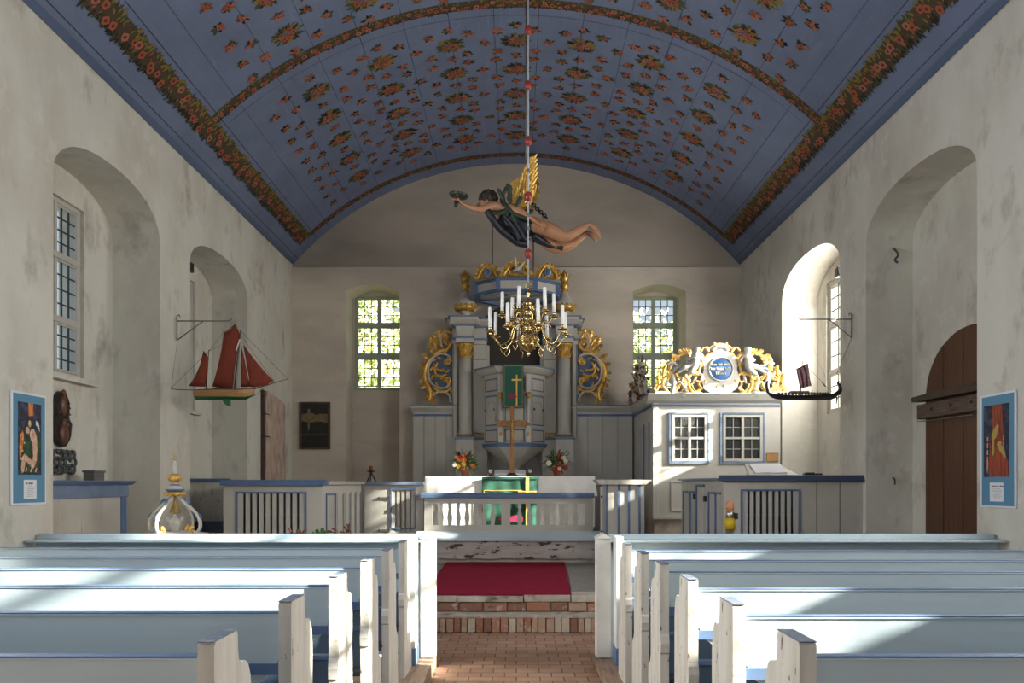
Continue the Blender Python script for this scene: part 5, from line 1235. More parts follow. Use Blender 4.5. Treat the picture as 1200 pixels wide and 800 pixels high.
# carved crest seen end-on along the booth's left side
t_ = thing('carved_crest', 'dark carved crest seen edge-on along the left cornice of the booth', 'carved ornament', (2.30, 14.2, 3.225))
mb = MB(); rr = random.Random(31); Y0, Y1 = 13.35, 15.3
for i in range(150):
    y = rr.uniform(Y0, Y1); hmax = .86*max(.12, 1-abs((y-14.1)/1.15)**1.6); z = 3.23+rr.random()**.8*hmax*.85
    mb.leaf((2.29+rr.uniform(-.03, .03), y, z), (0, rr.uniform(-1, 1), rr.uniform(-.2, 1)), (-1, 0, 0), rr.uniform(.13, .22), .10, rr.choice(['gold_dark', 'worn_white', 'relief_brown', 'gold_dark']), .4, 3)
mb.build('leafwork', t_)
mb = MB()
for i in range(7):
    y = 13.5+i*.27; h = .75*max(.15, 1-abs((y-14.1)/1.15)**1.6)
    curve(mb, [(2.3, y-.1, 3.23), (2.27, y, 3.23+h*.4), (2.29, y+.08, 3.23+h*.8), (2.24, y, 3.23+h)], (.045, .03), rr.choice(['gold_dark', 'plate_blue', 'worn_white']))
mb.build('scrollwork', t_)
# ------------------------------------------------------------------ brass chandelier with 14 candles
CY = 8.2; kc = CY/F
cc = Q(619, 566, CY); ccx = cc.x
def cz(py): return Q(0, py, CY).z
t_ = thing('chandelier', 'brass chandelier with two tiers of curved arms hanging over the aisle', 'chandelier', (ccx, CY, cz(419)))
mb = MB()
z0 = cz(418)
prof = [(.0, 0), (.012, .01), (.02, .03), (.012, .045), (.03, .06), (.05, .075), (.095, .12), (.115, .165), (.118, .19), (.10, .235), (.06, .27), (.035, .285), (.05, .30), (.05, .32), (.03, .335), (.022, .36), (.04, .38), (.05, .41), (.035, .44), (.025, .455), (.045, .475), (.045, .49), (.02, .51), (.018, .54), (.035, .56), (.028, .59), (.012, .61), (.012, .66), (.02, .67), (.008, .70), (.008, .74)]
rib = []
for r, z in prof:
    rib.append((r, z))
mb.lathe(rib, (ccx, CY, z0), 'brass', 24)
for i in range(6): mb.lathe([(.118-.006*abs(i-3)+.004, .145+.018*i-.005), (.118-.006*abs(i-3)+.010-.004*abs(i-3), .145+.018*i), (.118-.006*abs(i-3)+.004, .145+.018*i+.005)], (ccx, CY, z0-.02), 'brass', 24)
mb.build('stem', t_)
mb = MB()
n = 14; rr_ = .028
mb.tube([(ccx+rr_*math.cos(2*PI*i/n), CY, z0+.765+rr_*math.sin(2*PI*i/n)) for i in range(n+1)], .006, 'brass', 6); mb.build('hanging_ring', t_)
cand = []
def arm(a, R_, zs, drop, zp, hc, tier):
    d = Vector((math.cos(a), math.sin(a), 0)); o = Vector((ccx, CY, 0))
    def at(r, z): return o+d*r+Vector((0, 0, z))
    mb = MB()
    curve(mb, [at(.03, zs), at(R_*.20, zs+.045), at(R_*.38, zs+.01), at(R_*.50, zs-drop*.72), at(R_*.74, zs-drop*1.05), at(R_*.93, zs-drop*.55), at(R_, zp-.015)], (.0095, .0075), 'brass', 6)
    curve(mb, [at(R_*.38, zs+.01), at(R_*.50, zs+.05), at(R_*.60, zs+.03), at(R_*.55, zs-.0)], (.007, .004), 'brass', 5)
    curve(mb, [at(R_*.62, zs-drop*.9), at(R_*.55, zs-drop*1.25), at(R_*.66, zs-drop*1.5), at(R_*.74, zs-drop*1.25)], (.006, .004), 'brass', 5)
    ar = mb.build('arm', t_)
    mb = MB(); p = at(R_, zp)
    mb.lathe([(.010, -.03), (.016, -.02), (.010, -.012), (.03, -.004), (.052, .004), (.056, .010), (.03, .006), (.012, .008), (.012, .022), (.019, .028), (.019, .05), (.016, .052)], p, 'brass', 14); mb.build('drip_pan', ar)
    cand.append((tier, p, hc))
zl = cz(391); zu = cz(371)
hs = [.22, .24, .23, .25, .23, .22, .24, .23]
for i in range(8): arm(2*PI*i/8+.24, .415, z0+.31, .185, zl, hs[i], 'lower')
for i in range(6): arm(2*PI*i/6+.14, .28, z0+.50, .13, zu, .23, 'upper')
names = {8: ['leftmost', 'second from the left', 'third from the left', 'fourth from the left', 'fourth from the right', 'third from the right', 'second from the right', 'rightmost'],
         6: ['leftmost', 'second from the left', 'third from the left', 'third from the right', 'second from the right', 'rightmost']}
for tier in ('lower', 'upper'):
    L_ = sorted([c for c in cand if c[0] == tier], key=lambda c: c[1].x/c[1].y)
    for i, (_, p, hc) in enumerate(L_):
        mb = MB(); q = Vector((random.uniform(-.008, .008), random.uniform(-.008, .008), 0))
        b0 = p+Vector((0, 0, .030))
        mb.tube([b0, b0+q*.5+Vector((0, 0, hc*.5)), b0+q+Vector((0, 0, hc-.008)), b0+q+Vector((0, 0, hc))], [.019, .0185, .018, .010], 'candle', 10)
        mb.tube([b0+q+Vector((0, 0, hc-.004)), b0+q+Vector((.002, 0, hc+.010))], .0015, 'iron', 4)
        tag(mb.build('candle'), 'white candle in the %s tier of the brass chandelier, %s' % (tier, names[len(L_)][i]), 'candle', 'candles in the brass chandelier')
# its cord with red beads
t_ = thing('beaded_rope', 'pale cord with red beads holding the brass chandelier', 'rope', (ccx, CY, cz(340)))
mb = MB(); ztop = ZC+math.sqrt(R*R-ccx*ccx)-.005
mb.tube([(ccx, CY, z0+.79), (ccx, CY, ztop)], .0082, 'cord_pale', 8); mb.build('cord', t_)
for py in (297, 230, 165, 100, 35, -30, -95):
    mb = MB(); z = cz(py); mb.lathe([(.008, -.058), (.020, -.05), (.035, -.03), (.042, 0), (.038, .026), (.024, .042), (.010, .05)], (ccx, CY, z), 'bead_red', 12); mb.build('bead', t_)
for py in (268, 252, 200): mb = MB(); mb.lathe([(.011, -.02), (.018, -.01), (.018, .01), (.011, .02)], (ccx, CY, cz(py)), 'grey_iron', 8); mb.build('knot', t_)

# ------------------------------------------------------------------ baptismal angel
AY = 10.0; ka = AY/F
def A_(cxp, cyp, dy=0.0): p = Q(cxp, cyp, AY); return Vector((p.x, AY-dy, p.z))
def a5(x, y, dy=0.0): return A_(500+x/5.217, 180+y/5.217, dy)       # coordinates of my enlarged view
t_ = thing('angel', 'hanging carved angel flying left with outstretched arm and one golden wing up', 'angel', tuple(a5(600, 600)))
V = [a5(655, 450, 0), a5(600, 430, .02), a5(530, 400, .03), a5(465, 365, .03), a5(415, 335, .03), a5(385, 315, .04), a5(365, 290, .05),          # 0-6 pelvis..head
     a5(410, 350, .19), a5(345, 382, .24), a5(290, 372, .22), a5(235, 345, .20),                                                     # 7-10 left arm forward
     a5(450, 325, -.14), a5(560, 385, .20), a5(640, 440, .24), a5(668, 455, .24),                                                          # (placeholder near arm) 11-14
     a5(700, 440, .09), a5(770, 490, .09), a5(850, 525, .08), a5(925, 480, .07), a5(995, 440, .06), a5(1035, 470, .06), a5(1058, 530, .06),   # 15-21 near leg
     a5(690, 470, -.10), a5(760, 545, -.10), a5(825, 575, -.10), a5(910, 525, -.11), a5(985, 465, -.12), a5(1020, 480, -.12), a5(1045, 520, -.12)]   # 22-28 far leg
E = [(0, 1), (1, 2), (2, 3), (3, 4), (4, 5), (5, 6), (3, 7), (7, 8), (8, 9), (9, 10), (3, 11), (0, 15), (15, 16), (16, 17), (17, 18), (18, 19), (19, 20), (20, 21), (0, 22), (22, 23), (23, 24), (24, 25), (25, 26), (26, 27), (27, 28)]
RD = [.145, .125, .12, .13, .062, .085, .098,
      .062, .048, .040, .027,
      .06, .05, .04, .03,
      .125, .105, .075, .062, .038, .042, .018,
      .115, .10, .072, .060, .038, .040, .018]
# near arm: shoulder 12' -> elbow -> wrist resting on the hip
V[12] = a5(500, 350, .17); V[13] = a5(590, 400, .21); V[14] = a5(655, 440, .20)
E += [(3, 12), (12, 13), (13, 14)]; RD[12] = .065; RD[13] = .05; RD[14] = .032
# fingers of both hands
def fingers(root_i, base, dirs, L, r):
    for d in dirs:
        d = Vector(d); n0 = len(V)
        V.append(base+d.normalized()*L*.45+Vector((0, 0, 0))); RD.append(r); V.append(base+d.normalized()*L*.75+Vector((-.0, 0, -.01))); RD.append(r*.9); V.append(base+d.normalized()*L+Vector((0, 0, -.025))); RD.append(r*.7)
        E.extend([(root_i, n0), (n0, n0+1), (n0+1, n0+2)])
palm = len(V); V.append(a5(205, 328, .20)); RD.append(.034); E.append((10, palm))
fingers(palm, a5(200, 325, .20), [(-1, -.35, .35), (-1, -.1, .6), (-.9, .15, .75), (-.8, .4, .6), (-.1, -.6, .9)], .10, .011)
palm2 = len(V); V.append(a5(682, 452, .19)); RD.append(.036); E.append((14, palm2))
fingers(palm2, a5(680, 455, .20), [(.9, -.15, -.1), (.85, -.15, -.35), (.75, -.1, -.6), (.6, -.05, -.8), (.1, -.2, -.9)], .11, .012)
skin('body', V, E, RD, 'skin', t_, 2)
hd = a5(366, 292, .05)
mb = MB()                                       # face: nose, lips, eyes, ear (looking left)
mb.ball(hd+Vector((-.025, -.005, -.055)), (.075, .068, .072), 'skin', 12)
mb.tube([hd+Vector((-.085, -.01, -.03)), hd+Vector((-.118, -.01, -.065)), hd+Vector((-.09, -.01, -.075))], [.010, .017, .010], 'skin', 8)
mb.ball(hd+Vector((-.092, -.01, -.098)), (.014, .026, .008), 'relief_brown', 8); mb.ball(hd+Vector((-.075, -.01, -.125)), (.026, .03, .022), 'skin', 8)
for s in (-1, 1):
    mb.ball(hd+Vector((-.083, s*.032-.01, -.038)), (.010, .015, .009), 'candle', 8); mb.ball(hd+Vector((-.091, s*.032-.01, -.038)), (.004, .007, .007), 'hair', 6)
    mb.tube([hd+Vector((-.088, s*.016-.01, -.018)), hd+Vector((-.092, s*.034-.01, -.014)), hd+Vector((-.078, s*.054-.01, -.022))], .004, 'hair', 5)
    mb.ball(hd+Vector((.01, s*.085, -.045)), (.018, .010, .027), 'skin', 8)
mb.build('face', t_)
mb = MB(); rr = random.Random(2)
mb.ball(hd+Vector((.022, 0, .022)), (.108, .108, .092), 'hair', 14)
for i in range(46):
    a = rr.uniform(0, 6.28); u = rr.uniform(-.25, 1); q = math.sqrt(1-min(1, u*u))
    p = hd+Vector((.025+.103*q*math.cos(a), .103*q*math.sin(a), .02+.09*u))
    if p.x < hd.x-.06 and p.z < hd.z: continue
    mb.ball(p, (rr.uniform(.02, .034),)*3, 'hair', 7)
mb.ball(hd+Vector((.10, 0, -.03)), (.05, .06, .06), 'hair', 9)
mb.build('hair', t_)
# tunic: shell round the torso, open at the breast, with hanging folds
def garment(path, rads, m, name, a0=0, a1=2*PI, seed=1, amp=.01):
    mb = MB(); n = 20; vs = []
    P_ = [Vector(p) for p in path]
    for i, p in enumerate(P_):
        d = (P_[min(i+1, len(P_)-1)]-P_[max(i-1, 0)]).normalized(); s = d.cross(Vector((0, 1, 0))).normalized(); u = Vector((0, -1, 0))
        for j in range(n+1):
            an = a0+(a1-a0)*j/n; r = rads[i]*(1+amp*8*math.sin(an*5+i*.9))
            vs.append(p+s*math.cos(an)*r+u*math.sin(an)*r)
    mb.add(vs, [(i*(n+1)+j, i*(n+1)+j+1, (i+1)*(n+1)+j+1, (i+1)*(n+1)+j) for i in range(len(P_)-1) for j in range(n)], m, True)
    o = mb.build(name, t_); so_ = o.modifiers.new('thick', 'SOLIDIFY'); so_.thickness = .012
    return o
garment([a5(480, 372, .03), a5(520, 410, .03), a5(570, 432, .02), a5(625, 470, .01), a5(650, 505, 0)], [.15, .155, .15, .14, .07], 'tunic', 'tunic', -.4, PI+.9)
mb = MB()
curve(mb, [a5(375, 385, .22), a5(405, 430, .2), a5(450, 480, .14), a5(510, 520, .08), a5(560, 548, .03), a5(620, 555, .0)], (.045, .05), 'tunic', 8)
curve(mb, [a5(375, 372, .21), a5(372, 392, .22), a5(400, 400, .2)], (.035, .04), 'tunic', 8)
curve(mb, [a5(470, 400, .17), a5(530, 470, .17), a5(570, 545, .12)], (.03, .035), 'tunic', 8)
curve(mb, [a5(500, 400, .18), a5(560, 470, .17), a5(600, 545, .12)], (.03, .03), 'tunic', 8)
curve(mb, [a5(650, 505, .05), a5(700, 530, .0), a5(760, 555, -.05), a5(835, 572, -.06)], (.05, .035), 'tunic', 8)
curve(mb, [a5(655, 520, -.05), a5(720, 545, -.05), a5(790, 565, -.08)], (.03, .025), 'tunic', 8)
mb.build('skirt_folds', t_)
mb = MB()
curve(mb, [a5(468, 262, .02), a5(460, 310, .14), a5(485, 350, .20), a5(530, 400, .21), a5(590, 425, .22), a5(630, 440, .20)], (.025, .03), 'sash', 8)
curve(mb, [a5(420, 395, .20), a5(460, 385, .2), a5(520, 378, .2), a5(560, 395, .2)], (.02, .025), 'sash', 8)
for (x, y, an, L) in ((470, 290, 60, .16), (500, 330, 80, .2), (515, 345, 95, .2), (540, 370, 60, .18), (480, 330, 120, .18), (560, 410, 20, .16), (520, 400, 300, .16), (500, 380, 200, .16), (450, 392, 190, .12), (590, 420, 30, .15), (490, 360, 270, .14)):
    mb.leaf(a5(x, y, .22), (math.cos(math.radians(an)), 0, math.sin(math.radians(an))), (0, -1, 0), L, .08, 'sash', .2, 4)
mb.build('leaf_sash', t_)
mb = MB(); rr = random.Random(14)               # wing standing up from the shoulder blades
wo = [(490, 205), (487, 250), (495, 290), (520, 318), (560, 328), (605, 320), (628, 300), (632, 255), (655, 240), (648, 210), (668, 205), (652, 175), (670, 150), (652, 130), (660, 95), (645, 80), (640, 40), (626, 45), (608, 95), (590, 135), (545, 160), (510, 180)]
mb.prism([(a5(*p).x, a5(*p).z) for p in wo], 'y', AY-.02, AY+.03, 'gold')
for i in range(90):
    t0 = rr.random(); y = 70+230*t0; wd = 20+60*min(1, t0*1.6)*(1 if t0 < .85 else .7); x = 640-wd-5+rr.random()*wd*1.45-20*t0
    mb.leaf(a5(x, y+18, .03), (.25, 0, 1), (0, -1, 0), rr.uniform(.09, .15), .04, rr.choice(['gold', 'gold', 'gold_dark']), .12, 2)
for i in range(9):
    y = 60+i*27; x = 640+2*i*(.4 if i < 6 else -1.2); mb.leaf(a5(x-25, y+35, .03), (.55, 0, .8), (0, -1, 0), .22, .055, 'gold', .08, 3)
mb.build('wing', t_, bevel=.006)
mb = MB(); mb.prism([(p[0]*1.0+.06, p[1]-.02) for p in [(a5(*q).x, a5(*q).z) for q in wo]], 'y', AY+.16, AY+.20, 'gold_dark'); mb.build('wing', t_, bevel=.006)
# shell and chain
mb = MB(); c = a5(203, 295, .20)
Mx = Matrix.Translation(c) @ Matrix.Rotation(math.radians(8), 4, 'Y')
mb.lathe([(.02, -.03), (.07, -.028), (.115, -.005), (.128, .018), (.122, .018), (.09, .004), (.0, -.005)], (0, 0, 0), 'shell', 20, M=Mx); mb.tube([a5(190, 330, .23), a5(186, 365, .23)], [.03, .018], 'iron', 8)
tag(mb.build('shell_bowl'), 'dark shell-shaped bowl held out in the angel hand', 'bowl', None)
t2 = thing('angel_chain', 'dark iron chain running from the cord to the angel back', 'chain', tuple(a5(738, 395, .0)))
pa, pb = a5(640, 290, -.06), a5(735, 398, .02); N = 9
mb = MB()
for i in range(N):
    c0 = pa.lerp(pb, (i+.5)/N); d = (pb-pa).normalized(); s = d.cross(Vector((0, 1, 0))).normalized() if i % 2 else Vector((0, 1, 0)); L = (pb-pa).length/N*.72
    mb.tube([c0+d*L*math.cos(2*PI*j/10)+s*.026*math.sin(2*PI*j/10) for j in range(11)], .0085, 'iron', 5, caps=False)
mb.build('links', t2)
p = A_(616.5, 240, -.08)
mb = MB(); mb.tube([(p.x, p.y, a5(640, 290).z), (p.x, p.y, ZC+math.sqrt(R*R-p.x**2))], .009, 'grey_iron', 6)
tag(mb.build('angel_rod'), 'thin dark rod from the painted ceiling to the angel, behind the pale cord', 'rod')

# ------------------------------------------------------------------ model ships on wall brackets
def bracket(side, y, ztop, zlow, xtip, xb, label):
    t_ = thing('ship_bracket', label, 'bracket', (side*4.48, y, zlow))
    X = side*4.475
    mb = MB(); mb.tube([(X, y, ztop+.06), (X, y, ztop), (X, y, zlow)], .009, 'grey_iron', 6); curve(mb, [(X, y, ztop+.06), (X-side*.03, y, ztop+.08), (X-side*.04, y, ztop+.05)], .006, 'grey_iron', 5); mb.build('upright', t_)
    mb = MB(); mb.tube([(X, y, ztop), (xtip, y, ztop)], .008, 'grey_iron', 6); curve(mb, [(xtip, y, ztop), (xtip-side*.03, y, ztop+.015), (xtip-side*.035, y, ztop+.04)], .006, 'grey_iron', 5); mb.build('arm', t_)
    mb = MB(); mb.tube([(X, y, zlow), (xb, y, ztop-.005)], .008, 'grey_iron', 6); mb.build('brace', t_)
SY = 9.82
def S_(x, y, dy=0): # coords of enlarged view (7.276x) of region 200,370
    p = Q(200+x/7.276, 370+y/7.276, SY); return Vector((p.x, SY-dy, p.z))
pt = S_(60, 45); BY_ = 10.13; bracket(-1, BY_, Q(0, 376, BY_).z, Q(0, 398.5, BY_).z, Q(268, 0, BY_).x, Q(238, 0, BY_).x, 'thin iron wall bracket holding the red-sailed ship')
t_ = thing('sailing_ship', 'model ship with four dark red sails, brown and green hull', 'model ship', tuple(S_(470, 770)))
def hull(rows_, m1, m2):
    """rows_: (x, zsheer, zchine, zkeel, half-beam)"""
    mb = MB(); vs = []; 
    for (x, zs_, zc_, zk, hb) in rows_:
        vs += [(x, SY-hb, zs_), (x, SY-hb*.95, (zs_+zc_)/2), (x, SY-hb*.72, zc_), (x, SY, zk), (x, SY+hb*.72, zc_), (x, SY+hb*.95, (zs_+zc_)/2), (x, SY+hb, zs_)]
    n = len(rows_)
    for i in range(n-1):
        for j in range(6):
            m = m1 if j in (0, 1, 4, 5) else m2
            mb.add([vs[i*7+j], vs[i*7+j+1], vs[(i+1)*7+j+1], vs[(i+1)*7+j]], [(0, 1, 2, 3)], m, True)
        mb.add([vs[i*7+0], vs[i*7+6], vs[(i+1)*7+6], vs[(i+1)*7+0]], [(0, 1, 2, 3)], 'wood_dark')
    mb.add(vs[:7], [tuple(range(7))], m1); mb.add(vs[-7:], [tuple(range(7))], m1)
    return mb
RW = []
for i in range(15):
    t0 = i/14; x = 212+(712-212)*t0; hb = .135*math.sin(PI*min(1, .18+t0*.62))**.8 if t0 < .72 else .135*math.cos((t0-.72)/.28*PI/2*.96)**.7
    zs_ = 642-4*math.sin(PI*t0)+(-18*max(0, t0-.8)/.2); zc_ = 690+10*t0*.6; zk = 718-3*t0
    xx = x+(10 if t0 < .1 else 0); 
    RW.append((S_(x if 0 < i < 14 else x, 0).x, S_(0, zs_).z, S_(0, zc_-(25*(t0-.9)/.1 if t0 > .9 else 0)).z, S_(0, zk-(55*(t0-.88)/.12 if t0 > .88 else 0)).z, max(hb, .01)))
hull(RW, 'hull_wood', 'hull_green').build('hull', t_)
mb = MB(); mb.prism([(S_(442, 715).x, S_(0, 715).z), (S_(455, 745).x, S_(0, 745).z), (S_(485, 768).x, S_(0, 768).z), (S_(510, 768).x, S_(0, 768).z), (S_(510, 712).x, S_(0, 712).z)], 'y', SY-.01, SY+.01, 'hull_green'); mb.build('keel_fin', t_)
mb = MB()
for p in (RW,): mb.tube([(r[0], SY-r[4]-.004, r[1]+.004) for r in RW], .006, 'wood_dark', 5); mb.tube([(r[0], SY+r[4]+.004, r[1]+.004) for r in RW], .006, 'wood_dark', 5)
mb.box(S_(600, 0).x, S_(660, 0).x, SY-.03, SY+.03, S_(0, 645).z, S_(0, 630).z, 'grey_iron'); mb.box(S_(420, 0).x, S_(470, 0).x, SY-.03, SY+.03, S_(0, 645).z, S_(0, 634).z, 'spar'); mb.build('deck_gear', t_)
mb = MB(); mb.tube([S_(300, 645), S_(325, 290)], [.009, .005], 'spar', 6); mb.tube([S_(540, 650), S_(595, 120)], [.012, .005], 'spar', 6); mb.tube([S_(560, 300, .01), S_(592, 200, .01)], .01, 'flower_white', 5); mb.build('mast', t_)
mb = MB(); mb.tube([S_(640, 640), S_(700, 625), S_(1005, 535)], [.009, .008, .004], 'spar', 6); mb.build('bowsprit', t_)
mb = MB(); mb.tube([S_(300, 636), S_(50, 628), S_(2, 620)], [.007, .005, .003], 'spar', 6); mb.tube([S_(560, 628), S_(350, 615)], .005, 'spar', 5); mb.build('boom', t_)
def sail(poly, belly, name='sail', m='sail', tp=None, edge=True):
    """poly: 4 corners in view coords (dup for triangles), bellied surface"""
    a, b_, c, d = [S_(*p) for p in poly]; n = 8; mb = MB(); vs = []
    for i in range(n+1):
        for j in range(n+1):
            u, v = i/n, j/n; p = (a*(1-u)+b_*u)*(1-v)+(d*(1-u)+c*u)*v
            vs.append(p+Vector((0, -belly*math.sin(PI*u)*math.sin(PI*v), 0))+Vector((-.02*math.sin(PI*v)*(1 if u < .5 else .5), 0, 0))*0)
    mb.add(vs, [(i*(n+1)+j, i*(n+1)+j+1, (i+1)*(n+1)+j+1, (i+1)*(n+1)+j) for i in range(n) for j in range(n)], m, True)
    o = mb.build(name, t_); s_ = o.modifiers.new('thick', 'SOLIDIFY'); s_.thickness = .004; return o
def sail_poly(pts, name='sail', yy=0.0):
    """sail outline with curved edges as fan around its centre, gently bellied"""
    P_ = [S_(*p, yy) for p in pts]; c = sum(P_, Vector())/len(P_); vs = [c+Vector((0, -.045, 0))]; K = len(P_)
    for f_, b_ in ((.4, .038), (.75, .02), (1, 0)): vs += [c.lerp(p, f_)+Vector((0, -b_, 0)) for p in P_]
    fs = [(0, 1+i, 1+(i+1) % K) for i in range(K)] + [(1+r*K+i, 1+r*K+(i+1) % K, 1+(r+1)*K+(i+1) % K, 1+(r+1)*K+i) for r in range(2) for i in range(K)]
    mb = MB(); mb.add(vs, fs, 'sail', True); o = mb.build(name, t_); s_ = o.modifiers.new('thick', 'SOLIDIFY'); s_.thickness = .004; return o
sail_poly([(280, 295), (325, 360), (312, 480), (295, 605), (220, 603), (155, 598), (205, 520), (250, 420)])
sail_poly([(555, 70), (590, 155), (570, 300), (545, 460), (528, 622), (440, 622), (355, 600), (395, 460), (430, 300), (452, 150), (505, 118)])
sail_poly([(598, 250), (625, 360), (650, 480), (665, 560), (662, 605), (595, 605), (596, 430)], yy=-.01)
sail_poly([(622, 245), (700, 350), (790, 460), (880, 555), (820, 590), (715, 612), (665, 605), (672, 540), (650, 400)], yy=.015)
mb = MB()
for a, b_ in (((595, 125), (1000, 537)), ((595, 160), (880, 555)), ((325, 300), (590, 170)), ((452, 140), (325, 300)), ((455, 150), (592, 180)), ((595, 160), (560, 640)), ((595, 160), (525, 640)), ((325, 300), (0, 620)), ((325, 360), (285, 640)), ((880, 556), (700, 690))): mb.tube([S_(*a), S_(*b_)], .0022, 'spar', 4)
mb.tube([S_(555, 70), S_(450, 148), S_(452, 130)], .005, 'spar', 5); mb.build('rigging', t_)
mb = MB(); mb.tube([S_(5, 620), (-4.47, BY_, Q(0, 398.5, BY_).z)], .0025, 'grey_iron', 4); mb.tube([S_(1000, 537), (Q(268, 0, BY_).x, BY_, Q(0, 376, BY_).z)], .002, 'cord_pale', 4); mb.tube([S_(593, 130), (Q(268, 0, BY_).x, BY_, Q(0, 376, BY_).z)], .002, 'cord_pale', 4)
tag(mb.build('hanging_cord'), 'thin cords hanging the red-sailed ship from its bracket', 'cord')

SY2 = 10.25
def T_(x, y, dy=0): # enlarged view 10x of region 890,400
    p = Q(890+x/10, 400+y/10, SY2); return Vector((p.x, SY2-dy, p.z))
pz = T_(0, -260).z
bracket(1, SY2, pz, T_(0, -45).z, Q(938, 0, SY2).x, Q(972, 0, SY2).x, 'thin iron wall bracket holding the black viking ship')
t_ = thing('viking_ship', 'black model viking ship with striped pink sail and row of shields', 'model ship', tuple(T_(500, 690)))
SY_old = SY; SY = SY2
ctr = [(88, 490, 500, .006), (85, 540, 560, .012), (100, 590, 620, .02), (135, 615, 655, .045), (190, 628, 675, .075), (300, 636, 688, .105), (420, 640, 690, .125), (520, 640, 690, .13), (640, 636, 690, .12), (760, 628, 688, .095), (850, 615, 678, .06), (900, 590, 655, .03), (935, 555, 615, .015), (945, 520, 560, .009)]
rows_ = [(T_(x, 0).x, T_(0, a).z, T_(0, a+(b_-a)*.6).z, T_(0, b_).z, hb) for x, a, b_, hb in ctr]
mb = hull(rows_, 'hull_black', 'hull_black'); 
curve(mb, [T_(100, 600), T_(88, 545), T_(86, 500), T_(92, 475), T_(104, 470)], (.022, .008), 'hull_black', 8)
curve(mb, [T_(920, 620), T_(950, 570), T_(940, 515), T_(920, 490), T_(925, 472), T_(938, 478)], (.026, .009), 'hull_black', 8)
for off in (.3, .6): 
    for s in (-1, 1): mb.tube([(r[0], SY+s*(r[4]*.96+.002), r[1]+(r[3]-r[1])*off*.6) for r in rows_], .004, 'hull_black', 5)
mb.build('hull', t_)
mb = MB(); mb.tube([T_(885, 660, .06), T_(883, 735, .06)], [.012, .008], 'hull_black', 6); mb.build('steering_oar', t_)
for i in range(17):
    x = 205+i*36; m_ = MB(); c = T_(x, 612+4*math.sin(PI*i/16)+8, 0); hb = .05+.08*math.sin(PI*(i+1)/18)
    m_.lathe([(.0, .008), (.012, .006), (.021, .002), (.021, -.002)], (0, 0, 0), 'tin_grey', 10, M=Matrix.Translation(Vector((c.x, SY-hb-.01, c.z))) @ Matrix.Rotation(PI/2, 4, 'X')); m_.build('shield', t_)
mb = MB(); mb.box(T_(365, 0).x, T_(570, 0).x, SY-.04, SY+.04, T_(0, 600).z, T_(0, 582).z, 'wood_cross'); mb.tube([T_(480, 650), T_(480, 570), T_(505, 230)], [.011, .010, .005], 'spar', 6); mb.tube([T_(430, 328), T_(565, 262)], .006, 'spar', 5); mb.build('mast', t_)
a, b_, c, d = T_(432, 328), T_(565, 264), T_(608, 520), T_(475, 552)
mb = MB(); n = 14
for i in range(n):
    for j in range(8):
        def pp(u, v): return (a*(1-u)+b_*u)*(1-v)+(d*(1-u)+c*u)*v+Vector((0, -.04*math.sin(PI*u)*math.sin(PI*v), 0))
        mb.add([pp(i/n, j/8), pp((i+1)/n, j/8), pp((i+1)/n, (j+1)/8), pp(i/n, (j+1)/8)], [(0, 1, 2, 3)], 'sail_stripe' if i in (0, 3, 4, 8, 9, 13) else 'sail_pink', True)
o = mb.build('sail', t_); s_ = o.modifiers.new('thick', 'SOLIDIFY'); s_.thickness = .004
mb = MB()
for p, q in (((505, 240), (110, 640)), ((505, 240), (860, 600)), ((608, 520), (625, 600)), ((475, 552), (440, 620)), ((730, 480), (775, 530))): mb.tube([T_(*p), T_(*q)], .0022 if p[0] != 730 else .006, 'spar', 4)
mb.build('rigging', t_)
mb = MB(); mb.tube([T_(875, 455), T_(1080, -45)], .003, 'grey_iron', 4); mb.tube([T_(875, 455), T_(900, 640)], .002, 'grey_iron', 4); mb.tube([T_(90, 640), Vector((Q(938, 0, SY2).x, SY2, pz))], .002, 'cord_pale', 4); mb.tube([T_(860, 610), Vector((Q(938, 0, SY2).x, SY2, pz))], .002, 'cord_pale', 4)
tag(mb.build('hanging_cord'), 'thin cords hanging the black viking ship from its bracket', 'cord')
SY = SY_old

# ------------------------------------------------------------------ framed posters on the nave walls
def poster(side, y0, y1, z0, z1, label):
    t_ = thing('poster', label, 'picture', (side*4.49, (y0+y1)/2, z0))
    X = side*4.495
    def bx(mb, u0, u1, v0, v1, d0, d1, m):   # u 0..1 left to right as seen from the nave, v 0..1 upwards
        ya, yb = (y0+(y1-y0)*u0, y0+(y1-y0)*u1) if side < 0 else (y1+(y0-y1)*u0, y1+(y0-y1)*u1)
        mb.box(*sorted((X-side*d0, X-side*d1)), *sorted((ya, yb)), z0+(z1-z0)*v0, z0+(z1-z0)*v1, m)
    def pl(mb, pts, d, m):
        P_ = [((y0+(y1-y0)*u) if side < 0 else (y1+(y0-y1)*u), z0+(z1-z0)*v) for u, v in pts]
        mb.prism(P_, 'x', X-side*.016, X-side*d, m)
    def el(mb, u, v, ru, rv, d, m, rot=0, n=18):
        hw = abs(y1-y0)/(z1-z0)
        pl(mb, [(u+(ru*math.cos(a)*math.cos(rot)-rv*math.sin(a)*math.sin(rot)/hw), v+(ru*hw*math.cos(a)*math.sin(rot)+rv*math.sin(a)*math.cos(rot))) for a in [2*PI*i/n for i in range(n)]], d, m)
    mb = MB(); bx(mb, 0, 1, 0, 1, 0, .014, 'poster_rim'); mb.build('frame', t_, bevel=.002)
    mb = MB(); bx(mb, .06, .96, .02, .98, .014, .016, 'poster_blue'); mb.build('blue_mount', t_)
    return t_, bx, pl, el
t_, bx, pl, el = poster(-1, 6.81, 7.32, 1.52, 2.55, 'blue-mounted picture of two embracing pale figures on the left wall')
mb = MB(); bx(mb, .18, .84, .27, .91, .016, .018, 'art_dark')
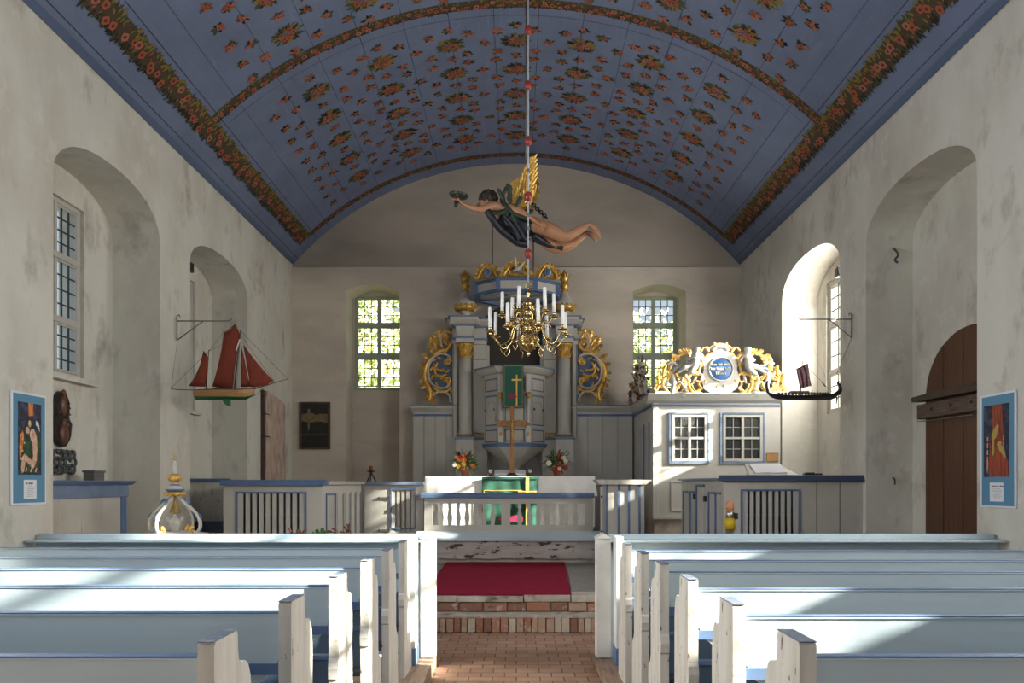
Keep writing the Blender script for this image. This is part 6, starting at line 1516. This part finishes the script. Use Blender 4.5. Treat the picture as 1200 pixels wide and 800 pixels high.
for args in ((.50, .42, .30, .13, .0190, 'art_green'), (.42, .55, .17, .12, .0192, 'art_green')): el(mb, *args)
pl(mb, [(.46, .91), (.60, .91), (.61, .80), (.47, .79)], .0191, 'art_orange')
pl(mb, [(.30, .66), (.24, .60), (.20, .50), (.23, .40), (.30, .50), (.34, .62)], .0193, 'art_orange')
pl(mb, [(.62, .70), (.74, .68), (.82, .60), (.83, .45), (.78, .40), (.74, .52), (.66, .58)], .0192, 'art_green')
pl(mb, [(.50, .68), (.62, .68), (.70, .62), (.72, .50), (.70, .40), (.64, .34), (.56, .36), (.60, .44), (.58, .54), (.50, .62)], .0196, 'art_skin')
el(mb, .45, .685, .09, .045, .0198, 'art_hair', .5); el(mb, .44, .665, .055, .032, .0200, 'art_skin', .4); el(mb, .51, .735, .07, .05, .0194, 'art_hair', -.3); el(mb, .50, .725, .04, .03, .0201, 'art_skin')
pl(mb, [(.64, .36), (.60, .32), (.48, .36), (.36, .41), (.38, .45), (.52, .41), (.60, .39)], .0199, 'art_skin')
pl(mb, [(.28, .42), (.34, .45), (.40, .43), (.38, .38), (.34, .30), (.28, .28), (.26, .33)], .0200, 'art_skin')
pl(mb, [(.68, .76), (.76, .74), (.80, .66), (.74, .70), (.68, .72)], .0195, 'paper')
for i in range(7): el(mb, .25+.05*(i % 3), .62-.035*i, .02, .010, .0200, 'art_yellow' if i % 2 else 'art_skin')
for i in range(6): pl(mb, [(.30+.07*i, .30), (.33+.07*i, .29), (.36+.07*i, .33), (.34+.07*i, .335)], .0198, 'art_yellow' if i % 2 else 'art_green')
mb.build('painting', t_)
def caption(t_, bx, u0, u1, v0, v1, seed):
    rr = random.Random(seed)
    mb = MB(); bx(mb, u0, u1, v0, v1, .016, .018, 'paper')
    w_ = u1-u0; h = v1-v0; u = u0+w_*.14
    for L in (3, 1, 6) if seed == 1 else (4, 3, 3, 5):            # bold heading, illegible in the photograph
        for j in range(L):
            bx(mb, u, u+w_*.035, v1-h*.24, v1-h*rr.choice([.13, .16, .16]), .018, .0186, 'ink'); 
            if rr.random() < .6: bx(mb, u, u+w_*.05, v1-h*.19, v1-h*.17, .018, .0186, 'ink')
            u += w_*.052
        u += w_*.03
    for r in range(8):
        v = v1-h*(.33+.078*r); half = w_*rr.uniform(.14, .34); u = (u0+u1)/2-half
        while u < (u0+u1)/2+half:
            L = w_*rr.uniform(.05, .12); bx(mb, u, u+L, v, v+h*.022, .018, .0184, 'ink_soft'); u += L+w_*.02
    mb.build('caption_card', t_)
caption(t_, bx, .34, .70, .055, .225, 1)
t_, bx, pl, el = poster(1, 6.89, 7.42, 1.49, 2.56, 'blue-mounted picture of yellow hands gripping a red beam on the right wall')
mb = MB(); bx(mb, .12, .84, .27, .90, .016, .018, 'art_dark')
for i in range(9): pl(mb, [(.14+.075*i, .30+.02*(i % 3)), (.17+.075*i, .30), (.18+.075*i, .62), (.15+.075*i, .60+.03*(i % 2))], .0188, ['art_dark', 'art_skin', 'art_red', 'ink_soft'][i % 4])
for i in range(5): bx(mb, .12, .84, .45+.06*i, .465+.06*i, .0185, .0190, 'art_dark')
pl(mb, [(.38, .90), (.56, .90), (.62, .27), (.40, .27)], .0194, 'art_beam'); pl(mb, [(.56, .90), (.64, .90), (.70, .27), (.62, .27)], .0192, 'art_red')
pl(mb, [(.30, .27), (.26, .40), (.32, .50), (.40, .52), (.42, .40), (.40, .27)], .0196, 'art_red'); pl(mb, [(.66, .27), (.68, .36), (.74, .46), (.80, .40), (.83, .27)], .0196, 'art_red'); pl(mb, [(.36, .44), (.38, .60), (.42, .60), (.44, .48)], .0197, 'art_hand')
for j, (du, dv) in enumerate(((0, 0), (.035, .018), (.07, .03), (.10, .03))): pl(mb, [(.36+du*.8, .60), (.42+du*.6, .61), (.47+du, .68+dv), (.44+du, .70+dv), (.38+du*.6, .66)], .0200+.0001*j, 'art_hand')
el(mb, .41, .62, .05, .025, .0199, 'art_hand', .8)
for j in range(4): pl(mb, [(.50+.055*j, .56-.01*j), (.54+.05*j, .57-.012*j), (.62+.045*j, .50-.02*j), (.60+.045*j, .48-.02*j)], .0200+.0001*j, 'art_hand')
el(mb, .58, .56, .055, .022, .0199, 'art_hand', .3); mb.build('painting', t_)
caption(t_, bx, .30, .68, .055, .22, 2)

# ------------------------------------------------------------------ things on the walls
mb = MB(); p = [Q(351, 526, 15.37), Q(387, 471, 15.37)]; x0, x1, z0, z1 = p[0].x, p[1].x, p[0].z, p[1].z
t_ = thing('old_painting', 'small dark landscape painting in a brown frame on the end wall', 'picture', ((x0+x1)/2, 15.37, z0))
frame_bars(mb, x0, x1, z0, z1, 15.335, 15.395, .045, 'wood_dark'); mb.box(x0+.03, x1-.03, 15.345, 15.39, z0+.27, z0+.30, 'wood_beam'); mb.build('frame', t_, bevel=.004)
mb = MB(); mb.box(x0+.03, x1-.03, 15.36, 15.39, z0+.03, z1-.03, 'canvas_dark')
mb.prism([(x0+.045, z0+.56), (x0+.2, z0+.53), (x0+.4, z0+.55), (x1-.045, z0+.52), (x1-.045, z0+.70), (x0+.4, z0+.70), (x0+.33, z0+.68), (x0+.26, z0+.72), (x0+.045, z0+.70)], 'y', 15.355, 15.362, 'canvas_sand'); mb.prism([(x0+.17, z0+.38), (x0+.20, z0+.38), (x0+.22, z0+.62), (x0+.21, z0+.80), (x0+.17, z0+.80), (x0+.165, z0+.6)], 'y', 15.35, 15.36, 'canvas_sand'); mb.build('canvas', t_)
t_ = thing('timber_slab', 'weathered upright timber slab against the left wall near the corner', 'slab', (-4.42, 14.3, CF))
mb = MB(); rr = random.Random(4); yA, yB = 13.62, 14.78; zt = Q(0, 463, 14.2).z
pts = [(yA, CF)]; 
for i in range(12): pts.append((yA+rr.uniform(-.015, .02), CF+(zt-.0-CF)*(i+1)/12.5))
pts += [(yA+.12, zt+.03), (yA+.3, zt-.01), (yA+.55, zt-.02), (yB-.2, zt-.08), (yB-.02, zt-.12)]
for i in range(10): pts.append((yB+rr.uniform(-.02, .015), zt-.2-(zt-.2-CF)*(i+1)/11))
pts += [(yB, CF)]
mb.prism(pts, 'x', -4.49, -4.44, 'old_slab'); mb.build('plank', t_, bevel=.012)
mb = MB(); mb.box(-4.50, -4.45, 13.52, 13.64, CF, zt+.02, 'wood_dark'); mb.build('dark_edge', t_)
for z in (2.55, 2.95):
    mb = MB(); mb.tube([(-4.48, 13.5, z), (-4.43, 13.52, z), (-4.43, 13.8, z)], .010, 'iron', 5); mb.build('iron_clamp', t_)
# carved relief, iron ornament and box in the left niche
XN = -5.08
def N_(px, py): Z = 905*0+F*5.08/(605-px); return Vector((XN, Z, HC+(566-py)*Z/F))
t_ = thing('carved_relief', 'dark oval carved relief with two lobes on the left niche wall', 'carving', tuple(N_(70, 523)))
mb = MB(); c1 = N_(70, 475); c2 = N_(69, 506); pts = []
for i in range(40):
    a = 2*PI*i/40; z_ = math.cos(a); w_ = .155+.025*math.cos(3*a) if z_ < 0 else .13
    r = abs(math.sin(a)); pinch = 1-.28*math.exp(-((z_-.12)/.16)**2)
    pts.append((c1.y*.5+c2.y*.5+.16*math.sin(a)*pinch*(1.05 if z_ < 0 else .85)*(1+.05*math.sin(a*9)), N_(70, 491).z+.31*z_))
mb.prism(pts, 'x', XN-.01, XN+.05, 'relief_dark'); mb.build('frame', t_, bevel=.015)
mb = MB(); cy_ = (c1.y+c2.y)/2
mb.ball((XN+.05, cy_, c2.z-.02), (.03, .09, .11), 'relief_brown', 12); mb.ball((XN+.05, cy_+.01, c2.z+.10), (.025, .05, .05), 'relief_brown', 10); mb.ball((XN+.05, cy_-.01, c1.z), (.03, .06, .12), 'relief_brown', 10); mb.ball((XN+.05, cy_, c1.z+.14), (.02, .035, .04), 'relief_brown', 8)
for i in range(18):
    a = 2*PI*i/18; mb.leaf((XN+.045, cy_+.09*math.sin(a), N_(70, 491).z+.22*math.cos(a)), (0, math.cos(a), -math.sin(a)), (1, 0, 0), .07, .05, 'relief_dark', .3, 2)
mb.build('carved_figures', t_)
t_ = thing('iron_ornament', 'pierced dark grey metal ornament below the carved relief', 'ornament', tuple(N_(71, 553)))
mb = MB(); c = N_(70, 541)
for i in range(5):
    for j in range(3):
        cy_ = c.y-.2+.1*i; cz_ = c.z-.08+.08*j; a0 = (i*3+j)*1.3
        curve(mb, [(XN+.02+.01*(j % 2), cy_+.06*math.cos(a0+q), cz_+.05*math.sin(a0+q)) for q in (0, 1, 2, 3, 4, 5)], (.017, .014), 'lead_grey', 6)
for i in range(10): mb.ball((XN+.03, c.y-.23+.05*i, c.z+(.11 if i % 2 else -.10)), (.02, .03, .03), 'lead_grey', 7)
mb.build('scrolls', t_)
mb = MB(); p = N_(96, 560); mb.box(-4.86, -4.74, 8.62, 8.84, 1.752, 1.86, 'tin_grey'); mb.box(-4.87, -4.73, 8.61, 8.85, 1.84, 1.865, 'tin_grey'); mb.box(-4.738, -4.733, 8.64, 8.82, 1.80, 1.806, 'lead_grey')
tag(mb.build('tin_box', bevel=.004), 'small grey metal box standing on the blue cornice in the left niche', 'box')
# door in the right niche, with its wooden lock beam
t_ = thing('arched_door', 'tall arched brown plank door in the right wall niche', 'door', (5.05, 8.52, 0.01))
mb = MB(); ya, yb = 7.62, 9.42; n = 9; sp0 = 2.75
def dz(y): q = (y-(ya+yb)/2)/((yb-ya)/2); return sp0+.72*math.sqrt(max(0, 1-q*q))
for i in range(n):
    a = ya+(yb-ya)*i/n; b_ = ya+(yb-ya)*(i+1)/n; pts = [(a+.003, .01), (b_-.003, .01)]
    for j in range(5): y = b_-.003+(a-b_+.006)*j/4; pts.append((y, dz(y)))
    mb.prism(pts, 'x', 5.02-.004*(i % 2), 5.095, 'wood_door')
mb.build('planks', t_, bevel=.003)
t2 = thing('lock_beam', 'rough timber beam holding the arched door shut', 'beam', (4.98, 8.5, 2.46))
mb = MB(); mb.box(4.92, 5.01, 7.52, 9.44, 2.50, 2.68, 'wood_beam'); mb.build('lower_beam', t2, bevel=.012)
mb = MB(); mb.prism([(7.52, 2.70), (9.52, 2.72), (9.54, 2.78), (8.9, 2.80), (7.52, 2.82)], 'x', 4.90, 5.01, 'wood_dark'); mb.build('upper_beam', t2, bevel=.012)
mb = MB()
for y in (8.3, 8.7, 9.1): mb.ball((4.915, y, 2.60), (.012, .02, .02), 'iron', 7)
mb.tube([(4.93, 9.44, 2.48), (4.93, 9.3, 2.47), (4.93, 8.3, 2.46)], .006, 'grey_iron', 5); mb.build('iron_bolts', t2)
# hooks and lamps
p = Q(1048, 300, 9.85); t_ = thing('iron_hook', 'small greenish iron hook hanging high in the right door niche', 'hook', (p.x, 9.86, p.z))
mb = MB(); curve(mb, [(p.x, 9.87, p.z+.10), (p.x-.02, 9.80, p.z+.07), (p.x+.02, 9.79, p.z), (p.x-.015, 9.80, p.z-.06), (p.x+.02, 9.80, p.z-.10)], .014, 'lead_grey', 6); mb.build('hook', t_)
p = Q(1047, 564, 9.85); t_ = thing('iron_hook', 'tiny iron wall hook low beside the right door niche', 'hook', (p.x, 9.86, p.z))
mb = MB(); curve(mb, [(p.x, 9.87, p.z+.05), (p.x, 9.82, p.z+.03), (p.x, 9.81, p.z-.04)], .009, 'iron', 6); mb.build('hook', t_)
def spot(p, d, label):
    t_ = thing('spotlight', label, 'lamp', tuple(p)); p = Vector(p); d = Vector(d)
    mb = MB(); mb.box(p.x-.07, p.x+.07, p.y-.06, p.y+.06, p.z-.05, p.z+.09, 'black_plastic'); mb.build('housing', t_, bevel=.01)
    mb = MB(); mb.quad(p+Vector((-.06, -.10, -.03)), p+Vector((.06, -.10, -.03)), p+Vector((.06, -.062, .08)), p+Vector((-.06, -.062, .08)), 'lamp_glass'); mb.tube([p+Vector((-.075, -.1, -.05)), p+Vector((-.075, -.06, .1))], .01, 'black_plastic', 5); mb.build('lamp_glass', t_)
    mb = MB(); mb.tube([p+Vector((0, 0, .05)), p+d], .012, 'black_plastic', 6); mb.build('bracket', t_)
Zs = 4.97*F/(605-224.5); spot((-4.96, Zs-1.0+.85, Q(0, 318, Zs).z), (-.14, 0, .06), 'black floodlight above the window in the second left niche')
Zs = 4.92*F/(984-605); spot((4.93, Zs, Q(0, 321, Zs).z), (.17, 0, .05), 'small black lamp at the window head in the right niche')

# ------------------------------------------------------------------ font cover, candle stand, book stand, offering post, plants
FY = 8.3; kf = FY/F
def Ff(x, y): p = Q(160+x/6.67, 520+y/6.67, FY); return p
c0 = Ff(300, 712); zb = c0.z
t_ = thing('font', 'white octagonal baptismal font carrying the crown-like cover', 'font', (c0.x, FY, 0))
mb = MB(); mb.lathe([(.30, 0), (.30, .08), (.16, .14), (.13, .55), (.20, .72), (.34, .86), (.36, zb-.03)], (c0.x, FY, 0), 'old_plinth', 8, smooth=False); mb.build('pedestal', t_)
t_ = thing('font_cover', 'white and blue crown-like font cover with gold ball and dove', 'font cover', (c0.x, FY, zb))
mb = MB(); mb.lathe([(.34, -.025), (.345, 0), (.33, .015), (.22, .025), (.16, .045), (0, .05)], (c0.x, FY, zb), 'clean_white', 32); mb.build('base_plate', t_)
def zf(y): return Ff(0, y).z-zb
for i in range(4):
    a = 2*PI*i/4-.2; d = Vector((math.cos(a), math.sin(a), 0)); o = Vector((c0.x, FY, zb))
    pr = [(300, 405, .035), (340, 430, .07), (390, 480, .135), (455, 545, .225), (500, 610, .285), (500, 670, .285), (470, 700, .24), (440, 680, .205), (455, 655, .215)]
    prof = [(.035, zf(400)), (.083, zf(435)), (.18, zf(492)), (.263, zf(548)), (.304, zf(608)), (.298, zf(660)), (.262, zf(692)), (.235, zf(688))]
    mb = MB(); s = Vector((-d.y, d.x, 0))
    pts = [o+d*r+Vector((0, 0, z)) for r, z in prof]
    curve(mb, pts, (.015, .023), 'clean_white', 8)
    rb = mb.build('rib', t_)
    for (i0, i1) in ((1, 2), (3, 4), (5, 6)):
        mb = MB()
        p0, p1 = pts[i0], pts[i1]; q0 = p0.lerp(p1, .1)+d*.020+Vector((0, 0, .020)); q1 = p0.lerp(p1, .9)+d*.022+Vector((0, 0, .018 if i0 < 4 else .0))
        mb.tube([q0, q0.lerp(q1, .5)+d*.003, q1], [.006, .017, .006], 'blue_paint', 6)
        mb.build('blue_inlay', rb)
    mb = MB(); scr = [o+d*(.225+.045*math.cos(q))+Vector((0, 0, zf(680)+.045*math.sin(q))) for q in [PI*.5+ j*.55 for j in range(9)]]
    mb.tube(scr, [.022-.0015*j for j in range(9)], 'gold_bright', 7); mb.ball(o+d*.225+Vector((0, 0, zf(680))), .018, 'gold', 7); mb.build('gilt_volute', rb)
mb = MB(); o = (c0.x, FY, zb)
mb.lathe([(.09, zf(400)), (.10, zf(385)), (.075, zf(372))], o, 'gold', 20)
mb.lathe([(.075, zf(372)), (.10, zf(360)), (.095, zf(352))], o, 'blue_paint', 24); mb.lathe([(.095, zf(352)), (.088, zf(345)), (.055, zf(325))], o, 'clean_white', 24); mb.lathe([(.055, zf(325)), (.05, zf(318)), (.03, zf(315))], o, 'blue_paint', 20); mb.lathe([(.03, zf(318)), (.024, zf(300)), (.03, zf(290))], o, 'clean_white', 16)
for i in range(12):
    a = 2*PI*i/12; d = Vector((math.cos(a), math.sin(a), 0)); mb.ball(Vector(o)+d*.095+Vector((0, 0, zf(392))), (.022, .022, .018), 'gold', 7)
mb.build('crown', t_)
mb = MB(); mb.lathe([(.02, zf(293)), (.05, zf(286)), (.062, zf(265)), (.05, zf(245)), (.02, zf(237))], o, 'gold_bright', 20)
for i in range(12):
    a = 2*PI*i/12; mb.tube([Vector(o)+Vector((r*math.cos(a), r*math.sin(a), z)) for r, z in ((.03, zf(290)), (.055, zf(283)), (.066, zf(265)), (.055, zf(248)), (.03, zf(240)))], .008, 'gold', 5)
mb.build('gold_ball', t_)
mb = MB(); mb.lathe([(.022, zf(238)), (.034, zf(225)), (.026, zf(205)), (.03, zf(185)), (.018, zf(165)), (.022, zf(150)), (.010, zf(125))], o, 'clean_white', 14); mb.lathe([(.008, zf(125)), (.018, zf(115)), (.010, zf(105)), (.004, zf(92))], o, 'gold', 10); mb.build('finial', t_)
mb = MB(); mb.lathe([(.055, zf(540)), (.05, zf(530)), (.035, zf(490)), (.022, zf(470)), (.012, zf(440)), (.01, zf(405))], o, 'gold_dark', 14); mb.build('bell', t_)
mb = MB(); mb.lathe([(.05, zf(690)), (.045, zf(665)), (.06, zf(640)), (.072, zf(615)), (.055, zf(590)), (.02, zf(565)), (.012, zf(545))], o, 'clean_white', 14); mb.ball((c0.x+.0, FY-.02, zb+zf(555)), .02, 'clean_white', 8)
for s in (-1, 1): mb.leaf((c0.x+s*.04, FY, zb+zf(640)), (s*.5, 0, 1), (0, -1, 0), .12, .05, 'clean_white', .1, 3)
mb.build('dove', t_)
# tripod candle stand on the far gate rail
p = Q(435, 562, 12.97); t_ = thing('tripod_candlestick', 'small black tripod candlestick with a red-brown candle on the stall rail', 'candlestick', (p.x, 12.96, 1.746)); zc_ = 1.746
mb = MB()
for i in range(3):
    a = 2*PI*i/3+.5; mb.tube([(p.x+.085*math.cos(a), 12.96+.055*math.sin(a), zc_), (p.x+.03*math.cos(a), 12.96+.02*math.sin(a), zc_+.10), (p.x, 12.96, zc_+.16)], .011, 'iron', 6)
mb.lathe([(.012, .15), (.075, .175), (.08, .185), (.0, .18)], (p.x, 12.96, zc_), 'iron', 14); mb.build('tripod', t_)
mb = MB(); mb.lathe([(.03, .183), (.03, .26), (.0, .262)], (p.x, 12.96, zc_), 'bead_red', 12); mb.tube([(p.x, 12.96, zc_+.26), (p.x, 12.96, zc_+.28)], .003, 'iron', 4); mb.build('candle_stub', t_)
# sloping book rest with open book, and small black thing on the right stall
t_ = thing('book_rest', 'white sloping book rest with open book on the right stall rail', 'book rest', (3.2, 10.4, 1.83))
x0, x1 = Q(874, 0, 10.3).x, Q(924, 0, 10.3).x
mb = MB(); mb.prism([(x0+.10, 1.985), (x1-.10, 1.985), (x1+.02, 1.83), (x0-.02+.07, 1.83)], 'y', 10.42, 10.45, 'clean_white'); mb.add([(x0-.02, 10.08, 1.83), (x1+.05, 10.08, 1.83), (x1-.10, 10.42, 1.985), (x0+.02, 10.42, 1.985), (x0-.02, 10.10, 1.80), (x1+.05, 10.10, 1.80), (x1-.10, 10.44, 1.955), (x0+.02, 10.44, 1.955)], [(0, 1, 2, 3), (4, 5, 6, 7), (0, 1, 5, 4), (1, 2, 6, 5), (2, 3, 7, 6), (3, 0, 4, 7)], 'clean_white'); mb.box(x0+.05, x1-.05, 10.1, 10.44, 1.745, 1.80, 'clean_white'); mb.build('slope', t_)
mb = MB(); xm = (x0+x1)/2
for a, b_ in ((x0+.07, xm), (xm, x1-.08)):
    mb.quad((a, 10.12, 1.86), (b_, 10.12, 1.866), (b_, 10.40, 1.99), (a, 10.40, 1.985), 'paper'); mb.quad((a, 10.12, 1.86), (b_, 10.12, 1.866), (b_, 10.12, 1.845), (a, 10.12, 1.845), 'paper')
mb.build('open_book', t_)
mb = MB(); p = Q(943, 556, 10.3); mb.box(p.x-.11, p.x+.12, 10.0, 10.08, 1.827, 1.85, 'black_plastic'); mb.box(p.x-.09, p.x+.02, 10.0, 10.07, 1.85, 1.862, 'black_plastic'); tag(mb.build('pen_tray', bevel=.004), 'flat black tray lying on the dark blue rail of the right stall', 'tray')
# offering post
OY = 9.5; p = Q(855.5, 0, OY); 
def zo(py): return Q(0, py, OY).z
t_ = thing('offering_post', 'steel offering post with yellow label and orange wooden top', 'collection box', (p.x, OY, CF))
mb = MB(); mb.lathe([(.14, CF+0), (.14, CF+.015), (.055, CF+.03), (.052, zo(620))], (p.x, OY, 0), 'steel', 16); mb.lathe([(.052, zo(608)), (.052, zo(599)), (.03, zo(598))], (p.x, OY, 0), 'steel', 16); mb.build('tube', t_)
mb = MB(); mb.lathe([(.052, zo(620)), (.063, zo(620)), (.063, zo(607)), (.052, zo(607))], (p.x, OY, 0), 'label_yellow', 20); mb.build('yellow_label', t_)
mb = MB(); mb.lathe([(.045, zo(598)), (.05, zo(594)), (.048, zo(589)), (.03, zo(586.5)), (0, zo(586))], (p.x, OY, 0), 'orange_top', 16); mb.build('wooden_top', t_)
mb = MB(); mb.box(p.x+.045, p.x+.085, OY-.05, OY, zo(608), zo(601), 'black_plastic'); mb.ball((p.x+.07, OY-.05, zo(606)), .018, 'black_plastic', 7); mb.build('padlock', t_)
# table with potted plants behind the left front screen
PY = 7.75
t_ = thing('plant_table', 'low wooden stand behind the left pew screen carrying the potted plants', 'table', (Q(375, 0, PY).x, PY, 0))
xa_, xb_ = Q(335, 0, PY).x, Q(415, 0, PY).x
mb = MB(); mb.box(xa_, xb_, PY-.15, PY+.15, .96, 1.0, 'wood_platform'); mb.build('table_top', t_)
for x in (xa_+.03, xb_-.06):
    for y in (PY-.13, PY+.10): mb = MB(); mb.box(x, x+.03, y, y+.03, 0, .96, 'wood_platform'); mb.build('leg', t_)
def plant(px, top, kind, label, seed):
    p = Q(px, 0, PY); zt_ = Q(0, top, PY).z; rr = random.Random(seed)
    t_ = thing('potted_plant', label, 'plant', (p.x, PY, 1.0), 'potted plants behind the left pew screen')
    mb = MB(); mb.lathe([(.04, 0), (.055, .09), (.06, .10), (.05, .10), (0, .09)], (p.x, PY, 1.0), 'terracotta', 14); mb.build('pot', t_)
    mb = MB()
    if kind == 'bushy':
        for i in range(46):
            d = Vector((rr.gauss(0, 1), rr.gauss(0, .7), rr.gauss(.4, .6))).normalized(); c = Vector((p.x, PY, zt_-.10)); mb.leaf(c+d*rr.uniform(.0, .07), d, (0, -1, .2), .065, .055, rr.choice(['leaf', 'leaf', 'leaf_bright']), .3, 2)
        mb.tube([(p.x, PY, 1.09), (p.x, PY, zt_-.08)], .008, 'leaf', 5)
    else:
        for i in range(6):
            e = Vector((p.x+rr.uniform(-.12, .10), PY+rr.uniform(-.05, .05), zt_-rr.uniform(0, .09))); b0 = Vector((p.x, PY, 1.09))
            mb.tube([b0, b0.lerp(e, .6)+Vector((.02, 0, .02)), e], .0035, 'leaf_brown', 5)
            for q in range(4): mb.leaf(b0.lerp(e, .55+.14*q), (rr.uniform(-1, 1), -.2, rr.uniform(-.2, 1)), (0, -1, 0), .055, .026, 'leaf_brown', .2, 2)
    mb.build('foliage', t_)
    for (dx, dz_, m_) in {'bushy': ((-.10, -.13, 'flower_yellow'), (.05, -.14, 'flower_orange')), 'twiggy': ((.0, -.12, 'flower_orange'),), 'sparse': ()}[kind]:
        mb = MB(); c = Vector((p.x+dx, PY-.06, zt_+dz_))
        for j in range(9): a = 2*PI*j/9; mb.leaf(c, (math.cos(a), -.3, math.sin(a)), (0, -1, 0), .036, .022, m_, .3, 1)
        mb.ball(c+Vector((0, -.008, 0)), .010, 'flower_red', 6); mb.tube([c, (p.x, PY, 1.09)], .003, 'leaf', 4); mb.build('flower', t_)
plant(376, 621.5, 'bushy', 'bushy green plant with orange flowers above the left pew ledge', 1)
plant(397, 617, 'twiggy', 'brown-leaved plant with one orange flower, rightmost above the left ledge', 2)
plant(349, 619, 'sparse', 'sparse reddish twigs, leftmost plant above the left pew ledge', 3)
